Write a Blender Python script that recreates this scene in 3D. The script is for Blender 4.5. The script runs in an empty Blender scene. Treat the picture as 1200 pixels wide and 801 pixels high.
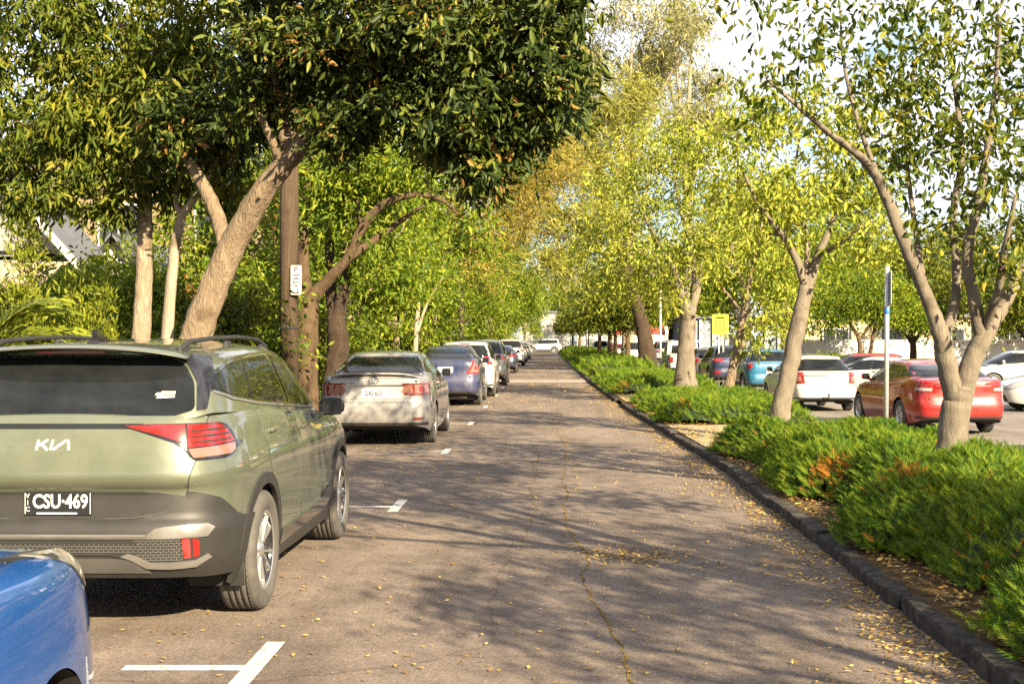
import bpy, math, random
import numpy as np
from mathutils import Vector, Matrix
from mathutils.geometry import delaunay_2d_cdt

random.seed(7)
C = bpy.context.scene.collection
CAM_H, FPX, VX, VY = 1.65, 1500.0, 640.0, 397.0
R = math.radians


def at(px, py, Y):
    """point of the place that sits Y metres down the street in this direction"""
    return ((px - VX) / FPX * Y, Y, CAM_H - (py - VY) / FPX * Y)


# ------------------------------------------------------------------ tagging
def tag(o, label=None, cat=None, group=None, kind=None):
    if label: o['label'] = label
    if cat: o['category'] = cat
    if group: o['group'] = group
    if kind: o['kind'] = kind
    return o


def empty(name, loc=(0, 0, 0), rz=0.0):
    o = bpy.data.objects.new(name, None)
    o.empty_display_size = 0.3
    C.objects.link(o)
    o.location = loc
    o.rotation_euler = (0, 0, rz)
    return o


def thing(name, label, cat, loc=(0, 0, 0), rz=0.0, group=None):
    return tag(empty(name, loc, rz), label, cat, group)


# ------------------------------------------------------------------ mesh builder
class MB:
    def __init__(s):
        s.v, s.f, s.m, s.sm = [], [], [], []

    def add(s, verts, faces, mat=0, smooth=False):
        b = len(s.v)
        s.v.extend([tuple(p) for p in verts])
        for f in faces:
            s.f.append([b + i for i in f])
            s.m.append(mat)
            s.sm.append(smooth)
        return s

    def box(s, x0, x1, y0, y1, z0, z1, mat=0):
        v = [(x0, y0, z0), (x1, y0, z0), (x1, y1, z0), (x0, y1, z0), (x0, y0, z1), (x1, y0, z1), (x1, y1, z1), (x0, y1, z1)]
        f = [(0, 3, 2, 1), (4, 5, 6, 7), (0, 1, 5, 4), (1, 2, 6, 5), (2, 3, 7, 6), (3, 0, 4, 7)]
        return s.add(v, f, mat)

    def bbox(s, x0, x1, y0, y1, z0, z1, b=0.01, mat=0):
        """box with chamfered edges"""
        c = [(x0 + x1) / 2, (y0 + y1) / 2, (z0 + z1) / 2]
        h = [abs(x1 - x0) / 2, abs(y1 - y0) / 2, abs(z1 - z0) / 2]
        b = min(b, min(h) * 0.9)
        vs, idx = [], {}
        for sx in (-1, 1):
            for sy in (-1, 1):
                for sz in (-1, 1):
                    for ax in range(3):
                        p = [h[k] - b for k in range(3)]
                        p[ax] = h[ax]
                        idx[(sx, sy, sz, ax)] = len(vs)
                        vs.append((c[0] + sx * p[0], c[1] + sy * p[1], c[2] + sz * p[2]))
        fs = []
        S = (-1, 1)
        for ax in range(3):
            o1, o2 = [k for k in range(3) if k != ax]
            for sg in S:
                q = []
                for (a, d) in ((-1, -1), (1, -1), (1, 1), (-1, 1)):
                    k = [0, 0, 0]; k[ax] = sg; k[o1] = a; k[o2] = d
                    q.append(idx[(k[0], k[1], k[2], ax)])
                fs.append(q)
        for e in range(3):
            o1, o2 = [k for k in range(3) if k != e]
            for a in S:
                for d in S:
                    q = []
                    for (t, ax) in ((-1, o1), (1, o1), (1, o2), (-1, o2)):
                        k = [0, 0, 0]; k[e] = t; k[o1] = a; k[o2] = d
                        q.append(idx[(k[0], k[1], k[2], ax)])
                    fs.append(q)
        for sx in S:
            for sy in S:
                for sz in S:
                    fs.append([idx[(sx, sy, sz, a)] for a in range(3)])
        # orient outward
        out = []
        cc = Vector(c)
        for f in fs:
            p = [Vector(vs[i]) for i in f]
            n = (p[1] - p[0]).cross(p[2] - p[0])
            mid = sum(p, Vector()) / len(p)
            out.append(f if n.dot(mid - cc) > 0 else f[::-1])
        return s.add(vs, out, mat)

    def tube(s, pts, radii, sides=8, mat=0, cap=True, smooth=True):
        P = np.asarray(pts, float)
        n = len(P)
        if np.isscalar(radii): radii = [radii] * n
        T = np.gradient(P, axis=0)
        T /= (np.linalg.norm(T, axis=1, keepdims=True) + 1e-9)
        a = np.array([1.0, 0.13, 0.07]) if abs(T[0][2]) > 0.7 else np.array([0.05, 0.1, 1.0])
        vs = []
        ang = np.linspace(0, 2 * math.pi, sides, endpoint=False)
        u = np.cross(T[0], a); u /= np.linalg.norm(u)
        for i in range(n):
            u = u - T[i] * np.dot(u, T[i])
            u /= (np.linalg.norm(u) + 1e-9)
            w = np.cross(T[i], u)
            ring = P[i] + radii[i] * (np.outer(np.cos(ang), u) + np.outer(np.sin(ang), w))
            vs.extend(map(tuple, ring))
        fs = []
        for i in range(n - 1):
            for k in range(sides):
                k2 = (k + 1) % sides
                fs.append((i * sides + k, i * sides + k2, (i + 1) * sides + k2, (i + 1) * sides + k))
        s.add(vs, fs, mat, smooth)
        if cap:
            b = len(s.v) - n * sides
            s.f.append([b + k for k in range(sides)][::-1]); s.m.append(mat); s.sm.append(False)
            s.f.append([b + (n - 1) * sides + k for k in range(sides)]); s.m.append(mat); s.sm.append(False)
        return s

    def lathe(s, prof, axis='z', seg=32, origin=(0, 0, 0), mat=0, smooth=True, close=False):
        """prof: list of (r, h)"""
        vs, fs = [], []
        n = len(prof)
        for k in range(seg):
            t = 2 * math.pi * k / seg
            for (r, h) in prof:
                a, b = r * math.cos(t), r * math.sin(t)
                p = (a, b, h) if axis == 'z' else ((h, a, b) if axis == 'x' else (b, h, a))
                vs.append((p[0] + origin[0], p[1] + origin[1], p[2] + origin[2]))
        for k in range(seg):
            k2 = (k + 1) % seg
            for i in range(n - 1 if not close else n):
                i2 = (i + 1) % n
                fs.append((k * n + i, k2 * n + i, k2 * n + i2, k * n + i2))
        return s.add(vs, fs, mat, smooth)

    def poly_extrude(s, poly, z0, z1, mat=0, frame=None):
        """poly (a,b) CCW extruded along third axis; frame maps (a,b,c)->xyz"""
        fr = frame or (lambda a, b, c: (a, b, c))
        n = len(poly)
        res = delaunay_2d_cdt([Vector(p) for p in poly], [], [list(range(n))], 1, 1e-6)
        vv, ff = res[0], res[2]
        m = len(vv)
        vs = [fr(p[0], p[1], z1) for p in vv] + [fr(p[0], p[1], z0) for p in vv]
        fs = [tuple(f) for f in ff] + [tuple(m + i for i in f[::-1]) for f in ff]
        s.add(vs, fs, mat)
        side = [fr(p[0], p[1], z0) for p in poly] + [fr(p[0], p[1], z1) for p in poly]
        s.add(side, [(i, (i + 1) % n, n + (i + 1) % n, n + i) for i in range(n)], mat)
        return s

    def text(s, txt, size, loc, rot=None, mat=0, extrude=0.001, align='CENTER', sx=1.0, bold=0.0):
        cu = bpy.data.curves.new('txt', 'FONT')
        cu.body = txt; cu.size = size; cu.align_x = align; cu.align_y = 'CENTER'; cu.extrude = extrude
        cu.resolution_u = 3; cu.offset = bold
        ob = bpy.data.objects.new('txt', cu)
        me = ob.to_mesh()
        M = (rot or Matrix.Identity(4)).to_4x4()
        vs = [Vector(loc) + (M @ Vector((v.co.x * sx, v.co.y, v.co.z))) for v in me.vertices]
        fs = [tuple(p.vertices) for p in me.polygons]
        s.add(vs, fs, mat)
        ob.to_mesh_clear()
        bpy.data.objects.remove(ob); bpy.data.curves.remove(cu)
        return s

    def mirror_x(s):
        s.v = [(-a, b, c) for (a, b, c) in s.v]
        s.f = [f[::-1] for f in s.f]
        return s

    def build(s, name, mats, parent=None, loc=None):
        me = bpy.data.meshes.new(name)
        me.from_pydata(s.v, [], s.f)
        if not isinstance(mats, (list, tuple)): mats = [mats]
        for m in mats: me.materials.append(m)
        me.polygons.foreach_set('material_index', s.m)
        me.polygons.foreach_set('use_smooth', s.sm)
        me.update()
        o = bpy.data.objects.new(name, me)
        C.objects.link(o)
        if parent: o.parent = parent
        if loc: o.location = loc
        return o


def np_mesh(name, V, F, mats, parent=None, tint=None, midx=None, smooth=False):
    """fast mesh of equal-sided faces"""
    V = np.ascontiguousarray(V, dtype=np.float32); F = np.ascontiguousarray(F, dtype=np.int32)
    me = bpy.data.meshes.new(name)
    nf, k = F.shape
    me.vertices.add(len(V)); me.vertices.foreach_set('co', V.ravel())
    me.loops.add(nf * k); me.loops.foreach_set('vertex_index', F.ravel())
    me.polygons.add(nf)
    me.polygons.foreach_set('loop_start', np.arange(0, nf * k, k, dtype=np.int32))
    me.polygons.foreach_set('loop_total', np.full(nf, k, dtype=np.int32))
    if not isinstance(mats, (list, tuple)): mats = [mats]
    for m in mats: me.materials.append(m)
    if midx is not None: me.polygons.foreach_set('material_index', np.asarray(midx, dtype=np.int32))
    if smooth: me.polygons.foreach_set('use_smooth', np.ones(nf, dtype=bool))
    if tint is not None:
        at_ = me.attributes.new('tint', 'FLOAT', 'FACE')
        at_.data.foreach_set('value', np.asarray(tint, dtype=np.float32))
    me.update(calc_edges=True)
    o = bpy.data.objects.new(name, me)
    C.objects.link(o)
    if parent: o.parent = parent
    return o


# ------------------------------------------------------------------ materials
def new_mat(name):
    m = bpy.data.materials.new(name)
    m.use_nodes = True
    nt = m.node_tree
    nt.nodes.clear()
    out = nt.nodes.new('ShaderNodeOutputMaterial')
    b = nt.nodes.new('ShaderNodeBsdfPrincipled')
    nt.links.new(b.outputs[0], out.inputs[0])
    return m, nt, b, out


def node(nt, t, **kw):
    n = nt.nodes.new(t)
    for k, v in kw.items():
        if k.startswith('i_'):
            n.inputs[k[2:].replace('_', ' ')].default_value = v
        else:
            setattr(n, k, v)
    return n


def ramp(nt, fac, stops, interp='LINEAR'):
    r = nt.nodes.new('ShaderNodeValToRGB')
    r.color_ramp.interpolation = interp
    el = r.color_ramp.elements
    while len(el) > 1: el.remove(el[-1])
    el[0].position = stops[0][0]; el[0].color = (*stops[0][1], 1)
    for p, c in stops[1:]:
        e = el.new(p); e.color = (*c, 1)
    nt.links.new(fac, r.inputs[0])
    return r.outputs[0]


def mixc(nt, fac, a, b, mode='MIX'):
    n = nt.nodes.new('ShaderNodeMix'); n.data_type = 'RGBA'; n.blend_type = mode
    for sock, v in ((n.inputs[0], fac), (n.inputs[6], a), (n.inputs[7], b)):
        if isinstance(v, (int, float)): sock.default_value = v
        elif isinstance(v, tuple): sock.default_value = (*v, 1) if len(v) == 3 else v
        else: nt.links.new(v, sock)
    return n.outputs[2]


def objco(nt, scale=(1, 1, 1)):
    tc = nt.nodes.new('ShaderNodeTexCoord')
    mp = nt.nodes.new('ShaderNodeMapping')
    mp.inputs['Scale'].default_value = scale
    nt.links.new(tc.outputs['Object'], mp.inputs[0])
    return mp.outputs[0]


def noise(nt, co, scale, detail=4, rough=0.6, dist=0.0):
    n = nt.nodes.new('ShaderNodeTexNoise')
    n.inputs['Scale'].default_value = scale; n.inputs['Detail'].default_value = detail
    n.inputs['Roughness'].default_value = rough; n.inputs['Distortion'].default_value = dist
    nt.links.new(co, n.inputs['Vector'])
    return n.outputs['Fac']


def bump(nt, b, h, strength=0.3, dist=0.01):
    n = nt.nodes.new('ShaderNodeBump')
    n.inputs['Strength'].default_value = strength; n.inputs['Distance'].default_value = dist
    nt.links.new(h, n.inputs['Height']); nt.links.new(n.outputs[0], b.inputs['Normal'])


def simple(name, col, rough=0.5, metal=0.0, coat=0.0, spec=0.5, var=0.12, vscale=6.0, bmp=0.0, bscale=40):
    """plain surface with a little procedural wear"""
    m, nt, b, o = new_mat(name)
    co = objco(nt)
    f = noise(nt, co, vscale, 5, 0.65)
    lo = tuple(max(0, c * (1 - var)) for c in col); hi = tuple(min(1, c * (1 + var)) for c in col)
    c = ramp(nt, f, [(0.3, lo), (0.7, hi)])
    nt.links.new(c, b.inputs['Base Color'])
    b.inputs['Roughness'].default_value = rough
    b.inputs['Metallic'].default_value = metal
    b.inputs['Coat Weight'].default_value = coat
    b.inputs['Coat Roughness'].default_value = 0.05
    b.inputs['Specular IOR Level'].default_value = spec
    if bmp:
        bump(nt, b, noise(nt, co, bscale, 4), bmp, 0.01)
    return m


def car_paint(name, col, metal=0.0, rough=0.35, dust=0.25, coat=1.0):
    m, nt, b, o = new_mat(name)
    co = objco(nt)
    fl = nt.nodes.new('ShaderNodeTexVoronoi'); fl.inputs['Scale'].default_value = 900
    nt.links.new(co, fl.inputs['Vector'])
    lo = tuple(c * 0.9 for c in col); hi = tuple(min(1, c * 1.12) for c in col)
    base = ramp(nt, fl.outputs['Color'], [(0.2, lo), (0.8, hi)])
    d = noise(nt, co, 2.6, 6, 0.7)
    dm = nt.nodes.new('ShaderNodeMath'); dm.operation = 'MULTIPLY'
    dr = ramp(nt, d, [(0.42, (0, 0, 0)), (0.75, (1, 1, 1))])
    nt.links.new(dr, dm.inputs[0]); dm.inputs[1].default_value = dust
    c = mixc(nt, dm.outputs[0], base, (0.30, 0.25, 0.18))
    nt.links.new(c, b.inputs['Base Color'])
    b.inputs['Metallic'].default_value = metal
    rr = ramp(nt, d, [(0.35, (rough,) * 3), (0.75, (min(1, rough + 0.2),) * 3)])
    nt.links.new(rr, b.inputs['Roughness'])
    b.inputs['Coat Weight'].default_value = coat
    cr = ramp(nt, d, [(0.4, (0.02,) * 3), (0.8, (0.02 + 0.3 * dust,) * 3)])
    nt.links.new(cr, b.inputs['Coat Roughness'])
    return m


def leaf_mat(name, stops, trans=0.35, rough=0.55, spec=0.16):
    m, nt, b, out = new_mat(name)
    a = node(nt, 'ShaderNodeAttribute', attribute_name='tint')
    c = ramp(nt, a.outputs['Fac'], stops)
    nt.links.new(c, b.inputs['Base Color'])
    b.inputs['Roughness'].default_value = rough
    b.inputs['Specular IOR Level'].default_value = spec
    t = nt.nodes.new('ShaderNodeBsdfTranslucent')
    tc = mixc(nt, 1.0, c, (1.15, 1.15, 0.55), 'MULTIPLY')
    nt.links.new(tc, t.inputs[0])
    mx = nt.nodes.new('ShaderNodeMixShader'); mx.inputs[0].default_value = trans
    nt.links.new(b.outputs[0], mx.inputs[1]); nt.links.new(t.outputs[0], mx.inputs[2])
    nt.links.new(mx.outputs[0], out.inputs[0])
    return m


def bark_mat(name, dark, light, scale=7.0, stretch=0.25, bmp=0.5):
    m, nt, b, o = new_mat(name)
    co = objco(nt, (1, 1, stretch))
    f = noise(nt, co, scale, 6, 0.7, 0.6)
    c = ramp(nt, f, [(0.3, dark), (0.52, tuple((a + c_) / 2 for a, c_ in zip(dark, light))), (0.68, light)])
    g = noise(nt, objco(nt), 1.3, 3)
    c2 = mixc(nt, 0.35, c, ramp(nt, g, [(0.3, tuple(x * 0.6 for x in light)), (0.7, light)]))
    nt.links.new(c2, b.inputs['Base Color'])
    b.inputs['Roughness'].default_value = 0.9
    b.inputs['Specular IOR Level'].default_value = 0.2
    # fissures and flakes
    v = nt.nodes.new('ShaderNodeTexVoronoi'); v.feature = 'DISTANCE_TO_EDGE'; v.inputs['Scale'].default_value = scale * 3.2
    wv = mixc(nt, 0.22, co, noise(nt, co, scale * 2, 4))
    nt.links.new(wv, v.inputs['Vector'])
    fis = ramp(nt, v.outputs['Distance'], [(0.0, (0.45, 0.42, 0.40)), (0.06, (1, 1, 1))])
    knots = ramp(nt, noise(nt, objco(nt), 3.1, 3, 0.5), [(0.60, (1, 1, 1)), (0.72, (0.50, 0.46, 0.42))])
    c3 = mixc(nt, bmp * 0.6, c2, fis, 'MULTIPLY')
    c4 = mixc(nt, 0.8, c3, knots, 'MULTIPLY')
    nt.links.new(c4, b.inputs['Base Color'])
    hsum = nt.nodes.new('ShaderNodeMath'); hsum.operation = 'ADD'
    nt.links.new(noise(nt, co, scale * 3, 6, 0.7, 0.5), hsum.inputs[0]); nt.links.new(v.outputs['Distance'], hsum.inputs[1])
    bump(nt, b, hsum.outputs[0], min(1.0, bmp * 1.4), 0.035)
    return m


def glass_mat(name, col=(0.006, 0.007, 0.008), rough=0.02, ior=1.38):
    m, nt, b, o = new_mat(name)
    f = noise(nt, objco(nt), 5, 3)
    nt.links.new(ramp(nt, f, [(0.3, col), (0.8, tuple(c * 1.7 + 0.004 for c in col))]), b.inputs['Base Color'])
    b.inputs['Roughness'].default_value = rough
    b.inputs['IOR'].default_value = ior
    return m


M = {}
M['glass'] = glass_mat('tinted_glass')
M['black_gloss'] = simple('black_gloss', (0.012, 0.012, 0.014), 0.12, coat=0.6)
M['black_plastic'] = simple('black_plastic', (0.019, 0.018, 0.018), 0.55, var=0.2, bmp=0.1, bscale=300)
M['dark'] = simple('dark_cavity', (0.012, 0.012, 0.012), 0.9)
M['seam'] = simple('panel_gap', (0.01, 0.01, 0.01), 0.9)
M['rubber'] = simple('tyre_rubber', (0.06, 0.055, 0.05), 0.85, var=0.3, vscale=9)
M['silver_trim'] = simple('silver_trim', (0.28, 0.27, 0.26), 0.35, metal=0.7)
M['alloy'] = simple('alloy', (0.55, 0.55, 0.56), 0.3, metal=0.85)
M['chrome'] = simple('chrome', (0.8, 0.8, 0.8), 0.12, metal=1.0, var=0.03)
M['red_lens'] = simple('red_lens', (0.17, 0.008, 0.006), 0.12, coat=1.0, var=0.2, vscale=30)
M['pink_lens'] = simple('pale_lens', (0.22, 0.10, 0.08), 0.12, coat=1.0, var=0.1, vscale=30)
M['clear_lens'] = simple('clear_lens', (0.26, 0.25, 0.23), 0.1, coat=1.0, var=0.15, vscale=25)
M['amber_lens'] = simple('amber_lens', (0.7, 0.22, 0.03), 0.15, coat=1.0)
M['plate_white'] = simple('plate_white', (0.50, 0.49, 0.46), 0.4, var=0.05)
M['plate_black'] = simple('plate_black', (0.012, 0.012, 0.013), 0.35)
M['plate_ink'] = simple('plate_ink', (0.015, 0.02, 0.06), 0.4)
M['white_ink'] = simple('white_ink', (0.6, 0.6, 0.58), 0.4, var=0.03)
M['white_paint'] = simple('white_paint', (0.72, 0.70, 0.66), 0.6, var=0.1)
M['galv'] = simple('galvanised_steel', (0.42, 0.43, 0.44), 0.45, metal=0.6, var=0.15)
# ================================================================== vehicles
def pchip(kn):
    """smooth interpolation without overshoot through (x, y) knots"""
    kn = sorted(kn)
    X = np.array([k[0] for k in kn], float); Y = np.array([k[1] for k in kn], float)
    h = np.diff(X); d = np.diff(Y) / h
    m = np.zeros(len(X))
    for i in range(1, len(X) - 1):
        if d[i - 1] * d[i] > 0:
            w1, w2 = 2 * h[i] + h[i - 1], h[i] + 2 * h[i - 1]
            m[i] = (w1 + w2) / (w1 / d[i - 1] + w2 / d[i])
    m[0], m[-1] = d[0], d[-1]

    def f(x):
        if x <= X[0]: return float(Y[0])
        if x >= X[-1]: return float(Y[-1])
        i = int(np.searchsorted(X, x) - 1)
        t = (x - X[i]) / h[i]
        t2, t3 = t * t, t * t * t
        return float((2 * t3 - 3 * t2 + 1) * Y[i] + (t3 - 2 * t2 + t) * h[i] * m[i] + (-2 * t3 + 3 * t2) * Y[i + 1] + (t3 - t2) * h[i] * m[i + 1])
    return f


def lin(kn):
    kn = sorted(kn)
    X = [k[0] for k in kn]; Y = [k[1] for k in kn]
    return lambda x: float(np.interp(x, X, Y))


def clip_half(poly, k, val, keep_gt):
    out = []
    n = len(poly)
    for i in range(n):
        a, b = poly[i], poly[(i + 1) % n]
        ia = (a[k] > val) == keep_gt; ib = (b[k] > val) == keep_gt
        if ia: out.append(a)
        if ia != ib:
            t = (val - a[k]) / (b[k] - a[k])
            out.append((a[0] + t * (b[0] - a[0]), a[1] + t * (b[1] - a[1])))
    return out


def inset(poly, d):
    """move the corners of a polygon inward (d>0) along their bisectors"""
    n = len(poly)
    A = sum(poly[i][0] * poly[(i + 1) % n][1] - poly[(i + 1) % n][0] * poly[i][1] for i in range(n))
    sg = 1 if A > 0 else -1
    out = []
    for i in range(n):
        p, q, r = Vector(poly[i - 1]), Vector(poly[i]), Vector(poly[(i + 1) % n])
        e1 = (q - p).normalized(); e2 = (r - q).normalized()
        n1 = Vector((-e1.y, e1.x)) * sg; n2 = Vector((-e2.y, e2.x)) * sg
        b = n1 + n2
        L = b.length
        if L < 1e-4: out.append(tuple(q)); continue
        b /= L
        c = max(0.45, b.dot(n1))
        out.append(tuple(q + b * (d / c)))
    return out


def rounded(poly, r, k=4):
    """round the corners of a polygon"""
    n = len(poly); out = []
    for i in range(n):
        p, q, s = Vector(poly[i - 1]), Vector(poly[i]), Vector(poly[(i + 1) % n])
        d1, d2 = (p - q), (s - q)
        rr = min(r, d1.length * 0.45, d2.length * 0.45)
        a = q + d1.normalized() * rr; b = q + d2.normalized() * rr
        for j in range(k + 1):
            t = j / k
            out.append(tuple(a * (1 - t) ** 2 + q * 2 * t * (1 - t) + b * t * t))
    return out


def strip_poly(pts, w):
    """thin polygon that follows a polyline"""
    P = [Vector(p) for p in pts]
    L, Rr = [], []
    for i, p in enumerate(P):
        d = (P[min(i + 1, len(P) - 1)] - P[max(i - 1, 0)]).normalized()
        n = Vector((-d.y, d.x)) * (w / 2)
        L.append(tuple(p + n)); Rr.append(tuple(p - n))
    return L + Rr[::-1]


class Car:
    def __init__(s, root, sp, paint):
        s.o = root; s.sp = sp; s.paint = paint
        s.L, s.W, s.H = sp['L'], sp['W'], sp['H']
        for k in ('HW', 'YR', 'YF', 'ZT', 'ZB', 'GHW', 'GYR', 'GYF', 'GZ'):
            setattr(s, k, sp[k])
        s.nr, s.nf = sp.get('nr', 8.0), sp.get('nf', 6.0)
        s.gr, s.gf = sp.get('gr', 6.0), sp.get('gf', 4.5)
        s.rb, s.rg = sp.get('rb', 0.06), sp.get('rg', 0.09)
        s.crown = sp.get('crown', 0.03); s.deckcrown = sp.get('deckcrown', 0.03)
        s.ax = sp['axles']; s.RA = sp['arch']; s.RW = sp['wheel']; s.zw = sp['wheel']
        s.res = sp.get('res', 0.06)
        # arc table of the half perimeter from the rear centre
        hw, hl = s.W / 2, s.L / 2
        pts = []
        for t in np.linspace(0, 1, 1501):
            th = -math.pi / 2 + t * math.pi
            n = s.nr if th < 0 else s.nf
            pts.append((abs(math.cos(th)) ** (2 / n), math.copysign(abs(math.sin(th)) ** (2 / n), th)))
        P = np.array(pts)
        d = np.hypot(np.diff(P[:, 0]) * hw, np.diff(P[:, 1]) * hl)
        s.U = np.concatenate([[0], np.cumsum(d)]); s.P = P
        s.umax = s.U[-1]

    # ---- surfaces -------------------------------------------------
    def unit(s, u):
        sg = -1 if u < 0 else 1
        return sg * float(np.interp(abs(u), s.U, s.P[:, 0])), float(np.interp(abs(u), s.U, s.P[:, 1]))

    def posB(s, cx, cy, z):
        yl = s.YF(z) if cy > 0 else -s.YR(z)
        ynom = cy * yl
        zt = s.ZT(ynom)
        t = min(1, max(0, (z - (zt - s.rb)) / s.rb))
        ins = s.rb * (1 - math.sqrt(max(0, 1 - t * t))) * 0.85
        return Vector((cx * (s.HW(z) - ins), cy * (yl - ins), z))

    def posG(s, cx, cy, z):
        yr, yf = s.GYR(z), s.GYF(z)
        yc, hl = (yr + yf) / 2, (yf - yr) / 2
        zt = s.GZ(yc + cy * hl)
        t = min(1, max(0, (z - (zt - s.rg)) / s.rg))
        ins = s.rg * (1 - math.sqrt(max(0, 1 - t * t))) * 0.8
        return Vector((cx * (s.GHW(z) - ins), yc + cy * (hl - ins * 0.7), z))

    def surf(s, S, mode, a, z):
        if S == 'B':
            if mode == 'p':
                cx, cy = s.unit(a)
                return s.posB(cx, cy, z)
            if mode == 's':
                yl = s.YF(z) if a > 0 else -s.YR(z)
                cy = max(-1, min(1, a / yl)); n = s.nr if cy < 0 else s.nf
                return s.posB((1 - abs(cy) ** n) ** (1 / n), cy, z)
            n = s.nr if mode == 'r' else s.nf
            cx = max(-1, min(1, a / s.HW(z)))
            return s.posB(cx, (-1 if mode == 'r' else 1) * (1 - abs(cx) ** n) ** (1 / n), z)
        if mode == 's':
            yr, yf = s.GYR(z), s.GYF(z)
            cy = max(-1, min(1, (a - (yr + yf) / 2) / ((yf - yr) / 2))); n = s.gr if cy < 0 else s.gf
            return s.posG((1 - abs(cy) ** n) ** (1 / n), cy, z)
        n = s.gr if mode == 'r' else s.gf
        cx = max(-1, min(1, a / s.GHW(z)))
        return s.posG(cx, (-1 if mode == 'r' else 1) * (1 - abs(cx) ** n) ** (1 / n), z)

    def normal(s, S, mode, a, z, e=0.004):
        p = s.surf(S, mode, a, z)
        da = s.surf(S, mode, a + e, z) - s.surf(S, mode, a - e, z)
        dz = s.surf(S, mode, a, z + e) - s.surf(S, mode, a, z - e)
        n = da.cross(dz)
        if n.length < 1e-12: n = Vector((p.x, 0, 0.1))
        n.normalize()
        if mode == 's': ref = Vector((1, 0, 0.3))
        elif mode == 'r': ref = Vector((0, -1, 0.3))
        elif mode == 'f': ref = Vector((0, 1, 0.3))
        else: ref = Vector((p.x, p.y * (0.3 if abs(p.y) < s.L / 2 - 0.3 else 1.5), 0.2))
        return n if n.dot(ref) > 0 else -n

    # ---- patches: pieces that sit on the skin -----------------------
    def patch(s, name, S, mode, poly, off, mat, parent=None, side=1, step=0.06, thick=0.012, mb=None, build=True, midx=0):
        step = max(step, s.res * .8)
        B = []
        n = len(poly)
        for i in range(n):
            a, b = Vector(poly[i]), Vector(poly[(i + 1) % n])
            k = max(1, int((b - a).length / step))
            for j in range(k): B.append(a + (b - a) * (j / k))
        xs = [p.x for p in B]; zs = [p.y for p in B]
        V = [Vector(p) for p in B]
        nb = len(V)

        def inside(x, z):
            c = False
            for i in range(nb):
                p, q = V[i], V[i - 1]
                if (p.y > z) != (q.y > z) and x < (q.x - p.x) * (z - p.y) / (q.y - p.y) + p.x: c = not c
            return c
        gx = np.arange(min(xs) + step / 2, max(xs), step); gz = np.arange(min(zs) + step / 2, max(zs), step)
        extra = []
        for x in gx:
            for z in gz:
                if inside(x, z) and min((v.x - x) ** 2 + (v.y - z) ** 2 for v in V[:nb]) > (step * 0.45) ** 2:
                    extra.append(Vector((x, z)))
        res = delaunay_2d_cdt(V + extra, [], [list(range(nb))], 1, 1e-6)
        vv, ff = res[0], res[2]
        pts, nor = [], []
        for p in vv:
            q = s.surf(S, mode, p.x, p.y); nn = s.normal(S, mode, p.x, p.y)
            pts.append(q + nn * off); nor.append(nn)
        fs = []
        for f in ff:
            f = list(f)
            fn = (pts[f[1]] - pts[f[0]]).cross(pts[f[2]] - pts[f[0]])
            if fn.dot(nor[f[0]]) < 0: f = f[::-1]
            fs.append(f)
        m = mb or MB()
        m.add(pts, fs, midx, True)
        if thick > 0:
            cnt = {}
            for f in fs:
                for i in range(3):
                    cnt[(f[i], f[(i + 1) % 3])] = 1
            bd = [e for e in cnt if (e[1], e[0]) not in cnt]
            ids = {}
            vs2 = []
            for e in bd:
                for i in e:
                    if i not in ids:
                        ids[i] = len(vs2); vs2 += [pts[i], pts[i] - nor[i] * thick]
            m.add(vs2, [(ids[a], ids[a] + 1, ids[b] + 1, ids[b]) for a, b in bd], midx, False)
        if not build: return m
        if side < 0: m.mirror_x()
        return m.build(name, mat, parent or s.o)

    def both(s, *a, **k):
        return [s.patch(*a, side=1, **k), s.patch(*a, side=-1, **k)]

    # ---- body shell --------------------------------------------------
    def nodes(s, top):
        n = max(24, int(s.umax / s.res))
        us = list(np.linspace(0, s.umax, n))
        return [s.unit(u) for u in us]

    def shell(s):
        hl = s.L / 2
        nd = s.nodes(False)
        va = np.concatenate([np.linspace(0, 0.78, max(8, int(0.75 / s.res))), np.linspace(0.78, 1, 9)[1:]])
        nv = len(va)
        mb = MB()
        cols = []
        for (cx, cy) in nd:
            col = []
            y0 = cy * hl
            zb, zt = s.ZB(y0), s.ZT(y0)
            for v in va:
                col.append(s.posB(cx, cy, zb + (zt - zb) * v))
            cols.append(col)
        mark = [[-1] * nv for _ in nd]
        for j in range(len(nd)):
            for i in range(nv):
                p = cols[j][i]
                if abs(nd[j][0]) < 0.75: continue
                for a in s.ax:
                    if math.hypot(p.y - a, p.z - s.zw) < s.RA: mark[j][i] = a
        keep = []
        for j in range(len(nd) - 1):
            for i in range(nv - 1):
                q = ((j, i), (j + 1, i), (j + 1, i + 1), (j, i + 1))
                if all(mark[a][b] != -1 for a, b in q): continue
                keep.append(q)
        for j in range(len(nd)):
            for i in range(nv):
                a = mark[j][i]
                if a != -1:
                    p = cols[j][i]
                    d = Vector((p.y - a, p.z - s.zw))
                    if d.length < 1e-3: continue
                    d = d.normalized() * s.RA
                    yy, zz = a + d.x, max(s.zw + d.y, 0.12)
                    cols[j][i] = s.surf('B', 's', yy, zz)
        flat = [p for c in cols for p in c]
        ix = lambda a: a[0] * nv + a[1]
        fs = [(ix(q[0]), ix(q[1]), ix(q[2]), ix(q[3])) for q in keep]
        mb.add(flat, fs, 0, True)
        mb.add([(-p.x, p.y, p.z) for p in flat], [f[::-1] for f in fs], 0, True)
        # deck (bonnet, boot) over the top ring
        K = 10
        vs, f2 = [], []
        for j in range(len(nd)):
            p = cols[j][-1]
            for k in range(K + 1):
                t = -1 + 2 * k / K
                vs.append((p.x * t, p.y, p.z + s.deckcrown * (1 - t * t) * min(1, p.x / (s.W / 2))))
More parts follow.
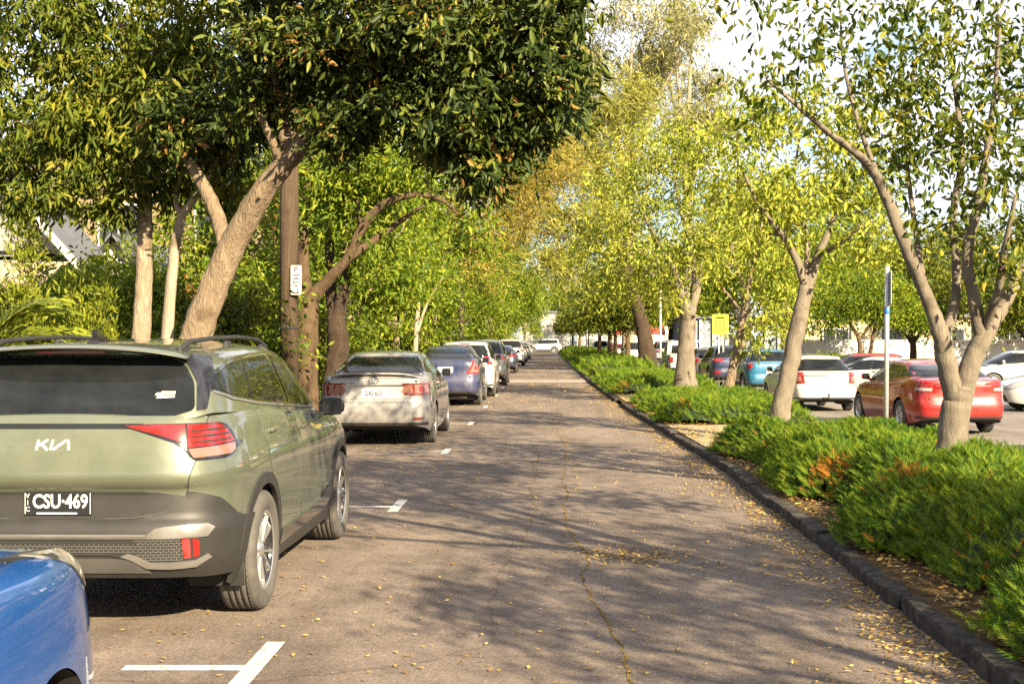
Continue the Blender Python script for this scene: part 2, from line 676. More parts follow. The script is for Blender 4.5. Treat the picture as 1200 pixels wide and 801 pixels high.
        for j in range(len(nd) - 1):
            for k in range(K):
                a = j * (K + 1) + k
                f2.append((a, a + 1, a + K + 2, a + K + 1))
        mb.add(vs, f2, 0, True)
        # floor
        vs, f3 = [], []
        for j in range(len(nd)):
            p = cols[j][0]
            x = p.x
            for a in s.ax:
                if abs(p.y - a) < s.RA + 0.05: x = min(x, s.W / 2 - 0.33)
            zz = s.ZB(nd[j][1] * hl) + 0.02
            vs += [(-x, p.y, zz), (x, p.y, zz)]
        for j in range(len(nd) - 1):
            f3.append((2 * j, 2 * j + 2, 2 * j + 3, 2 * j + 1))
        mb.add(vs, f3, 1)
        # wheel wells
        for a in s.ax:
            for sg in (1, -1):
                xo = (s.W / 2 - 0.035) * sg; xi = (s.W / 2 - 0.36) * sg
                vs, f4 = [], []
                N = 20
                for k in range(N + 1):
                    t = math.pi * (-0.12 + 1.24 * k / N)
                    y, z = a + (s.RA - 0.002) * math.cos(t), s.zw + (s.RA - 0.002) * math.sin(t)
                    vs += [(xo, y, z), (xi, y, z)]
                for k in range(N):
                    f4.append((2 * k, 2 * k + 1, 2 * k + 3, 2 * k + 2))
                mb.add(vs, f4, 1)
                mb.add([vs[2 * k + 1] for k in range(N + 1)], [tuple(range(N + 1))], 1)
        return mb.build('body', [s.paint, M['dark']], s.o)

    def cabin(s, mats=None, mat=None):
        n = max(30, int(5.2 / s.res))
        nd = []
        for t in np.linspace(0, 1, n):
            nd.append(t)
        pts = []
        for t in np.linspace(0, 1, 1201):
            th = -math.pi / 2 + t * math.pi
            e = s.gr if th < 0 else s.gf
            pts.append((abs(math.cos(th)) ** (2 / e), math.copysign(abs(math.sin(th)) ** (2 / e), th)))
        P = np.array(pts)
        zr = s.H - 0.25
        hl = (s.GYF(zr) - s.GYR(zr)) / 2
        d = np.hypot(np.diff(P[:, 0]) * s.W / 2, np.diff(P[:, 1]) * hl)
        U = np.concatenate([[0], np.cumsum(d)])
        us = np.linspace(0, U[-1], n)
        wa = np.concatenate([np.linspace(0, 0.8, 9), np.linspace(0.8, 1, 9)[1:]])
        nv = len(wa)
        zbelt = s.sp['zbelt']
        cols = []
        for u in us:
            cx, cy = float(np.interp(u, U, P[:, 0])), float(np.interp(u, U, P[:, 1]))
            yb = (s.GYR(zbelt) + s.GYF(zbelt)) / 2 + cy * (s.GYF(zbelt) - s.GYR(zbelt)) / 2
            zb = s.ZT(yb) - 0.05
            zh = s.H - 0.06
            yt = (s.GYR(zh) + s.GYF(zh)) / 2 + cy * (s.GYF(zh) - s.GYR(zh)) / 2
            zt = s.GZ(yt)
            cols.append([s.posG(cx, cy, zb + (zt - zb) * w) for w in wa])
        mb = MB()
        flat = [p for c in cols for p in c]
        fs = []
        for j in range(n - 1):
            for i in range(nv - 1):
                fs.append((j * nv + i, (j + 1) * nv + i, (j + 1) * nv + i + 1, j * nv + i + 1))
        mb.add(flat, fs, 0, True)
        mb.add([(-p.x, p.y, p.z) for p in flat], [f[::-1] for f in fs], 0, True)
        K = 10
        vs, f2 = [], []
        for j in range(n):
            p = cols[j][-1]
            for k in range(K + 1):
                t = -1 + 2 * k / K
                vs.append((p.x * t, p.y, p.z + s.crown * (1 - t * t) * min(1, p.x / (s.W * 0.3))))
        for j in range(n - 1):
            for k in range(K):
                a = j * (K + 1) + k
                f2.append((a, a + 1, a + K + 2, a + K + 1))
        mb.add(vs, f2, 0, True)
        return mb.build('roof', mat or s.paint, s.o)

    # ---- common parts -------------------------------------------------
    def windows(s, dlo, splits, gap=0.035, trim=0.02, lean=0.0):
        """side glass: one dark surround and the panes split at the pillars"""
        out = rounded(inset(dlo, -trim), 0.05)
        for sg in (1, -1):
            fr = s.patch('window_surround', 'G', 's', out, 0.002, M['black_gloss'], side=sg, thick=0.006)
            ed = [-9] + list(splits) + [9]
            for a, b in zip(ed[:-1], ed[1:]):
                p = clip_half(dlo, 0, a + (gap / 2 if a > -9 else 0), True)
                p = clip_half(p, 0, b - (gap / 2 if b < 9 else 0), False)
                if len(p) > 2: s.patch('side_window', 'G', 's', p, 0.006, M['glass'], side=sg, thick=0.004)

    def screen(s, name, mode, poly, trim=0.025, mat=None):
        s.patch(name + '_surround', 'G', mode, rounded(inset(poly, -trim), 0.06), 0.002, M['black_gloss'], thick=0.006)
        return s.patch(name, 'G', mode, rounded(poly, 0.05), 0.006, mat or M['glass'], thick=0.004)

    def panel(s, name, mode, poly, side=1, S='B', mat=None, gap=0.006, r=0.05, off=0.004, step=.06, dip=.0025):
        p = s.patch(name, S, mode, rounded(poly, r), off, mat or s.paint, side=side, thick=0.006, step=step)
        s.patch('panel_gap', S, mode, rounded(inset(poly, -gap), r), off - dip, M['seam'], parent=p, side=side, thick=0.004, step=step)
        return p

    def wheels(s, style='five', rim=0.62, width=0.22, tread=True):
        proto = None
        for a in s.ax:
            for sg in (1, -1):
                if proto is None:
                    w = empty('wheel'); w.parent = s.o
                    make_tyre(s.RW, s.RW * rim, width).build('tyre', M['rubber'], w)
                    make_rim(s.RW * rim, width, style).build('rim', [M['alloy'], M['black_gloss'], M['dark']], w)
                    proto = w
                else:
                    w = proto.copy(); C.objects.link(w); w.parent = s.o
                    for ch in list(proto.children):
                        c = ch.copy(); C.objects.link(c); c.parent = w
                w.location = ((s.W / 2 - 0.005 - width / 2) * sg + s.sp.get('wout', 0) * sg, a, s.zw)
                w.rotation_euler = (random.uniform(0, 6.28), 0, 0 if sg > 0 else math.pi)

    def mirrors(s, y, z, mat, size=1.0):
        for sg in (1, -1):
            x0 = s.surf('G', 's', y, z).x
            mb = MB()
            prof = [(0.0, -0.13), (0.05, -0.125), (0.085, -0.09), (0.1, 0.0), (0.085, 0.08), (0.05, 0.12), (0.0, 0.13)]
            vs, fs = [], []
            N = 14
            for k, (r, h) in enumerate(prof):
                for j in range(N):
                    t = 2 * math.pi * j / N
                    c, d = math.cos(t), math.sin(t)
                    c = math.copysign(abs(c) ** 0.7, c); d = math.copysign(abs(d) ** 0.7, d)
                    vs.append((x0 + 0.16 * size + h * size, y + 0.035 + max(-0.035, r * c) * size * 0.95, z + 0.05 + r * d * size * 0.95))
            for k in range(len(prof) - 1):
                for j in range(N):
                    fs.append((k * N + j, k * N + (j + 1) % N, (k + 1) * N + (j + 1) % N, (k + 1) * N + j))
            mb.add(vs, fs, 0, True)
            mb.tube([(x0 - 0.02, y + 0.02, z - 0.03), (x0 + 0.06, y + 0.03, z), (x0 + 0.12 * size, y + 0.03, z + 0.02)], [0.03, 0.025, 0.03], 8)
            mb.bbox(x0 + 0.06 * size, x0 + 0.26 * size, y - 0.006, y + 0.012, z - 0.015, z + 0.115, 0.01, 1)
            if sg < 0: mb.mirror_x()
            mb.build('side_mirror', [mat, M['glass']], s.o)

    def handles(s, pts, mat=None):
        for (y, z) in pts:
            for sg in (1, -1):
                x = s.surf('B', 's', y, z).x
                mb = MB()
                mb.bbox(x + 0.012, x + 0.032, y - 0.09, y + 0.09, z - 0.014, z + 0.014, 0.008)
                mb.bbox(x - 0.01, x + 0.02, y - 0.085, y - 0.065, z - 0.01, z + 0.01, 0.003)
                mb.bbox(x - 0.01, x + 0.02, y + 0.065, y + 0.085, z - 0.01, z + 0.01, 0.003)
                if sg < 0: mb.mirror_x()
                mb.build('door_handle', mat or s.paint, s.o)

    def plate(s, txt, z, black=False, w=0.372, h=0.134, x=0.0, y=None, state=None):
        yy = (s.surf('B', 'r', x, z).y if y is None else y) - 0.02
        mb = MB()
        mb.bbox(x - w / 2, x + w / 2, yy - 0.004, yy + 0.012, z - h / 2, z + h / 2, 0.004, 0)
        rot = Matrix.Rotation(math.pi / 2, 4, 'X')
        if txt:
            tw = 0.105 if black else 0.098
            mb.text(txt, tw, (x + (0.014 if black else 0), yy - 0.0055, z + (0.008 if black else -0.004)), rot, 1, 0.0005, sx=0.80 if black else 0.78, bold=0.002 if black else 0.0032)
            if black:
                mb.text('V\nI\nC', 0.036, (x - w / 2 + 0.022, yy - 0.0055, z + 0.004), rot, 1, 0.0005)
                mb.box(x - w / 2 + 0.006, x - w / 2 + 0.009, yy - 0.0052, yy, z - h / 2 + 0.01, z + h / 2 - 0.01, 1)
                mb.box(x + w / 2 - 0.009, x + w / 2 - 0.006, yy - 0.0052, yy, z - h / 2 + 0.01, z + h / 2 - 0.01, 1)
                mb.box(x - w / 2 + 0.07, x + w / 2 - 0.08, yy - 0.0052, yy, z - h / 2 + 0.009, z - h / 2 + 0.017, 1)
        return mb.build('number_plate', [M['plate_black'], M['white_ink']] if black else [M['plate_white'], M['plate_ink']], s.o)


def make_tyre(Ro, Ri, w):
    mb = MB()
    h = w / 2
    pr = [(Ri - 0.004, -h * 0.78), (Ri + 0.01, -h * 0.9), (Ri + (Ro - Ri) * 0.45, -h), (Ro - 0.028, -h * 0.95), (Ro - 0.010, -h * 0.84)]
    g = 0.008
    x = -h * 0.74
    pr.append((Ro - 0.003, x))
    for c in (-0.48, -0.16, 0.16, 0.48):
        pr += [(Ro, c * h - 0.006), (Ro - g, c * h - 0.004), (Ro - g, c * h + 0.004), (Ro, c * h + 0.006)]
    pr += [(Ro - 0.003, h * 0.74), (Ro - 0.010, h * 0.84), (Ro - 0.028, h * 0.95), (Ri + (Ro - Ri) * 0.45, h), (Ri + 0.01, h * 0.9), (Ri - 0.004, h * 0.78)]
    mb.lathe(pr, 'x', 48)
    # shoulder blocks of the tread
    for k in range(56):
        t = 2 * math.pi * k / 56
        c, s_ = math.cos(t), math.sin(t)
        for sg in (-1, 1):
            vs = []
            for (r, x, dt) in ((Ro + 0.0015, 0.56 * h, -0.04), (Ro + 0.0015, 0.56 * h, 0.04), (Ro - 0.016, 0.9 * h, 0.04), (Ro - 0.016, 0.9 * h, -0.04)):
                cc, ss = math.cos(t + dt), math.sin(t + dt)
                vs.append((x * sg, r * cc, r * ss))
            mb.add(vs, [(0, 1, 2, 3) if sg > 0 else (3, 2, 1, 0)])
    return mb


def make_rim(Rr, w, style):
    mb = MB()
    h = w / 2
    mb.lathe([(Rr - 0.002, h * 0.80), (Rr + 0.004, h * 0.84), (Rr - 0.012, h * 0.86), (Rr - 0.022, h * 0.74), (Rr - 0.03, h * 0.3), (Rr - 0.035, -h * 0.7)], 'x', 40, mat=1 if style == 'split' else 0)
    if style == 'split': mb.lathe([(Rr + .003, h * .842), (Rr - .012, h * .868), (Rr - .016, h * .82)], 'x', 40, mat=0)
    mb.lathe([(0.0, h * 0.12), (Rr - 0.03, h * 0.12)], 'x', 32, mat=2, smooth=False)
    mb.lathe([(0.0, h * 0.22), (Rr * 0.66, h * 0.22), (Rr * 0.66, h * 0.12)], 'x', 32, mat=1, smooth=False)
    mb.lathe([(0.0, h * 0.74), (0.03, h * 0.74), (0.042, h * 0.66), (0.07, h * 0.6), (0.075, h * 0.3)], 'x', 24, mat=0)
    n = {'five': 5, 'six': 6, 'seven': 7, 'ten': 10}[style if style != 'split' else 'five']

    def spoke(t, r0, r1, w0, w1, x0, x1, mat, d=0.0):
        c, s_ = math.cos(t), math.sin(t)
        vs = []
        for (r, ww, x) in ((r0, w0, x0), (r1, w1, x1)):
            for (sg, dx) in ((-1, -0.03), (-0.8, 0), (0.8, 0), (1, -0.03)):
                a = sg * ww + d * (r - r0) / (r1 - r0)
                vs.append((x + dx, r * c - a * s_, r * s_ + a * c))
        mb.add(vs, [(0, 1, 5, 4), (1, 2, 6, 5), (2, 3, 7, 6)], mat)
    for k in range(n):
        t = 2 * math.pi * k / n
        if style == 'split':
            for d in (-1, 1):
                spoke(t + d * 0.13, 0.05, Rr - 0.012, 0.008, 0.011, h * 0.66, h * 0.80, 0, d * 0.030)
            spoke(t, 0.06, Rr - 0.02, 0.026, 0.034, h * 0.55, h * 0.66, 1)
            spoke(t + math.pi / 5, 0.06, Rr - 0.012, 0.014, 0.034, h * 0.52, h * 0.74, 1)
        else:
            spoke(t, 0.05, Rr - 0.012, 0.030 if n < 8 else 0.016, 0.022 if n < 8 else 0.014, h * 0.62, h * 0.78, 0)
    return mb
def car_spec(kind, L, W, H, wb, roh, belt=1.0, wheel=0.31, res=0.06, deck=None, bonnet=0.86, nose=0.66, zb=0.2, nf=6.0):
    hl, hw = L / 2, W / 2
    y0, y1 = -hl, hl
    d = dict(L=L, W=W, H=H, axles=(y0 + roh, y0 + roh + wb), wheel=wheel, arch=wheel + 0.055, res=res, zbelt=belt, nf=nf, wout=-.035 if nf < 6 else 0)
    d['HW'] = pchip([(0.15, hw * .93), (0.3, hw * .965), (0.5, hw * .995), (0.66, hw), (0.84, hw * .99), (1.0, hw * .965), (1.15, hw * .92), (1.35, hw * .87)])
    d['ZB'] = pchip([(y0, zb + .13), (y0 + .5, zb + .02), (0, zb - .01), (y1 - .5, zb), (y1, zb + .05)])
    wsb = {'sedan': 1.02, 'hatch': .92, 'suv': 1.02, 'liftback': 1.0}[kind]
    d['YF'] = pchip([(.15, y1 - .14), (.3, y1 - .03), (.48, y1), (.62, y1 - .03), (nose + .06, y1 - .12), (bonnet, y1 - .38), (belt, y1 - .75), (1.3, y1 - 1.3)])
    if kind == 'sedan':
        dk = deck or 1.06
        d['ZT'] = pchip([(y0, dk - .01), (y0 + .5, dk + .02), (y0 + 1.1, belt + .06), (0, belt), (y1 - 1.2, belt - .04), (y1 - .45, bonnet), (y1, nose)])
        d['YR'] = lin([(.15, y0 + .12), (.33, y0 + .05), (.42, y0 + .01), (.55, y0), (.66, y0 + .01), (.70, y0 + .045), (.82, y0 + .055), (.92, y0 + .055), (1.02, y0 + .05), (dk + .04, y0 + .07), (1.3, y0 + .1)])
        d['GYR'] = pchip([(belt - .05, y0 + .38), (dk, y0 + .50), (dk + .15, y0 + .78), (H - .12, y0 + 1.18), (H, y0 + 1.5)])
    else:
        d['ZT'] = pchip([(y0, belt + .03), (y0 + .8, belt + .05), (0, belt), (y1 - wsb, belt - .04), (y1 - .42, bonnet), (y1, nose)])
        d['YR'] = lin([(.15, y0 + .12), (.33, y0 + .04), (.42, y0), (.55, y0), (.64, y0 + .015), (.68, y0 + .05), (.82, y0 + .05), (.95, y0 + .06), (1.1, y0 + .10), (1.3, y0 + .14)])
        rk = {'hatch': .40, 'suv': .26, 'liftback': .9}[kind]
        d['GYR'] = pchip([(belt - .05, y0 + .09), (belt + .1, y0 + .12 + rk * .15), (H - .12, y0 + .1 + rk), (H, y0 + .16 + rk)])
    d['GYF'] = pchip([(belt - .06, y1 - wsb + .08), (belt + .12, y1 - wsb - .2), (H - .12, y1 - wsb - .78), (H, y1 - wsb - 1.0)])
    th = .155 if kind == 'suv' else .2
    d['GHW'] = pchip([(belt - .1, hw - .055), (belt + .05, hw - .075), (H - .2, hw - .06 - th * .85), (H - .06, hw - .1 - th), (H, hw - .13 - th)])
    c = .03
    if kind == 'sedan':
        d['GZ'] = pchip([(y0 + 1.1, H - .11), (y0 + 1.6, H - c - .02), (0, H - c), (y1 - wsb - 1.0, H - .05), (y1 - wsb - .7, H - .1)])
    else:
        d['GZ'] = pchip([(y0 + .3, H - .08), (y0 + .9, H - c - .01), (0, H - c), (y1 - wsb - 1.0, H - .05), (y1 - wsb - .7, H - .1)])
    d['nose'] = nose; d['y0'], d['y1'], d['hl'], d['hw'], d['belt'], d['kind'], d['wsb'] = y0, y1, hl, hw, belt, kind, wsb
    return d


def finish_car(c, tail, tail_mats, plate=None, plate_z=0.8, plate_black=False, rim='five', clad=False, detail=True, mirror=None,
               rearglass=None, handles=True, lens2=None, wiper=False, brake_light=False, rear_panel=None, glass=None, mirror_dy=0):
    """everything a plain road car carries on its body shell"""
    sp = c.sp
    y0, y1, H, belt, hw, kind = sp['y0'], sp['y1'], c.H, sp['belt'], sp['hw'], sp['kind']
    c.shell(); c.cabin()
    # side glass
    zt = H - .115
    zlow = lambda y: c.ZT(y) + .035
    yfb = c.GYF(belt + .06) - .16; yft = c.GYF(zt) - .12
    if kind == 'sedan':
        yrb = c.GYR(belt + .1) + .30; yrt = c.GYR(zt) + .28
    else:
        yrb = c.GYR(belt + .1) + .30; yrt = c.GYR(zt) + .24
    dlo = [(yfb, zlow(yfb)), (yft, zt - .03), ((yft + yrt) / 2 + .2, zt), (yrt, zt - .045), (yrb, zlow(yrb) + .03), ((yfb + yrb) / 2, zlow((yfb + yrb) / 2))]
    yB = y1 - sp['wsb'] - 1.28
    yq = c.ax[0] + (.12 if kind != 'sedan' else .2)
    spl = sorted([yB, yq]) if detail else [yB]
    c.windows(dlo, spl)
    # screens
    g = hw - .17
    zb_ = belt + (.12 if kind == 'sedan' else .10)
    if kind == 'sedan': zb_ = c.ZT(y0 + .5) + .035
    rg = rearglass or [(-g, zb_), (g, zb_), (g - .13, H - .13), (-g + .13, H - .13)]
    c.screen('rear_window', 'r', rg, mat=glass)
    zf = c.ZT(y1 - sp['wsb']) + .045
    c.screen('windscreen', 'f', [(-g, zf), (g, zf), (g - .15, H - .13), (-g + .15, H - .13)])
    # doors
    if detail:
        ra = c.RA + .06
        za = c.zw

        def arc(a, t0, t1):
            return [(a + ra * math.cos(t), za + ra * math.sin(t)) for t in np.linspace(t0, t1, 7)]
        zs = .34
        yA = c.ax[1] - ra - .02
        fd = [(yB + .005, zs), (yA + .02, zs), (yA + .06, .6), (yA + .10, c.ZT(yA) - .03), (yB + .005, c.ZT(yB) - .02)]
        xe = c.ax[0] + ra
        rd = [(xe + .02, zs)] + [(yB - .005, zs), (yB - .005, c.ZT(yB) - .02), (c.ax[0] + .1, c.ZT(c.ax[0] + .1) - .02)] + arc(c.ax[0], R(72), R(8))
        for sg in (1, -1):
            c.panel('door', 's', fd, sg, r=.04)
            c.panel('door', 's', rd, sg, r=.02)
        if handles: c.handles([(yB + .14, belt - .12), (c.ax[0] + .32, belt - .11)])
    # tail lights
    for sg in (1, -1):
        lt = None
        for poly, mt, off in zip(tail, tail_mats, (.006, .011, .013, .015)):
            nm = 'tail_light' if lt is None else 'lens'
            o = c.patch(nm, 'B', 'p', poly, off, mt, parent=lt, side=sg, step=.03, thick=.012)
            lt = lt or o
    # head lights
    um = c.umax
    nz = sp['nose'] - .66
    hd = [(um - hw * .50, .60 + nz), (um - hw * .62, .71 + nz), (um - hw - .02, .80 + nz), (um - hw - .22, .83 + nz), (um - hw - .12, .70 + nz), (um - hw * .8, .59 + nz)]
    for sg in (1, -1):
        h = c.patch('headlight', 'B', 'p', rounded(hd, .03), .006, M['clear_lens'], side=sg, step=.04)
        c.patch('lamp_bezel', 'B', 'p', rounded(inset(hd, -.012), .03), .003, M['dark'], parent=h, side=sg, step=.04)
    c.patch('grille', 'B', 'f', rounded([(-.42, .56), (.42, .56), (.47, .66), (-.47, .66)], .03), .004, M['black_gloss'], thick=.006)
    c.patch('lower_grille', 'B', 'f', rounded([(-.6, .27), (.6, .27), (.52, .43), (-.52, .43)], .04), .004, M['black_plastic'], thick=.006)
    # boot / tailgate
    zt_ = c.ZT(y0) - (.035 if kind != 'sedan' else .012)
    xw = hw * .80
    bl = rear_panel or [(-xw * .92, .69), (xw * .92, .69), (xw, .8), (xw * .98, zt_), (-xw * .98, zt_), (-xw, .8)]
    c.panel('boot_lid' if kind == 'sedan' else 'tailgate', 'r', bl, r=.08)
    c.patch('rear_bumper_lip', 'B', 'p', [(-hw - .1, .33), (hw + .1, .33), (hw + .1, .375), (-hw - .1, .375)], .006, M['black_plastic'], thick=.008)
    if plate is not None: c.plate(plate, plate_z, plate_black)
    if clad:
        ri, ro = c.RA - .004, c.RA + .07
        for a in c.ax:
            poly = [(a + ro * math.cos(t), c.zw + ro * math.sin(t)) for t in np.linspace(-.1, math.pi + .1, 22)] + \
                   [(a + ri * math.cos(t), c.zw + ri * math.sin(t)) for t in np.linspace(math.pi + .1, -.1, 22)]
            c.both('arch_flare', 'B', 's', poly, .012, M['black_plastic'], thick=.02)
        yy0, yy1 = c.ax[0] + ro, c.ax[1] - ro
        c.both('sill_cladding', 'B', 's', [(yy0, c.ZB(0) + .02), (yy1, c.ZB(0) + .02), (yy1, .40), (yy0, .40)], .010, M['black_plastic'], thick=.014)
    c.mirrors(yfb - .17 + mirror_dy, belt + .02, mirror or c.paint, .72)
    if wiper:
        mb = MB()
        p = [c.surf('G', 'r', x, z) + Vector((0, -.02, 0)) for x, z in ((0.0, belt + .1), (.18, belt + .16), (.38, belt + .16))]
        mb.tube(p, .009, 6)
        mb.build('rear_wiper', M['black_plastic'], c.o)
    if brake_light:
        zz = H - .085
        c.patch('brake_light', 'G', 'r', [(-.16, zz - .03), (.16, zz - .03), (.16, zz), (-.16, zz)], .010, M['red_lens'], thick=.01)
    c.wheels(rim, width=.2 if kind != 'suv' else .22)


def plain_car(label, cat, group, loc, rz, kind, paint, dims, tail, mats, **k):
    name = {'sedan': 'parked_sedan', 'hatch': 'parked_hatchback', 'suv': 'parked_suv', 'liftback': 'parked_hatchback'}[kind]
    o = thing(name, label, cat, loc, rz, group)
    sp = car_spec(kind, *dims[:5], **dims[5])
    c = Car(o, sp, paint)
    finish_car(c, tail, mats, **k)
    return c


# ------------------------------------------------------------------ the green suv in the first bay
def green_suv(loc, rz, paint):
    o = thing('parked_suv', 'sage green SUV with black cladding and roof rails beside the first bay mark', 'car', loc, rz, 'cars parked along the kerb')
    hl, hw = 2.33, .9325
    ax = (-1.415, 1.34)
    sp = dict(L=4.66, W=1.885, H=1.655, axles=ax, wheel=.362, arch=.412, res=.035, zbelt=1.1, nr=7.5, nf=6.0, gr=10.0, gf=4.5, rb=.07, rg=.10, crown=.05, wout=.02)
    sp['HW'] = pchip([(.15, .84), (.3, .895), (.45, .925), (.6, .9325), (.8, .94), (.95, .932), (1.05, .905), (1.15, .885), (1.3, .83)])
    sp['ZT'] = pchip([(-2.33, 1.215), (-2.1, 1.285), (-1.5, 1.255), (-.35, 1.18), (.9, 1.10), (1.25, 1.06), (1.9, .98), (2.33, .78)])
    sp['ZB'] = pchip([(-2.33, .37), (-1.9, .30), (-1.0, .22), (0, .20), (1.0, .22), (2.0, .26), (2.33, .3)])
    sp['YR'] = lin([(.15, -2.10), (.30, -2.19), (.37, -2.245), (.43, -2.285), (.575, -2.31), (.60, -2.325), (.63, -2.30), (.66, -2.262), (.80, -2.257), (.83, -2.265), (.875, -2.325), (.89, -2.328), (1.0, -2.305), (1.10, -2.275), (1.16, -2.255), (1.20, -2.235), (1.3, -2.19)])
    sp['YF'] = pchip([(.15, 2.18), (.35, 2.31), (.55, 2.33), (.75, 2.29), (.9, 2.1), (1.0, 1.85), (1.1, 1.5), (1.3, 1.2)])
    sp['GHW'] = pchip([(1.0, .88), (1.15, .86), (1.25, .838), (1.4, .79), (1.52, .745), (1.62, .69)])
    sp['GYR'] = pchip([(1.1, -2.235), (1.2, -2.215), (1.35, -2.13), (1.5, -2.03), (1.62, -1.97)])
    sp['GYF'] = pchip([(1.03, 1.42), (1.15, 1.18), (1.3, .88), (1.45, .58), (1.56, .35), (1.65, .1)])
    sp['GZ'] = pchip([(-2.05, 1.555), (-1.6, 1.585), (-.6, 1.605), (.0, 1.59), (.5, 1.53), (.8, 1.45)])
    c = Car(o, sp, paint)
    c.shell(); c.cabin()
    BP, BG = M['black_plastic'], M['black_gloss']
    # side glass
    dlo = [(-1.99, 1.375), (-1.90, 1.445), (-1.55, 1.505), (-.95, 1.535), (-.45, 1.54), (.0, 1.515), (.32, 1.45), (.62, 1.33), (.93, 1.165), (1.02, 1.125), (.4, 1.165), (-.4, 1.215), (-1.2, 1.27), (-1.75, 1.325)]
    out = rounded(inset(dlo, -.022), .04)
    for sg in (1, -1):
        s1 = c.patch('window_surround', 'G', 's', out, .002, BG, side=sg, thick=.006)
        lowline = [(-1.99, 1.35), (-1.75, 1.302), (-1.2, 1.248), (-.4, 1.193), (.4, 1.143), (1.02, 1.105)]
        c.patch('window_strip', 'G', 's', strip_poly(lowline, .014), .008, M['silver_trim'], parent=s1, side=sg, thick=.006)
        # panes between leaning pillars
        def side_of(poly, p, q, keep):
            res = []
            n = len(poly)
            f = lambda a: (q[0] - p[0]) * (a[1] - p[1]) - (q[1] - p[1]) * (a[0] - p[0])
            for i in range(n):
                a, b = poly[i], poly[(i + 1) % n]
                fa, fb = f(a) * keep, f(b) * keep
                if fa > 0: res.append(a)
                if (fa > 0) != (fb > 0):
                    t = fa / (fa - fb); res.append((a[0] + t * (b[0] - a[0]), a[1] + t * (b[1] - a[1])))
            return res
        P1 = ((-1.36, 1.2), (-1.22, 1.6)); P2 = ((-.33, 1.1), (-.52, 1.6)); P3 = ((.74, 1.0), (.40, 1.6))
        def sh(L, d): return ((L[0][0] + d, L[0][1]), (L[1][0] + d, L[1][1]))
        q = side_of(dlo, *sh(P1, -.018), 1); c.patch('side_window', 'G', 's', q, .006, M['glass'], side=sg, thick=.004)
        q = side_of(side_of(dlo, *sh(P1, .018), -1), *sh(P2, -.04), 1); c.patch('side_window', 'G', 's', q, .006, M['glass'], side=sg, thick=.004)
        q = side_of(side_of(dlo, *sh(P2, .04), -1), *sh(P3, -.02), 1); c.patch('side_window', 'G', 's', q, .006, M['glass'], side=sg, thick=.004)
        q = side_of(dlo, *sh(P3, .02), -1)
        if len(q) > 2: c.patch('side_window', 'G', 's', q, .006, M['glass'], side=sg, thick=.004)
    # rear glass and its dark blades
    rg = [(-.715, 1.255), (-.60, 1.222), (-.3, 1.202), (0, 1.197), (.3, 1.202), (.60, 1.222), (.715, 1.255), (.685, 1.40), (.62, 1.51), (.54, 1.54), (-.54, 1.54), (-.62, 1.51), (-.685, 1.40)]
    c.patch('rear_window', 'G', 'r', rounded(rg, .03), .006, M['glass'], thick=.004)
    for sg in (1, -1):
        c.patch('window_blade', 'G', 'r', rounded([(.722, 1.25), (.765, 1.255), (.752, 1.42), (.722, 1.54), (.66, 1.55), (.575, 1.545), (.63, 1.51), (.695, 1.405)], .01), .016, BG, side=sg, thick=.02, step=.03)
    c.screen('windscreen', 'f', [(-.74, 1.11), (.74, 1.11), (.58, 1.5), (-.58, 1.5)])
    # roof spoiler over the glass
    mb = MB()
    N = 16
    vs = []
    for (dy, z, wv) in ((.16, 1.578, .60), (-.02, 1.583, .645), (-.16, 1.562, .655), (-.165, 1.556, .65), (-.06, 1.552, .63), (.14, 1.55, .60)):
        for k in range(N + 1):
            t = -1 + 2 * k / N
            vs.append((t * wv, -2.02 + dy + .09 * abs(t) ** 3, z + .042 * (1 - t * t) - .018 * abs(t) ** 5))
    fs = []
    for r in range(5):
        for k in range(N):
            a = r * (N + 1) + k
            fs.append((a, a + 1, a + N + 2, a + N + 1))
    for e in (0, N): fs.append(tuple(r * (N + 1) + e for r in range(6)))
    mb.add(vs, fs, 0, True)
    spoil = mb.build('roof_spoiler', paint, o)
    mb = MB().bbox(-.19, .19, -2.10, -2.06, 1.566, 1.583, .003)
    mb.build('brake_light', M['red_lens'], spoil)
    # tailgate and its black strip
    tg = [(-.70, .84), (-.67, .76), (-.58, .70), (-.40, .668), (0, .66), (.40, .668), (.58, .70), (.67, .76), (.70, .84), (.745, 1.0), (.765, 1.22), (-.765, 1.22), (-.745, 1.0)]
    c.panel('tailgate', 'r', tg, r=.02, gap=.006, off=.010, step=.028, dip=.006)
    lower = [(-.70, .815), (-.665, .765), (-.58, .706), (-.40, .674), (0, .666), (.40, .674), (.58, .706), (.665, .765), (.685, .79), (.55, .812), (.45, .818), (-.45, .818), (-.55, .812)]
    c.patch('lower_tailgate', 'B', 'r', lower, .014, BP, thick=.008, step=.028)
    c.patch('handle_recess', 'B', 'r', [(-.5, .806), (.5, .806), (.47, .82), (-.47, .82)], .018, M['dark'], thick=.006)
    strip = [(-.46, 1.155), (.46, 1.155), (.46, 1.180), (-.46, 1.180)]
    c.patch('light_strip', 'B', 'r', strip, .014, BG, thick=.012)
    # tail lights: dark housing, red lens, pale lower lens
    hs = [(.36, 1.186), (.72, 1.192), (.97, 1.188), (1.04, 1.172), (1.11, 1.115), (1.14, 1.07), (1.21, 1.06), (1.235, 1.045), (1.21, 1.03), (1.15, 1.022), (1.09, .985), (1.0, .968), (.755, .965), (.735, .99), (.715, 1.03), (.66, 1.075), (.56, 1.115)]
    red1 = [(.385, 1.178), (.725, 1.184), (.725, 1.075), (.69, 1.08), (.58, 1.122)]
    red2 = [(.735, 1.184), (.95, 1.180), (1.01, 1.16), (1.07, 1.10), (1.11, 1.062), (.735, 1.04)]
    red3 = [(.725, 1.068), (.725, 1.02), (.712, 1.04), (.70, 1.068)]
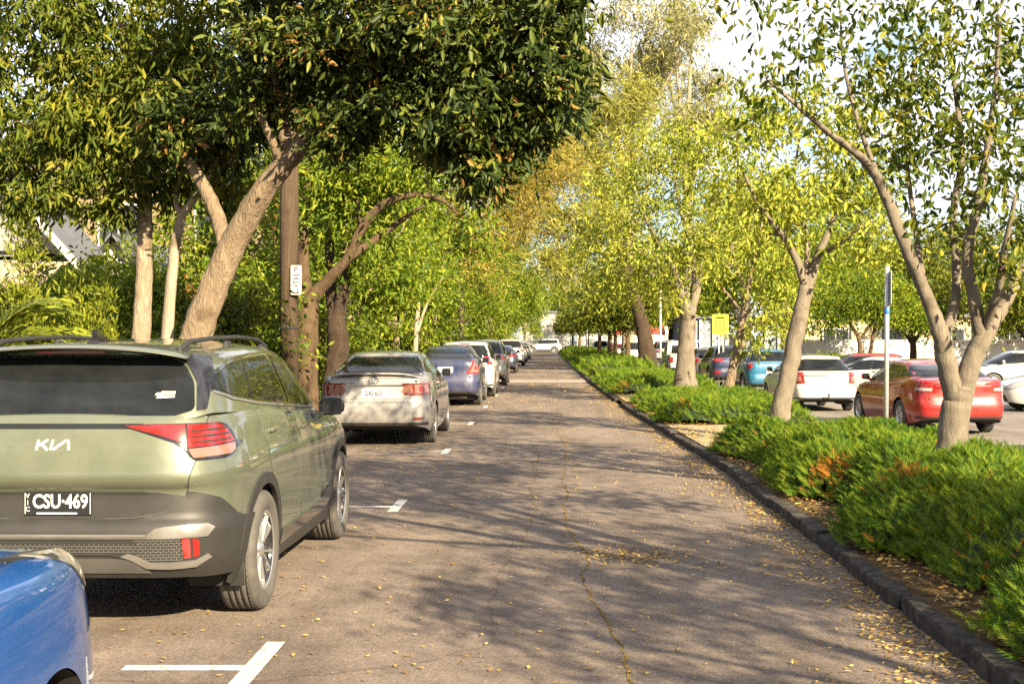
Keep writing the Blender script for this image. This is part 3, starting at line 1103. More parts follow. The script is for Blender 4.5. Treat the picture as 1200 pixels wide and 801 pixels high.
    pale = [(.735, 1.032), (1.105, 1.052), (1.10, 1.005), (1.04, .984), (.755, .977), (.742, 1.0)]
    sq = lambda L: [(a, 1.098 + (b_ - 1.098) * .86) for a, b_ in L]
    hs, red1, red2, red3, pale = map(sq, (hs, red1, red2, red3, pale))
    for sg in (1, -1):
        t = c.patch('tail_light', 'B', 'p', hs, .016, BG, side=sg, step=.03, thick=.014)
        for q, mt in ((red1, 'red_lens'), (red2, 'red_lens'), (red3, 'pink_lens'), (pale, 'pink_lens')):
            c.patch('lens', 'B', 'p', q, .022, M[mt], parent=t, side=sg, step=.03, thick=.008)
        for dz in (.0, .035, .07):
            c.patch('lens_bar', 'B', 'p', strip_poly(sq([(.76, 1.072 + dz), (1.05 - dz * .5, 1.082 + dz)]), .008), .026, M['dark'], parent=t, side=sg, step=.03, thick=.004)
    # emblem: three letters of plain strokes
    mb = MB()
    y = c.surf('B', 'r', 0, 1.075).y - .012

    def stroke(pts, w=.012):
        fr = lambda a, b, d: (a, c.surf('B', 'r', 0, b).y - .006 + d, b)
        mb.poly_extrude(strip_poly(pts, w), -.008, .002, 0, fr)
    zb_, zt_ = 1.045, 1.100
    stroke([(-.110, zb_), (-.102, zt_)]); stroke([(-.098, 1.070), (-.050, zt_)]); stroke([(-.084, 1.078), (-.048, zb_)])
    stroke([(-.032, zb_), (-.024, zt_)]); stroke([(-.018, zb_ + .002), (.050, zt_ - .002)]); stroke([(.060, zt_), (.068, zb_)])
    mb.build('emblem', M['white_ink'], o)
    c.plate('CSU·469', .752, True)
    # bumper cladding
    clad = [(-.0, .345), (.7, .345), (.9, .33), (1.15, .31), (1.30, .30), (1.34, .38), (1.37, .46), (1.405, .55), (1.45, .62), (1.36, .625), (1.2, .635), (1.08, .66), (.99, .71), (.90, .765), (.78, .80), (.70, .815), (.665, .762), (.58, .70), (.40, .664), (0, .655)]
    full = clad[1:] + [(-a, b) for a, b in clad[1:-1][::-1]]
    c.patch('rear_bumper', 'B', 'p', full, .013, BP, step=.03, thick=.012)
    # recessed mesh, trim lines and reflectors
    mesh = [(-.80, .45), (-.45, .44), (-.30, .475), (.30, .475), (.45, .44), (.80, .45), (.84, .50), (.80, .572), (-.80, .572), (-.84, .50)]
    bm_ = c.patch('bumper_mesh', 'B', 'p', mesh, .022, M['dark'], step=.03, thick=.004)
    mb = MB()
    for r in range(8):
        z = .448 + r * .0155
        for k in range(-27, 28):
            x = (k + .5 * (r % 2)) * .027
            if abs(x) > .68: continue
            if abs(x) < .44 and (z < .485 or z > .535): continue
            fr_ = [(x - .011, z), (x + .011, z), (x + .011, z + .0035), (x - .011, z + .0035)]
            c.patch('m', 'B', 'p', fr_, .0255, None, mb=mb, build=False, step=.2, thick=.003)
            fr_ = [(x + .0115, z), (x + .0150, z), (x + .0150, z + .0155), (x + .0115, z + .0155)]
            c.patch('m', 'B', 'p', fr_, .0255, None, mb=mb, build=False, step=.2, thick=.003)
    mb.build('bumper_grid', simple('grille_grey', (.08, .076, .072), .5), o)
    up = [(-.87, .605), (-.82, .625), (-.60, .612), (-.50, .595), (.50, .595), (.60, .612), (.82, .625), (.87, .605), (.82, .575), (.60, .570), (.5, .575), (-.5, .575), (-.60, .570), (-.82, .575)]
    c.patch('bumper_trim', 'B', 'p', up, .030, M['silver_trim'], step=.05, thick=.02)
    for sg in (1, -1):
        c.patch('bumper_trim', 'B', 'p', [(.36, .47), (.42, .45), (.50, .412), (.62, .406), (.76, .412), (.85, .45), (.825, .472), (.75, .440), (.62, .434), (.52, .438), (.44, .478), (.40, .488)], .028, M['silver_trim'], side=sg, step=.05, thick=.015)
        a = c.patch('reflector', 'B', 'p', rounded([(.695, .455), (.732, .457), (.728, .567), (.687, .567)], .008), .027, M['red_lens'], side=sg, step=.03, thick=.012)
        c.patch('reflector', 'B', 'p', rounded([(.744, .458), (.776, .468), (.776, .555), (.740, .567)], .008), .027, M['red_lens'], side=sg, step=.03, thick=.012)
    c.patch('skid_plate', 'B', 'p', [(-.52, .378), (.52, .378), (.46, .44), (.36, .455), (-.36, .455), (-.46, .44)], .02, simple('skid_grey', (.06, .058, .056), .5), step=.06, thick=.01)
    # arch flares and sill cladding
    ri, ro = c.RA - .006, c.RA + .062
    for a in ax:
        poly = [(a + ro * math.cos(t), c.zw + ro * math.sin(t)) for t in np.linspace(-.25, math.pi + .25, 28)] + \
               [(a + ri * math.cos(t), c.zw + ri * math.sin(t)) for t in np.linspace(math.pi + .25, -.25, 28)]
        c.both('arch_flare', 'B', 's', poly, .016, BP, thick=.03)
    y_a, y_b = ax[0] + ro - .03, ax[1] - ro + .03
    c.both('sill_cladding', 'B', 's', [(y_a, .225), (y_b, .225), (y_b + .01, .40), (y_b - .3, .375), (y_a, .36)], .014, BP, thick=.02)
    c.both('sill_strip', 'B', 's', rounded([(y_a + .05, .315), (y_b - .25, .345), (y_b - .02, .43), (y_b - .03, .52), (y_b - .12, .52), (y_b - .45, .445), (y_a + .05, .405)], .03), .022, BG, thick=.02)
    # doors
    ra = ro + .015
    fd = [(-.355, .40), (y_b - .32, .44), (.86, .60), (.90, .80), (.86, 1.07), (-.33, 1.155)]
    arc = [(ax[0] + ra * math.cos(t), c.zw + ra * math.sin(t)) for t in np.linspace(R(66), R(6), 8)]
    rd = [(-.365, .40), (-.34, 1.155), (-1.27, 1.225), (-1.30, 1.05)] + arc
    for sg in (1, -1):
        c.panel('door', 's', fd, sg, r=.03, gap=.005)
        c.panel('door', 's', rd, sg, r=.015, gap=.005)
        # the raised shoulder crease of the flank
    c.handles([(-.17, 1.035), (-1.08, 1.075)])
    # front end
    um = c.umax
    hd = [(um - .55, .70), (um - .60, .82), (um - 1.0, .86), (um - 1.15, .88), (um - 1.05, .74), (um - .8, .66)]
    for sg in (1, -1): c.patch('headlight', 'B', 'p', rounded(hd, .03), .006, M['clear_lens'], side=sg, step=.04)
    c.patch('grille', 'B', 'f', rounded([(-.6, .62), (.6, .62), (.62, .74), (-.62, .74)], .03), .004, BG, thick=.006)
    # roof rails and antenna
    for sg in (1, -1):
        mb = MB()
        pts = []
        for (yy, dz) in ((-1.90, .0), (-1.82, .035), (-1.70, .06), (-1.2, .065), (-.6, .065), (0.0, .06), (.18, .035), (.26, 0)):
            zz = c.GZ(yy) + .012
            pts.append((.565 - .01 * abs(yy + .8), yy, zz + dz * .72))
        mb.tube(pts, [.014, .018, .016, .014, .014, .014, .015, .012], 8)
        for (ya, yb) in ((-1.92, -1.72), (-.9, -.78), (.08, .28)):
            zz = c.GZ((ya + yb) / 2)
            mb.bbox(.54, .57, ya, yb, zz - .03, zz + .038, .012)
        if sg < 0: mb.mirror_x()
        mb.build('roof_rail', BP, o)
    mb = MB()
    mb.poly_extrude([(-1.72, 0), (-1.50, 0), (-1.60, .035), (-1.69, .075), (-1.73, .07)], -.016, .016, 0, lambda a, b, d: (d, a, b + 1.633))
    mb.bbox(-.04, .04, -1.75, -1.5, 1.618, 1.64, .008)
    mb.build('roof_antenna', M['black_gloss'], o)
    c.mirrors(.74, 1.075, BG, .78)
    c.wheels('split', rim=.655, width=.235)
    # small stickers on the rear glass
    mb = MB()
    for (x0, x1, z0, z1) in ((.50, .60, 1.315, 1.33), (.515, .60, 1.335, 1.352), (.49, .53, 1.33, 1.345)):
        c.patch('s', 'G', 'r', [(x0, z0), (x1, z0 + .004), (x1, z1), (x0 + .01, z1)], .0115, None, mb=mb, build=False, thick=.002)
    mb.build('window_sticker', M['white_ink'], o)
    mb = MB()
    c.patch('s', 'G', 'r', [(-.07, 1.212), (.06, 1.212), (.06, 1.22), (-.07, 1.22)], .0115, None, mb=mb, build=False, thick=.002)
    mb.build('window_sticker', M['white_ink'], o)
    return c
# ================================================================== plants
def unitv(v):
    return v / (np.linalg.norm(v, axis=-1, keepdims=True) + 1e-9)


def leaves_geo(cen, axis, ln, wd, rng, fold=0.25, fancy=True):
    """leaf blades: base, belly, tip; two folded halves each"""
    n = len(cen)
    a = unitv(axis)
    r = unitv(rng.normal(size=(n, 3)))
    s = unitv(np.cross(a, r))
    nn = np.cross(s, a)
    ln = np.broadcast_to(np.asarray(ln, float), (n,))[:, None]; wd = np.broadcast_to(np.asarray(wd, float), (n,))[:, None]
    b = cen - a * ln * 0.5
    t = cen + a * ln * 0.5 - nn * ln * 0.10
    if not fancy:
        m1 = cen + s * wd * 0.5; m2 = cen - s * wd * 0.5
        V = np.stack([b, m1, t, m2], 1).reshape(-1, 3)
        F = np.arange(n * 4).reshape(n, 4)
        return V, F, 1
    up = nn * wd * fold
    l1 = b + a * ln * 0.33 + s * wd * 0.5 + up; l2 = b + a * ln * 0.68 + s * wd * 0.38 + up
    r1 = b + a * ln * 0.33 - s * wd * 0.5 + up; r2 = b + a * ln * 0.68 - s * wd * 0.38 + up
    V = np.stack([b, l1, l2, t, r2, r1], 1).reshape(-1, 3)
    i = np.arange(n)[:, None] * 6
    F = np.concatenate([i + [0, 1, 2, 3], i + [0, 3, 4, 5]], 1).reshape(-1, 4)
    return V, F, 2


def smooth_line(pts, n=10, jit=0.0, rng=None):
    """Catmull-Rom through (x, y, z, r) waypoints"""
    P = np.array(pts, float)
    if len(P) == 2: P = np.array([P[0], (P[0] + P[1]) / 2, P[1]])
    Q = np.vstack([2 * P[0] - P[1], P, 2 * P[-1] - P[-2]])
    out = []
    for i in range(1, len(Q) - 2):
        for t in np.linspace(0, 1, n, endpoint=False):
            out.append(0.5 * ((2 * Q[i]) + (-Q[i - 1] + Q[i + 1]) * t + (2 * Q[i - 1] - 5 * Q[i] + 4 * Q[i + 1] - Q[i + 2]) * t * t + (-Q[i - 1] + 3 * Q[i] - 3 * Q[i + 1] + Q[i + 2]) * t ** 3))
    out.append(P[-1])
    out = np.array(out)
    if jit and rng is not None:
        out[1:-1, :3] += rng.normal(size=(len(out) - 2, 3)) * jit * out[1:-1, 3:4]
    return out


def grow_tree(root, limbs, blobs, leaf, bark, seed, twig_r=0.006, sides=10, flare=1.35, bare=0.0, jit=0.035, lift=0.12, reach=9.0, tw_sides=4):
    """limbs: waypoint lists; blobs: (centre, radii, clusters); leaf: dict; grows twigs from the limbs to every leaf cluster"""
    rng = np.random.default_rng(seed)
    mb = MB()
    SP, SR = [], []
    for li, lb in enumerate(limbs):
        L = smooth_line(lb, 8, jit, rng)
        rad = L[:, 3].copy()
        if li == 0 and flare > 1:
            h = L[:, 2] - L[0, 2]
            rad *= 1 + (flare - 1) * np.exp(-h / (0.9 * L[0, 3] + 0.05))
        big = L[0, 3] > 0.04
        i0 = len(mb.v)
        ns = sides + 6 if big else 7
        mb.tube(L[:, :3], list(rad), ns)
        if big:
            ph = rng.uniform(0, 6.28, 6)
            for i in range(len(L)):
                for k in range(ns):
                    t = 2 * math.pi * k / ns
                    hgt = i * 0.55
                    f = 1 + .05 * math.sin(2 * t + ph[0] + .25 * hgt) + .035 * math.sin(3 * t + ph[1] - .5 * hgt) + .045 * math.sin(1.7 * hgt + ph[2] + t) * math.sin(.9 * hgt + ph[3]) + .02 * rng.normal()
                    if li == 0: f += .22 * math.exp(-(L[i, 2] - L[0, 2]) / (1.3 * L[0, 3])) * max(0, math.sin(4 * t + ph[4]))
                    p = np.array(mb.v[i0 + i * ns + k]); c = L[i, :3]
                    mb.v[i0 + i * ns + k] = tuple(c + (p - c) * f)
        k0 = 0 if li else int(len(L) * 0.35)
        SP.append(L[k0:, :3]); SR.append(L[k0:, 3])
    SP = np.concatenate(SP); SR = np.concatenate(SR)
    cl = []
    for (c, r, n) in blobs:
        d = unitv(rng.normal(size=(n, 3))) * (rng.random((n, 1)) ** 0.42)
        d *= np.where(rng.random((n, 1)) < .14, 1.28, 1.0)
        cl.append(np.array(c) + d * np.array(r))
    cl = np.concatenate(cl)
    d0 = np.min(np.linalg.norm(cl[:, None, :] - SP[None, ::2, :], axis=2), axis=1)
    order = np.argsort(d0)
    lc, la, lt = [], [], []
    for ci in order:
        c = cl[ci]
        v = c - SP
        d = np.linalg.norm(v, axis=1)
        cost = d * (1 + 0.35 * np.clip(-v[:, 2] / (d + 1e-6), 0, 1)) + 0.25 * np.clip(0.02 - SR, 0, 1) * 20
        k = int(np.argmin(cost))
        p0 = SP[k]; dist = d[k]
        if dist > reach: continue
        r0 = min(SR[k] * 0.7, twig_r + 0.012 * dist)
        m = max(3, min(7, int(dist / 0.25) + 2))
        mid = (p0 + c) / 2 + np.array([0, 0, lift * dist]) + rng.normal(size=3) * dist * 0.10
        t = np.linspace(0, 1, m)[:, None]
        P = p0 * (1 - t) ** 2 + mid * 2 * t * (1 - t) + c * t * t
        P[1:-1] += rng.normal(size=(m - 2, 3)) * dist * 0.025
        rr = r0 + (twig_r * 0.55 - r0) * t[:, 0] ** 0.8
        mb.tube(P, list(np.maximum(rr, twig_r * 0.5)), tw_sides, cap=False)
        SP = np.vstack([SP, P[1:]]); SR = np.concatenate([SR, rr[1:]])
        if rng.random() < bare: continue
        n = int(leaf['n'] * rng.uniform(0.5, 1.4))
        rc = leaf['spread'] * rng.uniform(0.7, 1.3)
        off = rng.normal(size=(n, 3)) * rc * np.array([1, 1, leaf.get('flat', 0.75)])
        # some sit along the twig itself
        on = rng.random(n) < leaf.get('on', 0.25)
        tt = rng.random(n)[:, None]
        along = p0 * (1 - tt) ** 2 + mid * 2 * tt * (1 - tt) + c * tt * tt + rng.normal(size=(n, 3)) * rc * 0.3
        pos = np.where(on[:, None], along, c + off)
        ax = unitv(off) * 0.6 + rng.normal(size=(n, 3)) * 0.5 + np.array([0, 0, -leaf.get('droop', 0.4)])
        lc.append(pos); la.append(ax); lt.append(np.full(n, rng.normal() * .15))
    trunk = mb.build('trunk', bark, root)
    if lc:
        lc = np.concatenate(lc); la = np.concatenate(la)
        n = len(lc)
        ln = leaf['len'] * np.clip(np.exp(rng.normal(size=n) * .30), .45, 1.6)
        V, F, q = leaves_geo(lc, la, ln, ln * leaf['w'], rng, fancy=leaf.get('fancy', True))
        tint = np.clip(rng.beta(1.7, 1.7, n) + np.concatenate(lt), 0, 1)
        np_mesh('crown', V, F, leaf['mat'], root, tint=np.repeat(tint, q))
    return trunk


def copy_tree(o, loc, rz=0, scale=1, label=None):
    c = o.copy(); C.objects.link(c)
    c.location = loc; c.rotation_euler = (0, 0, rz); c.scale = (scale,) * 3
    for ch in list(o.children):
        k = ch.copy(); C.objects.link(k); k.parent = c
    if label: c['label'] = label
    return c


def bush(name, label, cat, base, blobs, leaf, bark, seed, group=None, stems=5, core=None):
    """many-stemmed shrub"""
    rng = np.random.default_rng(seed)
    o = thing(name, label, cat, base, 0, group)
    top = max(b[0][2] + b[1][2] for b in blobs)
    limbs = []
    for k in range(stems):
        b = blobs[k % len(blobs)]
        x0, y0 = rng.normal(size=2) * 0.12
        c = np.array(b[0]) + rng.normal(size=3) * np.array(b[1]) * 0.3
        limbs.append([(x0, y0, 0, .035), ((x0 + c[0]) / 2, (y0 + c[1]) / 2, c[2] * .55, .025), (c[0], c[1], c[2], .012)])
    grow_tree(o, limbs, blobs, leaf, bark, seed, sides=6, flare=1, twig_r=.006)
    return o


def juniper(label, outline, height, dens, size, seed, mat, dead=(), z0=0.11):
    """low spreading juniper bed: a lumpy mound covered in feathery sprays; outline = (x0(y), x1(y), ya, yb)"""
    rng = np.random.default_rng(seed)
    fx0, fx1, ya, yb = outline
    cx, cy = (fx0((ya + yb) / 2) + fx1((ya + yb) / 2)) / 2, (ya + yb) / 2
    o = thing('juniper_hedge', label, 'hedge', (cx, cy, z0), 0, 'juniper beds beside the kerb')
    ph = rng.uniform(0, 6.28, 12); kx = rng.uniform(1.2, 6.5, 12); ky = rng.uniform(.8, 5.5, 12)

    def lump(x, y):
        v = 0
        for a, b, c in zip(ph, kx, ky): v = v + np.sin(b * x + a) * np.sin(c * y + 2 * a)
        return v / 12

    def h(x, y):
        x0 = np.array([fx0(t) for t in np.atleast_1d(y)]) if not np.isscalar(y) else fx0(y)
        x1 = np.array([fx1(t) for t in np.atleast_1d(y)]) if not np.isscalar(y) else fx1(y)
        wob = 0.20 * np.sin(1.7 * y + ph[0]) + 0.10 * np.sin(4.1 * y + ph[1])
        e = np.minimum(np.minimum(x - x0 - wob, x1 + wob - x), np.minimum(y - ya, yb - y) + 0.1 * np.sin(3 * x))
        f = 1 - np.clip(1 - np.clip(e, 0, None) / 0.55, 0, 1) ** 2.2
        return np.where(e > 0, height * f * (0.84 + 0.75 * lump(x, y)), -0.02)
    # mound
    st = 0.11 if ya < 20 else .2
    xs = np.arange(min(fx0(ya), fx0(yb)) - .3, max(fx1(ya), fx1(yb)) + .3, st); ys = np.arange(ya - .2, yb + .2, st)
    X, Y = np.meshgrid(xs, ys)
    Z = h(X.ravel(), Y.ravel()).reshape(X.shape) * 0.80
    V = np.stack([X.ravel() - cx, Y.ravel() - cy, Z.ravel()], 1)
    nx = len(xs)
    idx = np.arange(X.size).reshape(X.shape)
    F = np.stack([idx[:-1, :-1], idx[:-1, 1:], idx[1:, 1:], idx[1:, :-1]], -1).reshape(-1, 4)
    ok = (Z.ravel()[F] > 0.0).all(axis=1)
    np_mesh('mound', V, F[ok], M['hedge_core'], o, smooth=True)
    # sprays
    n = int(dens * (yb - ya) * (fx1(cy) - fx0(cy)) * 1.25)
    x = rng.uniform(xs[0], xs[-1], n); y = rng.uniform(ya, yb, n)
    # more sprays on the flanks
    z = h(x, y)
    k = z > 0.02
    x, y, z = x[k], y[k], z[k]
    e = 0.05
    gx = (h(x + e, y) - h(x - e, y)) / (2 * e); gy = (h(x, y + e) - h(x, y - e)) / (2 * e)
    sl = np.sqrt(1 + gx ** 2 + gy ** 2)
    rep = np.clip(np.round(sl * rng.uniform(.7, 1.2, len(x))), 1, 4).astype(int)
    x, y, z, gx, gy = [np.repeat(q, rep) for q in (x, y, z, gx, gy)]
    m = len(x)
    x = x + rng.normal(size=m) * .05; y = y + rng.normal(size=m) * .05
    z = np.clip(z - np.abs(rng.normal(size=m)) * .05, 0.03, None)
    nrm = unitv(np.stack([-gx, -gy, np.ones(m)], 1))
    az = rng.uniform(0, 6.28, m)
    az = np.where(rng.random(m) < .28, az * .25 + 1.2 + .8 * np.sin(1.3 * x + y), az)
    axs = unitv(np.stack([np.cos(az), np.sin(az), np.zeros(m)], 1) * .85 + nrm * rng.uniform(.25, .8, (m, 1)) + np.array([0, 0, .38]))
    sd = unitv(np.cross(axs, nrm + rng.normal(size=(m, 3)) * .35))
    nn = np.cross(sd, axs)
    S = size * rng.uniform(.6, 1.35, m)
    # template (along, side, up) of one feathery spray
    T = []
    for i, t in enumerate(np.linspace(.08, .94, 9)):
        for sg in (-1, 1):
            L = .36 * (1 - t * .70)
            b = np.array([t - .12, 0, 0]); tip = np.array([t + .26 - .1 * t, sg * L, .07 + .09 * (i % 2)]); w = .045
            T.append([b + [-w, 0, 0], b + [w, 0, 0], tip])
    T.append([np.array([.75, -.03, 0]), np.array([.75, .03, 0]), np.array([1.1, 0, .04])])
    T.append([np.array([-.1, -.025, 0]), np.array([-.1, .025, 0]), np.array([.9, 0, .0])])
    T = np.array(T).reshape(-1, 3)
    base = np.stack([x - cx, y - cy, z], 1)
    V = base[:, None, :] + S[:, None, None] * (T[None, :, 0:1] * axs[:, None, :] + T[None, :, 1:2] * sd[:, None, :] + T[None, :, 2:3] * nn[:, None, :])
    V = V.reshape(-1, 3)
    F = np.arange(len(V)).reshape(-1, 3)
    tint = np.clip(.50 + .17 * rng.normal(size=m) + .30 * lump(x * .7, y * .7), 0, .8)
    for (dx, dy, dr) in dead:
        q = (np.hypot(x - dx, (y - dy) * .8) < dr * rng.uniform(.2, 1.0, m)) & (rng.random(m) < .75)
        tint = np.where(q, rng.uniform(.88, 1, m), tint)
    tint = np.where(rng.random(m) < .006, .9, tint)
    tt = np.repeat(tint, len(T) // 3)
    tt = np.where(tt < .82, np.clip(tt + rng.normal(size=len(tt)) * .13, 0, .8), tt)
    np_mesh('foliage', V, F, mat, o, tint=tt)
    return o


def palm(label, base, fronds, seed, L=1.5):
    rng = np.random.default_rng(seed)
    o = thing('palm_tree', label, 'palm', base)
    mb = MB()
    mb.tube([(0, 0, 0), (.02, 0, .6), (.03, .01, 1.25)], [.16, .17, .12], 12)
    mb.build('trunk', M['bark_brown'], o)
    Vs, Fs, ti = [], [], []
    nb = 0
    for (az, el) in fronds:
        d = np.array([math.cos(az), math.sin(az), 0])
        pts = []
        p = np.array([.03, .01, 1.2]); e = el
        for i in range(17):
            pts.append(p.copy())
            p = p + (d * math.cos(e) + np.array([0, 0, math.sin(e)])) * L / 16
            e -= .06 + .004 * i
        pts = np.array(pts)
        sm = MB(); sm.tube(pts, list(np.linspace(.014, .004, 17)), 5)
        fr = sm.build('frond', M['palm_stem'], o)
        V, F = [], []
        side = np.cross(d, [0, 0, 1])
        for i in np.linspace(2.5, 15.8, 44):
            q = np.array([np.interp(i, range(17), pts[:, k]) for k in range(3)])
            t = unitv(np.array([np.interp(i + .3, range(17), pts[:, k]) for k in range(3)]) - q + 1e-6 * d)
            up = np.cross(side, t)
            ll = .42 * L / 1.5 * (1 - .55 * abs(i - 7) / 9) * rng.uniform(.85, 1.1)
            for sg in (-1, 1):
                ax = unitv(side * sg * .75 + t * .7 + up * rng.uniform(.05, .4))
                w = up * .0 + t * .011
                b = len(V)
                V += [q - w, q + w, q + ax * ll * .6 + w * 1.1 - np.array([0, 0, .02]), q + ax * ll - np.array([0, 0, .08])]
                F.append((b, b + 1, b + 2, b + 3))
        np_mesh('leaflets', np.array(V), np.array(F), M['leaf_palm'], fr, tint=rng.uniform(.2, 1, len(F)))
    return o


LITTER = []


def litter(n, fx, fy, seed, zf, size=(.025, .06)):
    rng = np.random.default_rng(seed)
    x = fx(rng, n); y = fy(rng, n)
    if callable(x): x = x(y)
    z = np.array([zf(a, b) for a, b in zip(x, y)])
    LITTER.append((x, y, z, rng.uniform(size[0], size[1], n)))
# ================================================================== ground
def asphalt_mat(name, lo, hi, speck=1.0):
    m, nt, b, o = new_mat(name)
    co = objco(nt)
    big = noise(nt, co, .35, 6, .6, .4)
    mid = noise(nt, co, 2.3, 6, .7)
    base = ramp(nt, big, [(.3, lo), (.5, tuple((a + c) / 2 for a, c in zip(lo, hi))), (.72, hi)])
    c1 = mixc(nt, .45, base, ramp(nt, mid, [(.3, tuple(x * .72 for x in lo)), (.7, tuple(min(1, x * 1.15) for x in hi))]))
    v = nt.nodes.new('ShaderNodeTexVoronoi'); v.inputs['Scale'].default_value = 95
    nt.links.new(co, v.inputs['Vector'])
    bw = nt.nodes.new('ShaderNodeRGBToBW'); nt.links.new(v.outputs['Color'], bw.inputs[0])
    sp = ramp(nt, bw.outputs[0], [(.15, (.72, .70, .68)), (.5, (1, 1, 1)), (.85, (1.32, 1.29, 1.24))])
    c2 = mixc(nt, speck, c1, sp, 'MULTIPLY')
    # hairline cracks
    w = nt.nodes.new('ShaderNodeTexVoronoi'); w.feature = 'DISTANCE_TO_EDGE'; w.inputs['Scale'].default_value = .38
    wn = nt.nodes.new('ShaderNodeTexNoise'); wn.inputs['Scale'].default_value = 1.4; wn.inputs['Detail'].default_value = 5
    nt.links.new(co, wn.inputs['Vector'])
    wc = mixc(nt, .34, co, wn.outputs['Color'])
    nt.links.new(wc, w.inputs['Vector'])
    cr = ramp(nt, w.outputs['Distance'], [(0, (.45, .42, .38)), (.006, (1, 1, 1))])
    c3 = mixc(nt, .5, c2, cr, 'MULTIPLY')
    # oil and tyre wear along the bays
    st = ramp(nt, noise(nt, objco(nt, (1.6, .25, 1)), 1.1, 4, .6), [(.48, (1, 1, 1)), (.72, (.52, .50, .49))])
    c4 = mixc(nt, .8, c3, st, 'MULTIPLY')
    nt.links.new(c4, b.inputs['Base Color'])
    b.inputs['Roughness'].default_value = .88
    b.inputs['Specular IOR Level'].default_value = .25
    bump(nt, b, noise(nt, co, 70, 5, .7), .55, .012)
    return m


def soil_mat(name, cols, scale=5):
    m, nt, b, o = new_mat(name)
    co = objco(nt)
    f = noise(nt, co, scale, 8, .72, .5)
    c = ramp(nt, f, [(.28, cols[0]), (.48, cols[1]), (.62, cols[2]), (.75, cols[3])])
    g = noise(nt, co, scale * 14, 4, .7)
    c = mixc(nt, .5, c, ramp(nt, g, [(.3, (.5, .5, .5)), (.7, (1.3, 1.25, 1.15))]), 'MULTIPLY')
    nt.links.new(c, b.inputs['Base Color']); b.inputs['Roughness'].default_value = .95
    b.inputs['Specular IOR Level'].default_value = .15
    bump(nt, b, noise(nt, co, scale * 8, 6, .7), .7, .03)
    return m


M['asphalt'] = asphalt_mat('asphalt', (.088, .071, .061), (.200, .162, .136))
M['carpark'] = asphalt_mat('carpark_asphalt', (.13, .115, .105), (.20, .175, .155), .8)
M['soil'] = soil_mat('leaf_strewn_soil', ((.03, .02, .012), (.07, .045, .022), (.14, .09, .04), (.26, .17, .07)), 6)
M['grass_soil'] = soil_mat('dry_verge', ((.025, .03, .01), (.06, .06, .02), (.11, .095, .035), (.17, .14, .06)), 2)
M['gravel'] = soil_mat('pale_crossing', ((.20, .16, .10), (.32, .27, .18), (.40, .34, .24), (.48, .42, .31)), 3)
M['bluestone'] = soil_mat('bluestone', ((.018, .018, .019), (.05, .046, .043), (.095, .085, .075), (.17, .14, .10)), 7)
M['brick_band'] = simple('paver_band', (.30, .20, .17), .9, var=.25, vscale=9)
M['marking'] = None
m_, nt_, b_, o_ = new_mat('worn_road_paint')
f_ = noise(nt_, objco(nt_), 17, 8, .8)
nt_.links.new(ramp(nt_, f_, [(.38, (.17, .14, .115)), (.48, (.46, .44, .41)), (.7, (.58, .56, .53))]), b_.inputs['Base Color'])
b_.inputs['Roughness'].default_value = .8
M['marking'] = m_
M['crack'] = soil_mat('crack_fill', ((.03, .02, .008), (.16, .10, .025), (.36, .24, .06), (.46, .33, .09)), 16)
M['hedge_core'] = simple('hedge_core', (.014, .026, .005), .95, var=.4, vscale=12, bmp=.5, bscale=30)  # very dark green: shade in the gaps between sprays is put into this colour
M['bark_grey'] = bark_mat('bark_grey', (.065, .054, .043), (.20, .168, .13), 9, .35, .3)
M['bark_brown'] = bark_mat('bark_brown', (.04, .026, .016), (.15, .10, .058), 8, .3, .7)
M['bark_pale'] = bark_mat('bark_pale', (.08, .055, .038), (.32, .25, .18), 5, .25, .6)
M['bark_dark'] = bark_mat('bark_dark', (.022, .016, .012), (.08, .055, .036), 8, .25, .8)
M['bark_tan'] = bark_mat('bark_tan', (.065, .046, .032), (.26, .195, .13), 5, .3, .7)
M['bark_white'] = bark_mat('bark_white', (.13, .10, .07), (.34, .28, .21), 5, .3, .3)
M['leaf_dark'] = leaf_mat('leaf_dark', [(0, (.012, .025, .005)), (.5, (.034, .055, .010)), (.8, (.115, .14, .02)), (.97, (.17, .17, .028)), (1, (.22, .12, .03))], .28, .5, .22)
M['leaf_mid'] = leaf_mat('leaf_mid', [(0, (.025, .045, .006)), (.5, (.085, .115, .012)), (1, (.20, .19, .022))], .35)
M['leaf_elm'] = leaf_mat('leaf_elm', [(0, (.026, .052, .008)), (.5, (.085, .12, .014)), (.85, (.19, .20, .024)), (1, (.32, .27, .035))], .4, .5)
M['leaf_yellow'] = leaf_mat('leaf_yellow', [(0, (.10, .145, .016)), (.5, (.25, .29, .036)), (1, (.42, .40, .07))], .45)
M['leaf_lime'] = leaf_mat('leaf_lime', [(0, (.045, .09, .008)), (.5, (.12, .18, .013)), (1, (.28, .30, .03))], .45)
M['leaf_olive'] = leaf_mat('leaf_olive', [(0, (.13, .14, .028)), (.5, (.255, .26, .052)), (1, (.38, .34, .09))], .4)
M['leaf_gum'] = leaf_mat('leaf_gum', [(0, (.12, .13, .06)), (.5, (.24, .235, .11)), (1, (.36, .33, .17))], .4)
M['leaf_rust'] = leaf_mat('leaf_rust', [(0, (.12, .10, .02)), (.5, (.25, .205, .04)), (1, (.38, .29, .07))], .4)
M['leaf_palm'] = leaf_mat('leaf_palm', [(0, (.07, .12, .012)), (1, (.26, .28, .035))], .35)
M['palm_stem'] = simple('palm_stem', (.18, .19, .05), .6)
M['leaf_fern'] = leaf_mat('leaf_conifer', [(0, (.07, .11, .010)), (1, (.24, .25, .025))], .3)
M['juniper'] = leaf_mat('juniper', [(0, (.016, .045, .006)), (.4, (.058, .125, .010)), (.78, (.17, .23, .016)), (.84, (.22, .13, .02)), (1, (.32, .13, .02))], .35, .6, .15)
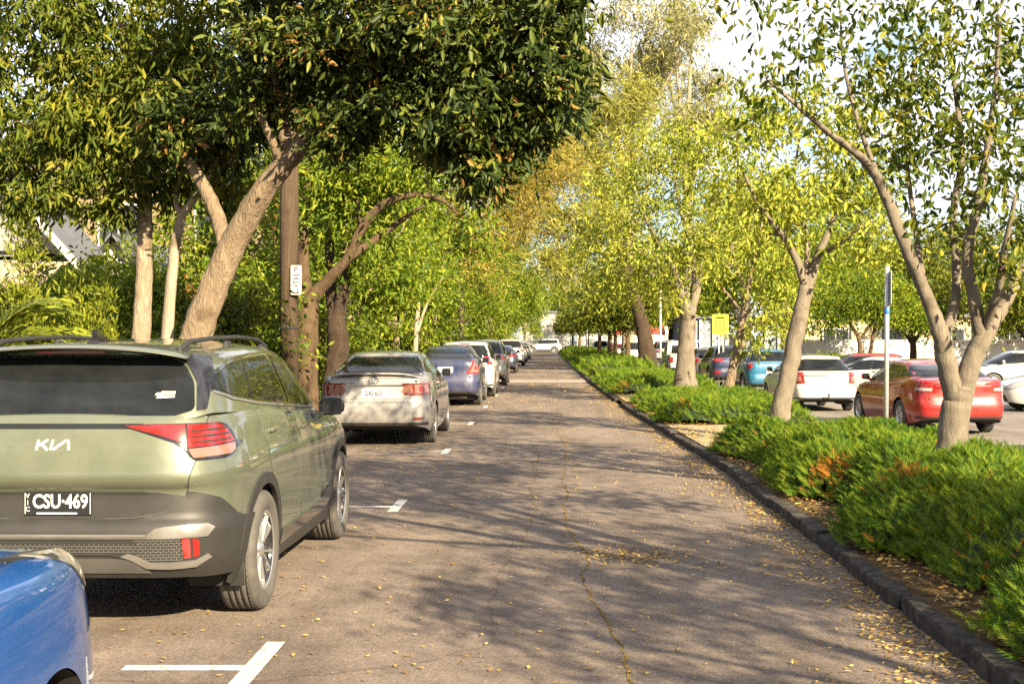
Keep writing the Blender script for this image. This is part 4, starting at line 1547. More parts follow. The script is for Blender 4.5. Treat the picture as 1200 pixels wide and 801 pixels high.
M['litter'] = leaf_mat('fallen_leaf', [(0, (.14, .07, .02)), (.4, (.26, .15, .05)), (.75, (.44, .30, .09)), (1, (.54, .42, .12))], .2, .7, .2)

KX = np.array([-20, 5, 11, 16, 22, 28, 36, 48, 80, 147]); KV = np.array([2.10, 2.10, 2.17, 2.20, 2.05, 1.88, 1.76, 1.62, 1.50, 1.40])
kerb_x = lambda y: np.interp(y, KX, KV)
PARK_Z = -.24
EDGE_X = 5.15          # where the planted strip drops to the car park


def structure(name, V, F, mat):
    mb = MB().add(V, F)
    return tag(mb.build(name, mat), kind='structure')


def ribbon(name, ys, fx0, fx1, z, mat, sub=1):
    V, F = [], []
    for y in ys: V += [(fx0(y), y, z), (fx1(y), y, z)]
    for i in range(len(ys) - 1): F.append((2 * i, 2 * i + 1, 2 * i + 3, 2 * i + 2))
    return structure(name, V, F, mat)


def build_ground():
    structure('ground', [(-1500, -600, -.5), (1500, -600, -.5), (1500, 2500, -.5), (-1500, 2500, -.5)], [(0, 1, 2, 3)], M['grass_soil'])
    ys = sorted(set(list(np.arange(-20, 148, 2.0)) + [147]))
    ribbon('road', ys, lambda y: -3.9, lambda y: float(kerb_x(y)) + .03, 0, M['asphalt'])
    structure('cross_road', [(-120, 147, 0), (120, 147, 0), (120, 160, 0), (-120, 160, 0)], [(0, 1, 2, 3)], M['carpark'])
    structure('far_verge', [(-120, 160, .1), (120, 160, .1), (120, 420, .1), (-120, 420, .1)], [(0, 1, 2, 3)], M['grass_soil'])
    structure('car_park', [(EDGE_X + .02, -20, PARK_Z), (70, -20, PARK_Z), (70, 146, PARK_Z), (EDGE_X + .02, 146, PARK_Z)], [(0, 1, 2, 3)], M['carpark'])
    # left verge with its kerb
    structure('verge', [(-60, -20, .11), (-4.05, -20, .11), (-4.05, 146, .11), (-60, 146, .11)], [(0, 1, 2, 3)], M['grass_soil'])
    mb = MB()
    y = -20.
    rng = random.Random(3)
    while y < 146:
        L = rng.uniform(.8, 1.3)
        mb.bbox(-4.06, -3.88, y + .006, y + L - .006, -.15, .115 + rng.uniform(-.008, .008), .02)
        y += L
    tag(mb.build('kerb', M['bluestone']), kind='structure')
    # planted strip on the right: soil sheet and retaining edge
    V, F = [], []
    for y in ys: V += [(float(kerb_x(y)) + .07, y, .082), (float(kerb_x(y)) + .3, y, .10), (EDGE_X, y, .10), (EDGE_X, y, -.45)]
    for i in range(len(ys) - 1):
        F += [(4 * i + k, 4 * i + k + 1, 4 * i + k + 5, 4 * i + k + 4) for k in range(3)]
    structure('planting_strip', V, F, M['soil'])
    # bluestone kerb of uneven blocks
    mb = MB()
    y = 1.0
    while y < 146:
        L = rng.uniform(.7, 1.5) if y < 40 else 2.5
        if 31.3 < y < 33.2: y += .9; continue
        a, b = float(kerb_x(y)), float(kerb_x(y + L))
        d = rng.uniform(-.014, .014); zt = .103 + rng.uniform(-.016, .014); w = .125 + rng.uniform(-.02, .02)
        n = 7
        vs = []
        for k in range(n + 1):
            t = k / n
            yy = y + .012 + (L - .024) * t
            x = a + (b - a) * t + d
            e = .0 if 0 < k < n else .02
            j1, j2, j3 = rng.uniform(-.009, .009), rng.uniform(-.01, .01), rng.uniform(-.008, .008)
            zt_ = zt
            vs += [(x + e, yy, -.1), (x + e + j1, yy, zt - .026), (x + .006 + e + j1, yy, zt - .008 + j3), (x + .04 + e, yy, zt - e * .4 + j3), (x + w + j2, yy, zt - e * .4 + j2), (x + w + j2, yy, -.1)]
        fs = []
        for k in range(n):
            for i in range(5): fs.append((6 * k + i, 6 * k + 6 + i, 6 * k + 7 + i, 6 * k + 1 + i))
        fs += [tuple(range(6)), tuple(6 * n + i for i in range(6))[::-1]]
        mb.add(vs, fs)
        y += L
    tag(mb.build('kerbstone', M['bluestone']), kind='structure')
    # pale crossings through the planting
    for nm, ya, yb, xe in (('crossing_path', 17.7, 23.0, EDGE_X), ('crossing_path', 31.6, 35.6, EDGE_X), ('crossing_path', 49.5, 53, EDGE_X)):
        ribbon(nm, list(np.linspace(ya, yb, 6)), lambda y: float(kerb_x(y)) + .15, lambda y: xe - .01, .105, M['gravel'])
    # paver band across the road
    structure('paver_band', [(-3.87, 48.6, .004), (1.6, 48.6, .004), (1.58, 51.6, .004), (-3.87, 51.6, .004)], [(0, 1, 2, 3)], M['brick_band'])
    structure('leaf_gutter', [(-3.87, 143, .005), (1.42, 143, .005), (1.40, 147.5, .005), (-3.87, 147.5, .005)], [(0, 1, 2, 3)], M['soil'])
    # bay marks: a short bar along the road and a stem toward the kerb
    for i in range(8):
        y = 6.42 + 6.17 * i
        V = [(-1.52, y - .38, .004), (-1.42, y - .38, .004), (-1.42, y + .55, .004), (-1.52, y + .55, .004),
             (-2.12, y - .05, .004), (-1.521, y - .05, .004), (-1.521, y + .05, .004), (-2.12, y + .05, .004)]
        tag(MB().add(V, [(0, 1, 2, 3), (4, 5, 6, 7)]).build('bay_marking', M['marking']), kind='structure')
    # the long filled crack and a shorter one
    rng2 = np.random.default_rng(5)

    def crack(pts, w, name):
        P = np.array([at_ground(px, py) for px, py in pts])
        ss = []
        for i in range(len(P) - 1):
            k = max(2, int(np.linalg.norm(P[i + 1] - P[i]) / .05))
            for t in np.linspace(0, 1, k, endpoint=False): ss.append(P[i] * (1 - t) + P[i + 1] * t)
        S = np.array(ss)
        off = np.cumsum(rng2.normal(size=len(S)) * .010); off -= np.linspace(off[0], off[-1], len(S))
        V, F = [], []
        for i, p in enumerate(S):
            ww = w * rng2.uniform(.15, 1.0)
            V += [(p[0] + off[i] - ww, p[1], .003), (p[0] + off[i] + ww, p[1], .003)]
        for i in range(len(S) - 1): F.append((2 * i, 2 * i + 1, 2 * i + 3, 2 * i + 2))
        structure(name, V, F, M['crack'])
        return S
    S1 = crack([(742, 801), (730, 765), (712, 700), (706, 660), (690, 610), (678, 570), (668, 530), (660, 500), (655, 480)], .012, 'road_crack')
    crack([(610, 640), (622, 600), (625, 560), (632, 530)], .006, 'road_crack')
    # ---- fallen leaves: one scattered mass
    zr = lambda x, y: .006
    litter(4200, lambda r, n: r.uniform(-3.6, 2.1, n), lambda r, n: 4.5 + 45 * r.random(n) ** 1.5, 1, zr, (.018, .045))
    litter(8500, lambda r, n: (lambda y: kerb_x(y) - .01 - np.abs(r.normal(size=n)) * (.16 + .34 * np.abs(np.sin(1.9 * y) * np.sin(.7 * y + 1)))), lambda r, n: 4.5 + 40 * r.random(n) ** 1.4, 2, zr, (.02, .05))
    litter(7000, lambda r, n: (lambda y: kerb_x(y) + .16 + r.random(n) ** 1.3 * .8), lambda r, n: 4.5 + 32 * r.random(n) ** 1.3, 3, lambda x, y: .112, (.025, .065))
    litter(700, lambda r, n: r.normal(.62, .26, n), lambda r, n: r.normal(9.75, .22, n), 4, zr, (.02, .045))
    litter(1500, lambda r, n: r.uniform(-3.8, -1.2, n), lambda r, n: 12 + 30 * r.random(n), 5, zr, (.02, .05))
    litter(1200, lambda r, n: r.uniform(2.3, 4.9, n), lambda r, n: 17.4 + 7 * r.random(n), 6, lambda x, y: .115, (.02, .05))
    litter(2500, lambda r, n: r.uniform(-3.8, 1.5, n), lambda r, n: 30 + 70 * r.random(n), 8, zr, (.04, .10))
    k = rng2.integers(0, len(S1), 420)
    LITTER.append((S1[k, 0] + rng2.normal(size=420) * .015, S1[k, 1] + rng2.normal(size=420) * .03, np.full(420, .008), rng2.uniform(.015, .035, 420)))
    x, y, z, s = [np.concatenate(q) for q in zip(*LITTER)]
    rng = np.random.default_rng(9)
    n = len(x)
    ax = np.stack([rng.normal(size=n), rng.normal(size=n), rng.normal(size=n) * .16], 1)
    cen = np.stack([x, y, z + s * .10], 1)
    a = unitv(ax)
    side = unitv(np.cross(np.array([0, 0, 1.0]) + rng.normal(size=(n, 3)) * .22, a)); nn = np.cross(a, side)
    L = s[:, None]
    W = L * rng.uniform(.35, .6, (n, 1))
    b = cen - a * L * .5; t = cen + a * L * .5 + nn * L * .10
    l1 = cen + side * W * .5 + nn * L * .10; r1 = cen - side * W * .5 + nn * L * .07
    V = np.stack([b, r1, t, l1], 1).reshape(-1, 3)
    V[:, 2] = np.maximum(V[:, 2], np.repeat(z, 4) + .001)
    o = np_mesh('fallen_leaves', V, np.arange(4 * n).reshape(n, 4), M['litter'], tint=rng.beta(1.6, 1.4, n))
    tag(o, 'yellow and brown fallen leaves scattered over road, kerb and soil', 'leaves', kind='stuff')


def at_ground(px, py, z=0.0):
    Y = FPX * (CAM_H - z) / (py - VY)
    return np.array([(px - VX) / FPX * Y, Y])
# ================================================================== the place
build_ground()

# ---- juniper beds
juniper('large bright juniper bed with rusty dead patches below the forked grey tree', (lambda y: float(kerb_x(y)) + .36, lambda y: 4.85, 4.2, 17.4), .50, 1050, .098, 11, M['juniper'],
        dead=((2.75, 9.9, .28), (2.75, 12.3, .26), (3.05, 7.6, .15)))
juniper('low juniper bed past the first pale crossing, around the leaning slender trunk', (lambda y: float(kerb_x(y)) + .32, lambda y: 4.9, 23.2, 31.2), .38, 460, .12, 12, M['juniper'], dead=((2.6, 23.9, .25),))
juniper('juniper bed around the two-stemmed tree, behind the second crossing', (lambda y: float(kerb_x(y)) + .28, lambda y: 4.9, 35.8, 49), .38, 190, .17, 13, M['juniper'], dead=((2.2, 36.2, .3),))
juniper('shaded dark juniper bed beneath the dense row of small trees', (lambda y: float(kerb_x(y)) + .3, lambda y: 4.8, 53.5, 84), .48, 34, .34, 14, M['juniper'])
juniper('farthest juniper bed at the end of the kerb by the cross street', (lambda y: float(kerb_x(y)) + .3, lambda y: 4.6, 87, 134), .5, 16, .45, 15, M['juniper'])


# ---- trees
def W(base, pts):
    out = []
    for p in pts:
        q = at(p[0], p[1], p[2])
        out.append((q[0] - base[0], q[1] - base[1], q[2] - base[2], p[3]))
    return out


def BL(base, bl):
    out = []
    for (px, py, Y, r, n) in bl:
        q = at(px, py, Y)
        r = (r, r, r) if np.isscalar(r) else r
        out.append(((q[0] - base[0], q[1] - base[1], q[2] - base[2]), r, n))
    return out


def street_tree(label, group, base, limbs, blobs, leaf, bark, seed, cat='tree', **k):
    o = thing('street_tree', label, cat, base, 0, group)
    grow_tree(o, [W(base, l) for l in limbs], BL(base, blobs), leaf, bark, seed, **k)
    return o


ROW = 'trees planted along the right kerb'
LEFT = 'trees along the left verge'
b = (3.87, 12.3, .08)
street_tree('grey forked elm with dark sparse leaves rising from the large juniper bed', ROW, b,
            [[(1110, 592, 12.3, 0.145), (1114, 530, 12.3, 0.136), (1121, 478, 12.3, 0.132), (1124, 452, 12.3, 0.114)],
             [(1119, 470, 12.3, 0.097), (1108, 420, 12.3, 0.092), (1102, 392, 12.25, 0.084), (1085, 345, 12.2, 0.066), (1062, 290, 12.1, 0.058), (1038, 230, 12.0, 0.048), (1015, 190, 11.9, 0.040), (972, 156, 11.8, 0.029), (932, 122, 11.7, 0.021), (898, 92, 11.6, 0.012)],
             [(1126, 470, 12.3, 0.097), (1139, 425, 12.3, 0.092), (1153, 392, 12.3, 0.088), (1176, 356, 12.4, 0.075), (1203, 306, 12.5, 0.062), (1228, 245, 12.6, 0.048), (1240, 170, 12.7, 0.035), (1250, 90, 12.7, 0.022)],
             [(1103, 396, 12.25, 0.062), (1117, 366, 12.3, 0.048), (1121, 320, 12.4, 0.044), (1117, 250, 12.5, 0.037), (1127, 180, 12.6, 0.030), (1119, 100, 12.7, 0.022), (1108, 10, 12.8, 0.012)],
             [(1150, 396, 12.3, 0.066), (1140, 345, 12.2, 0.057), (1134, 300, 12.1, 0.051), (1149, 225, 12.0, 0.040), (1163, 130, 11.9, 0.026), (1172, 30, 11.8, 0.014)],
             [(1153, 390, 12.3, 0.044), (1170, 340, 12.0, 0.040), (1176, 300, 11.8, 0.031), (1190, 230, 11.6, 0.018)],
             [(1036, 226, 12.0, 0.031), (1008, 150, 12.1, 0.023), (990, 80, 12.2, 0.016), (984, 5, 12.3, 0.009)],
             [(1085, 345, 12.2, 0.035), (1070, 250, 12.6, 0.026), (1062, 160, 12.9, 0.019), (1075, 60, 13.0, 0.011)]],
            [(1140, 70, 12.4, (1.0, 1.2, .7), 66), (1180, 190, 12.2, (.7, 1.0, .7), 66), (1110, 150, 12.3, (.6, 1, .6), 45), (1060, 60, 12.4, (.8, 1, .6), 39), (1050, 190, 12.3, (.5, .8, .4), 21),
             (985, 90, 12, (.6, .8, .6), 22), (905, 80, 11.8, (.45, .7, .4), 18), (930, 10, 12, (.8, .9, .5), 24), (1180, 300, 12, (.5, .7, .35), 27), (1110, -120, 12.4, (2.2, 1.9, .8), 165), (1060, -260, 12.4, (1.8, 1.8, .8), 105), (1240, 100, 12.6, (.8, 1, 1.2), 75), (1100, 260, 12.2, (.35, .6, .4), 15)],
            dict(n=16, spread=.16, len=.09, w=.38, droop=.75, mat=M['leaf_elm'], on=.35), M['bark_grey'], 21, twig_r=.0045, bare=.14)

b = (3.55, 19.6, .1)
street_tree('single-stemmed leaning grey tree with yellow-green leaves beside the white hatchback', ROW, b,
            [[(911, 516, 19.6, .17), (917, 470, 19.6, .15), (926, 425, 19.6, .135), (937, 375, 19.6, .12), (945, 334, 19.6, .105)],
             [(945, 338, 19.6, .08), (933, 303, 19.5, .06), (914, 272, 19.3, .045), (888, 238, 19.2, .03), (868, 195, 19, .016)],
             [(946, 338, 19.6, .085), (958, 300, 19.7, .065), (975, 262, 19.8, .048), (986, 222, 20, .034), (1002, 175, 20.2, .016)],
             [(944, 333, 19.6, .05), (945, 280, 19.9, .04), (931, 220, 20.2, .028), (936, 165, 20.3, .014)],
             [(958, 300, 19.7, .04), (985, 285, 19.2, .03), (1012, 262, 18.9, .02)]],
            [(885, 220, 19.3, (.75, 1, .6), 34), (985, 220, 19.8, (.8, 1, .7), 40), (930, 150, 20, (.9, 1.2, .7), 44), (862, 150, 19.2, (.6, .9, .6), 22), (1015, 285, 19.2, (.45, .7, .4), 16), (930, 260, 19.4, (.6, .8, .4), 20), (1000, 150, 20, (.7, .8, .6), 24)],
            dict(n=32, spread=.2, len=.11, w=.36, droop=.6, mat=M['leaf_yellow'], on=.3), M['bark_grey'], 22, twig_r=.006, bare=.08)

b = (4.2, 30.2, .1)
street_tree('slender speckled leaning sapling with few drooping leaves in front of the navy SUV', ROW, b,
            [[(849, 474, 30.2, .13), (857, 440, 30.2, .105), (867, 392, 30.2, .09), (874, 352, 30.2, .075), (880, 322, 30.2, .06), (890, 280, 30.2, .045), (896, 232, 30.3, .02)],
             [(867, 392, 30.2, .045), (884, 379, 30, .035), (905, 372, 29.8, .03), (944, 362, 29.6, .018)],
             [(872, 368, 30.2, .045), (852, 344, 30.4, .035), (838, 322, 30.5, .02)],
             [(876, 345, 30.2, .035), (862, 310, 30, .025), (858, 285, 30, .014)]],
            [(885, 290, 30, (.9, 1, .8), 36), (850, 300, 30.2, (.8, .9, .7), 24), (915, 380, 29.6, (.6, .7, .28), 22), (880, 402, 29.7, (.35, .5, .2), 8), (925, 320, 30, (.7, .8, .6), 20), (895, 225, 30.2, (.9, 1, .6), 26), (905, 345, 29.8, (.7, .8, .4), 18)],
            dict(n=26, spread=.26, len=.13, w=.34, droop=.8, mat=M['leaf_yellow'], on=.3), M['bark_tan'], 23, twig_r=.008, bare=.15)

b = (3.8, 35, .1)
street_tree('stout grey tree forking in two, full lime-yellow crown above the white pickup', ROW, b,
            [[(803, 464, 35, .29), (803, 420, 35, .235), (806, 378, 35, .22), (808, 362, 35, .20)],
             [(806, 366, 35, .15), (798, 342, 35, .12), (790, 318, 34.8, .09), (768, 278, 34.5, .06), (745, 235, 34.3, .03)],
             [(809, 366, 35, .15), (816, 342, 35.2, .12), (822, 308, 35.4, .09), (832, 258, 35.6, .06), (838, 205, 35.8, .03)],
             [(812, 352, 35.1, .08), (812, 300, 34.8, .06), (796, 240, 34.6, .045), (788, 180, 34.6, .02)],
             [(798, 342, 35, .06), (770, 325, 35.4, .05), (730, 300, 35.8, .03), (706, 285, 36, .015)]],
            [(745, 235, 34.6, (1.5, 1.7, 1.2), 60), (815, 205, 35, (1.5, 1.7, 1.2), 60), (770, 300, 34.8, (1.7, 1.6, .8), 50), (835, 285, 35.2, (1.2, 1.5, .9), 40), (860, 230, 35.2, (1.0, 1.3, 1.0), 34), (705, 295, 35.5, (1.0, 1.2, .8), 30), (780, 165, 35, (1.4, 1.4, .7), 44), (725, 345, 35.5, (.9, 1, .5), 18), (775, 345, 34.6, (.8, .9, .4), 16)],
            dict(n=44, spread=.33, len=.12, w=.38, droop=.5, mat=M['leaf_yellow'], on=.25), M['bark_grey'], 24, twig_r=.011, bare=.05)

b = (4.5, 57, .1)
street_tree('big old tree with thick dark trunk and feathery golden crown over the road', ROW, b,
            [[(759, 438, 57, .40), (757, 405, 57, .34), (750, 372, 57, .30), (738, 330, 57, .26), (722, 280, 57, .2), (705, 220, 57, .14), (695, 150, 57, .08), (690, 100, 57, .03)],
             [(738, 330, 57, .16), (700, 290, 56, .13), (660, 250, 55.5, .1), (620, 215, 55, .06), (595, 190, 55, .03)],
             [(722, 280, 57, .13), (735, 220, 58, .1), (742, 160, 58.5, .06), (748, 110, 58.5, .03)],
             [(715, 300, 56.5, .1), (680, 285, 55, .08), (630, 270, 54, .05), (600, 265, 53.5, .03)]],
            [(700, 130, 57, (2.0, 2.2, 1.8), 60), (655, 190, 56, (2.2, 2.4, 1.8), 80), (725, 200, 57.5, (1.8, 2, 2), 50), (615, 190, 55, (1.5, 2, 1.5), 44), (605, 250, 54.5, (1.7, 2, 1.1), 40), (690, 265, 56, (2.2, 2, 1.0), 50), (745, 120, 58, (1.2, 1.6, 1.2), 30), (660, 310, 55, (1.4, 1.6, .7), 20)],
            dict(n=115, spread=.62, len=.30, w=.13, droop=.25, mat=M['leaf_olive'], on=.3, fancy=False), M['bark_dark'], 25, twig_r=.018, lift=.08)

# small dense trees of the far right row: one grown, the rest copied
o = thing('street_tree', 'dark dense small tree nearest the thick old trunk', 'tree', (4.2, 66, .1), 0, ROW)
grow_tree(o, [[(0, 0, 0, .14), (.03, 0, 1.0, .12), (0, .05, 2.0, .10), (.1, .1, 3.2, .06), (.1, 0, 4.4, .03)],
              [(0, .05, 1.9, .06), (-.6, .2, 2.9, .04), (-1.1, .3, 3.6, .02)], [(0, .05, 2.0, .06), (.7, -.3, 3.0, .04), (1.2, -.4, 3.6, .02)], [(0, 0, 2.2, .05), (.1, .9, 3.2, .03)]],
          [((0, 0, 3.4), (1.9, 1.9, 1.3), 120), ((0, 0, 4.8), (1.3, 1.3, .9), 50), ((-1.3, 0, 2.9), (.9, 1.2, .7), 30), ((1.2, .3, 2.9), (.9, 1.2, .7), 30)],
          dict(n=70, spread=.34, len=.17, w=.42, droop=.4, mat=M['leaf_mid'], fancy=False), M['bark_brown'], 31, twig_r=.012)
row = [(3.6, 73, 'dark small tree with brown trunk standing over the shaded juniper bed'), (4.3, 79, 'round dark tree beside the parked white van in the far row'),
       (3.6, 86, 'slim pale-trunked dark tree between the shaded and farthest beds'), (3.9, 94, 'dark small tree mid-way along the farthest juniper bed'),
       (3.3, 103, 'low dark tree near the far end of the right kerb'), (3.7, 113, 'small tree third from the cross street in the right row'),
       (3.2, 122, 'small tree second from the cross street in the right row'), (2.7, 131, 'last small tree of the right row, beside the cross street')]
for i, (x, y, lb) in enumerate(row):
    copy_tree(o, (x, y, .1), i * 1.7, .95 + .22 * ((i * 37) % 7) / 7, lb)

# ---- left verge
b = (-4.38, 15.5, .1)
street_tree('thick tan trunk leaning toward the road under a huge dark glossy crown', LEFT, b,
            [[(216, 547, 15.5, .23), (222, 450, 15.5, .195), (232, 388, 15.5, .18), (262, 310, 15.5, .165), (300, 236, 15.4, .15), (340, 185, 15.3, .13), (388, 134, 15.2, .11), (430, 100, 15.1, .08), (480, 60, 15, .05)],
             [(268, 300, 15.5, .10), (257, 262, 15.6, .09), (243, 226, 15.7, .08), (222, 190, 15.8, .06), (190, 150, 15.8, .03)],
             [(388, 134, 15.2, .08), (440, 118, 15, .065), (500, 98, 14.8, .05), (560, 84, 14.6, .035), (630, 64, 14.5, .016)],
             [(340, 185, 15.3, .09), (328, 130, 15.4, .075), (322, 60, 15.5, .05), (318, 0, 15.5, .03)],
             [(385, 136, 15.2, .08), (405, 70, 15.2, .06), (430, 0, 15.3, .03)],
             [(330, 195, 15.3, .06), (312, 150, 15.1, .05), (285, 110, 15.0, .03)]],
            [(430, 50, 15, (.9, 1.5, .7), 101), (530, 60, 14.8, (1.0, 1.5, .8), 130), (625, 50, 14.6, (.6, 1.1, .8), 87), (650, 110, 14.6, (.32, .8, .6), 43), (560, 135, 14.6, (.6, 1.0, .6), 79), (600, 150, 14.5, (.35, .7, .5), 37), (565, 205, 14.5, (.25, .5, .25), 20), (520, 160, 14.8, (.35, .7, .3), 31), (450, 120, 15, (.55, .9, .45), 58),
             (400, 150, 15, (.4, .7, .3), 29), (330, 60, 15.4, (.8, 1.3, .8), 87), (205, 150, 15.8, (.4, .6, .35), 37), (290, 130, 15.5, (.45, .8, .45), 40), (490, -50, 15, (2.1, 1.8, .6), 159), (330, -60, 15.4, (1.2, 1.4, .6), 72), (660, -10, 14.6, (.4, .9, .6), 43)],
            dict(n=50, spread=.13, len=.12, w=.34, droop=.5, mat=M['leaf_dark'], on=.12), M['bark_tan'], 41, twig_r=.006)

b = (-5.42, 17, .1)
street_tree('thin straight flaky trunk with bare twigs and long drooping pale leaves', LEFT, b,
            [[(163, 534, 17, .15), (164, 440, 17, .125), (166, 390, 17, .115), (169, 300, 17, .10), (170, 220, 17, .09), (164, 150, 17, .075), (150, 80, 17, .05), (140, 20, 17, .03)],
             [(169, 215, 17, .05), (130, 150, 17.2, .04), (80, 110, 17.4, .03), (30, 80, 17.5, .015)],
             [(168, 230, 17, .05), (200, 170, 16.8, .04), (225, 110, 16.6, .03), (235, 60, 16.5, .016)],
             [(170, 240, 17, .035), (120, 222, 16.8, .025), (70, 190, 16.6, .014)]],
            [(60, 50, 17.2, (1.0, 1.4, .8), 60), (150, 50, 17, (1.0, 1.4, .8), 56), (90, 150, 17, (.9, 1.1, .55), 46), (190, 140, 16.8, (.7, 1, .7), 40), (230, 60, 16.6, (.8, 1.2, .8), 46), (20, 140, 17.2, (.7, 1, .7), 36), (250, 170, 16.6, (.35, .6, .4), 18), (130, 205, 16.7, (.5, .6, .2), 14), (195, 225, 16.8, (.35, .5, .2), 10), (-30, 60, 17.2, (.7, 1, 1.2), 40), (120, -50, 17, (2, 1.6, .5), 70), (10, 210, 17.3, (.5, .6, .2), 10), (90, 225, 16.8, (.55, .6, .3), 16), (130, 250, 16.9, (.35, .5, .25), 10), (40, 240, 17.2, (.5, .6, .25), 12), (275, 235, 17, (.4, .5, .3), 12)],
            dict(n=46, spread=.17, len=.14, w=.25, droop=.85, mat=M['leaf_mid'], on=.2), M['bark_pale'], 42, twig_r=.006)

b = (-4.95, 16.6, .1)
street_tree('thinnest pale trunk forking at its top, just left of the leaning tan trunk', LEFT, b,
            [[(193, 537, 16.6, .10), (194, 440, 16.6, .085), (196, 390, 16.6, .08), (203, 310, 16.6, .07), (209, 268, 16.6, .065), (214, 250, 16.6, .06)],
             [(213, 253, 16.6, .05), (228, 232, 16.5, .042), (242, 210, 16.4, .03), (262, 170, 16.3, .015)],
             [(212, 255, 16.6, .04), (206, 232, 16.7, .032), (212, 205, 16.8, .02), (215, 170, 16.8, .01)]],
            [(255, 165, 16.3, (.4, .6, .3), 20), (212, 165, 16.8, (.4, .6, .3), 18)],
            dict(n=46, spread=.22, len=.13, w=.34, droop=.6, mat=M['leaf_dark'], on=.2), M['bark_white'], 43, twig_r=.006)

b = (-4.70, 25, .1)
street_tree('tan tree beside the wooden pole, arching over the parked silver sedan', LEFT, b,
            [[(357, 490, 25, .26), (358, 430, 25, .23), (360, 380, 25, .21), (366, 350, 25, .15), (386, 326, 24.9, .115), (408, 302, 24.8, .098), (424, 268, 24.7, .086), (448, 240, 24.6, .075), (488, 228, 24.5, .06), (520, 236, 24.4, .042), (545, 262, 24.3, .022), (572, 300, 24.2, .008)],
             [(408, 302, 24.8, .08), (440, 280, 25.2, .07), (475, 255, 25.5, .05), (500, 238, 25.7, .03), (540, 210, 26, .015)],
             [(362, 365, 25, .12), (356, 300, 25.2, .1), (360, 220, 25.4, .08), (372, 140, 25.6, .04)],
             [(424, 268, 24.7, .05), (418, 220, 24.9, .04), (430, 170, 25, .02)]],
            [(400, 200, 25.2, (1.2, 1.3, .9), 44), (450, 200, 25, (1.0, 1.2, .6), 30), (380, 250, 25.4, (.8, 1, .6), 26), (430, 300, 25.5, (.7, .8, .5), 16), (520, 205, 25, (1.0, 1.1, .45), 22), (550, 270, 24.5, (.7, .9, .45), 16)],
            dict(n=44, spread=.30, len=.13, w=.34, droop=.5, mat=M['leaf_lime'], on=.25), M['bark_brown'], 44, twig_r=.008)

b = (-4.25, 26, .1)
street_tree('dark two-stemmed trunk standing directly behind the silver sedan', LEFT, b,
            [[(392, 490, 26, .30), (393, 440, 26, .24), (396, 400, 26, .21), (394, 370, 26, .17)],
             [(395, 375, 26, .14), (403, 340, 26, .12), (411, 305, 25.9, .1), (430, 260, 25.8, .07), (455, 215, 25.7, .03)],
             [(393, 375, 26, .14), (388, 340, 26.2, .12), (386, 290, 26.4, .1), (384, 220, 26.6, .06), (390, 150, 26.8, .03)]],
            [(390, 170, 26.6, (1.0, 1.2, .9), 36), (455, 200, 25.8, (.9, 1, .7), 26), (350, 210, 26.5, (.8, 1, .8), 24)],
            dict(n=44, spread=.30, len=.13, w=.34, droop=.5, mat=M['leaf_lime'], on=.25), M['bark_dark'], 45, twig_r=.008)

# light green trees further down the left side: one grown, the rest copied and turned
o = thing('verge_tree', 'yellow-green leafy tree over the dark blue sedan', 'tree', (-5.6, 36, .1), 0, LEFT)
grow_tree(o, [[(0, 0, 0, .17), (.05, 0, 1.4, .13), (.0, .1, 2.8, .11), (-.1, .1, 4.6, .07), (0, 0, 6.6, .03)],
              [(0, .05, 1.6, .08), (.7, -.2, 3.0, .06), (1.4, -.3, 4.4, .03)], [(0, .1, 1.9, .08), (-.8, .3, 3.4, .05), (-1.5, .4, 4.8, .02)], [(0, 0, 2.6, .06), (.2, .9, 4.2, .04), (.3, 1.5, 5.4, .02)], [(0, 0, 2.4, .06), (.1, -.9, 4.0, .04), (.2, -1.4, 5.2, .02)]],
          [((0, 0, 4.4), (2.2, 2.2, 1.8), 110), ((.2, 0, 6.4), (1.7, 1.7, 1.2), 70), ((1.5, -.3, 3.2), (1.1, 1.3, .9), 40), ((-1.5, .3, 3.4), (1.1, 1.3, .9), 40), ((.3, -.6, 2.0), (1.3, 1.3, .7), 22)],
          dict(n=62, spread=.36, len=.16, w=.38, droop=.5, mat=M['leaf_lime'], fancy=False), M['bark_pale'], 51, twig_r=.011)
lf = [(-5.2, 44, 1.0, 'yellow-green tree over the white wagon on the left verge'), (-6.6, 50, 1.2, 'tall lime tree behind the dark post'), (-5.0, 58, .95, 'lime tree over the dark grey SUV'),
      (-6.4, 66, 1.25, 'tall yellow-green tree behind the small navy car'), (-4.9, 76, 1.05, 'lime tree beside the distant white car in the kerb row'), (-6.0, 90, 1.3, 'broad lime tree well down the left verge'),
      (-4.6, 106, 1.2, 'bright tree near the far end of the left verge'), (-5.0, 124, 1.25, 'second last bright tree on the left verge'), (-4.8, 140, 1.15, 'last bright tree on the left corner of the cross street'),
      (-7.7, 42, 1.35, 'tall lime tree set back behind the picket fence'), (-9.5, 56, 1.5, 'tallest lime tree set back from the left verge')]
for i, (x, y, s, lb) in enumerate(lf):
    copy_tree(o, (x, y, .1), i * 2.1 + 1, s, lb)

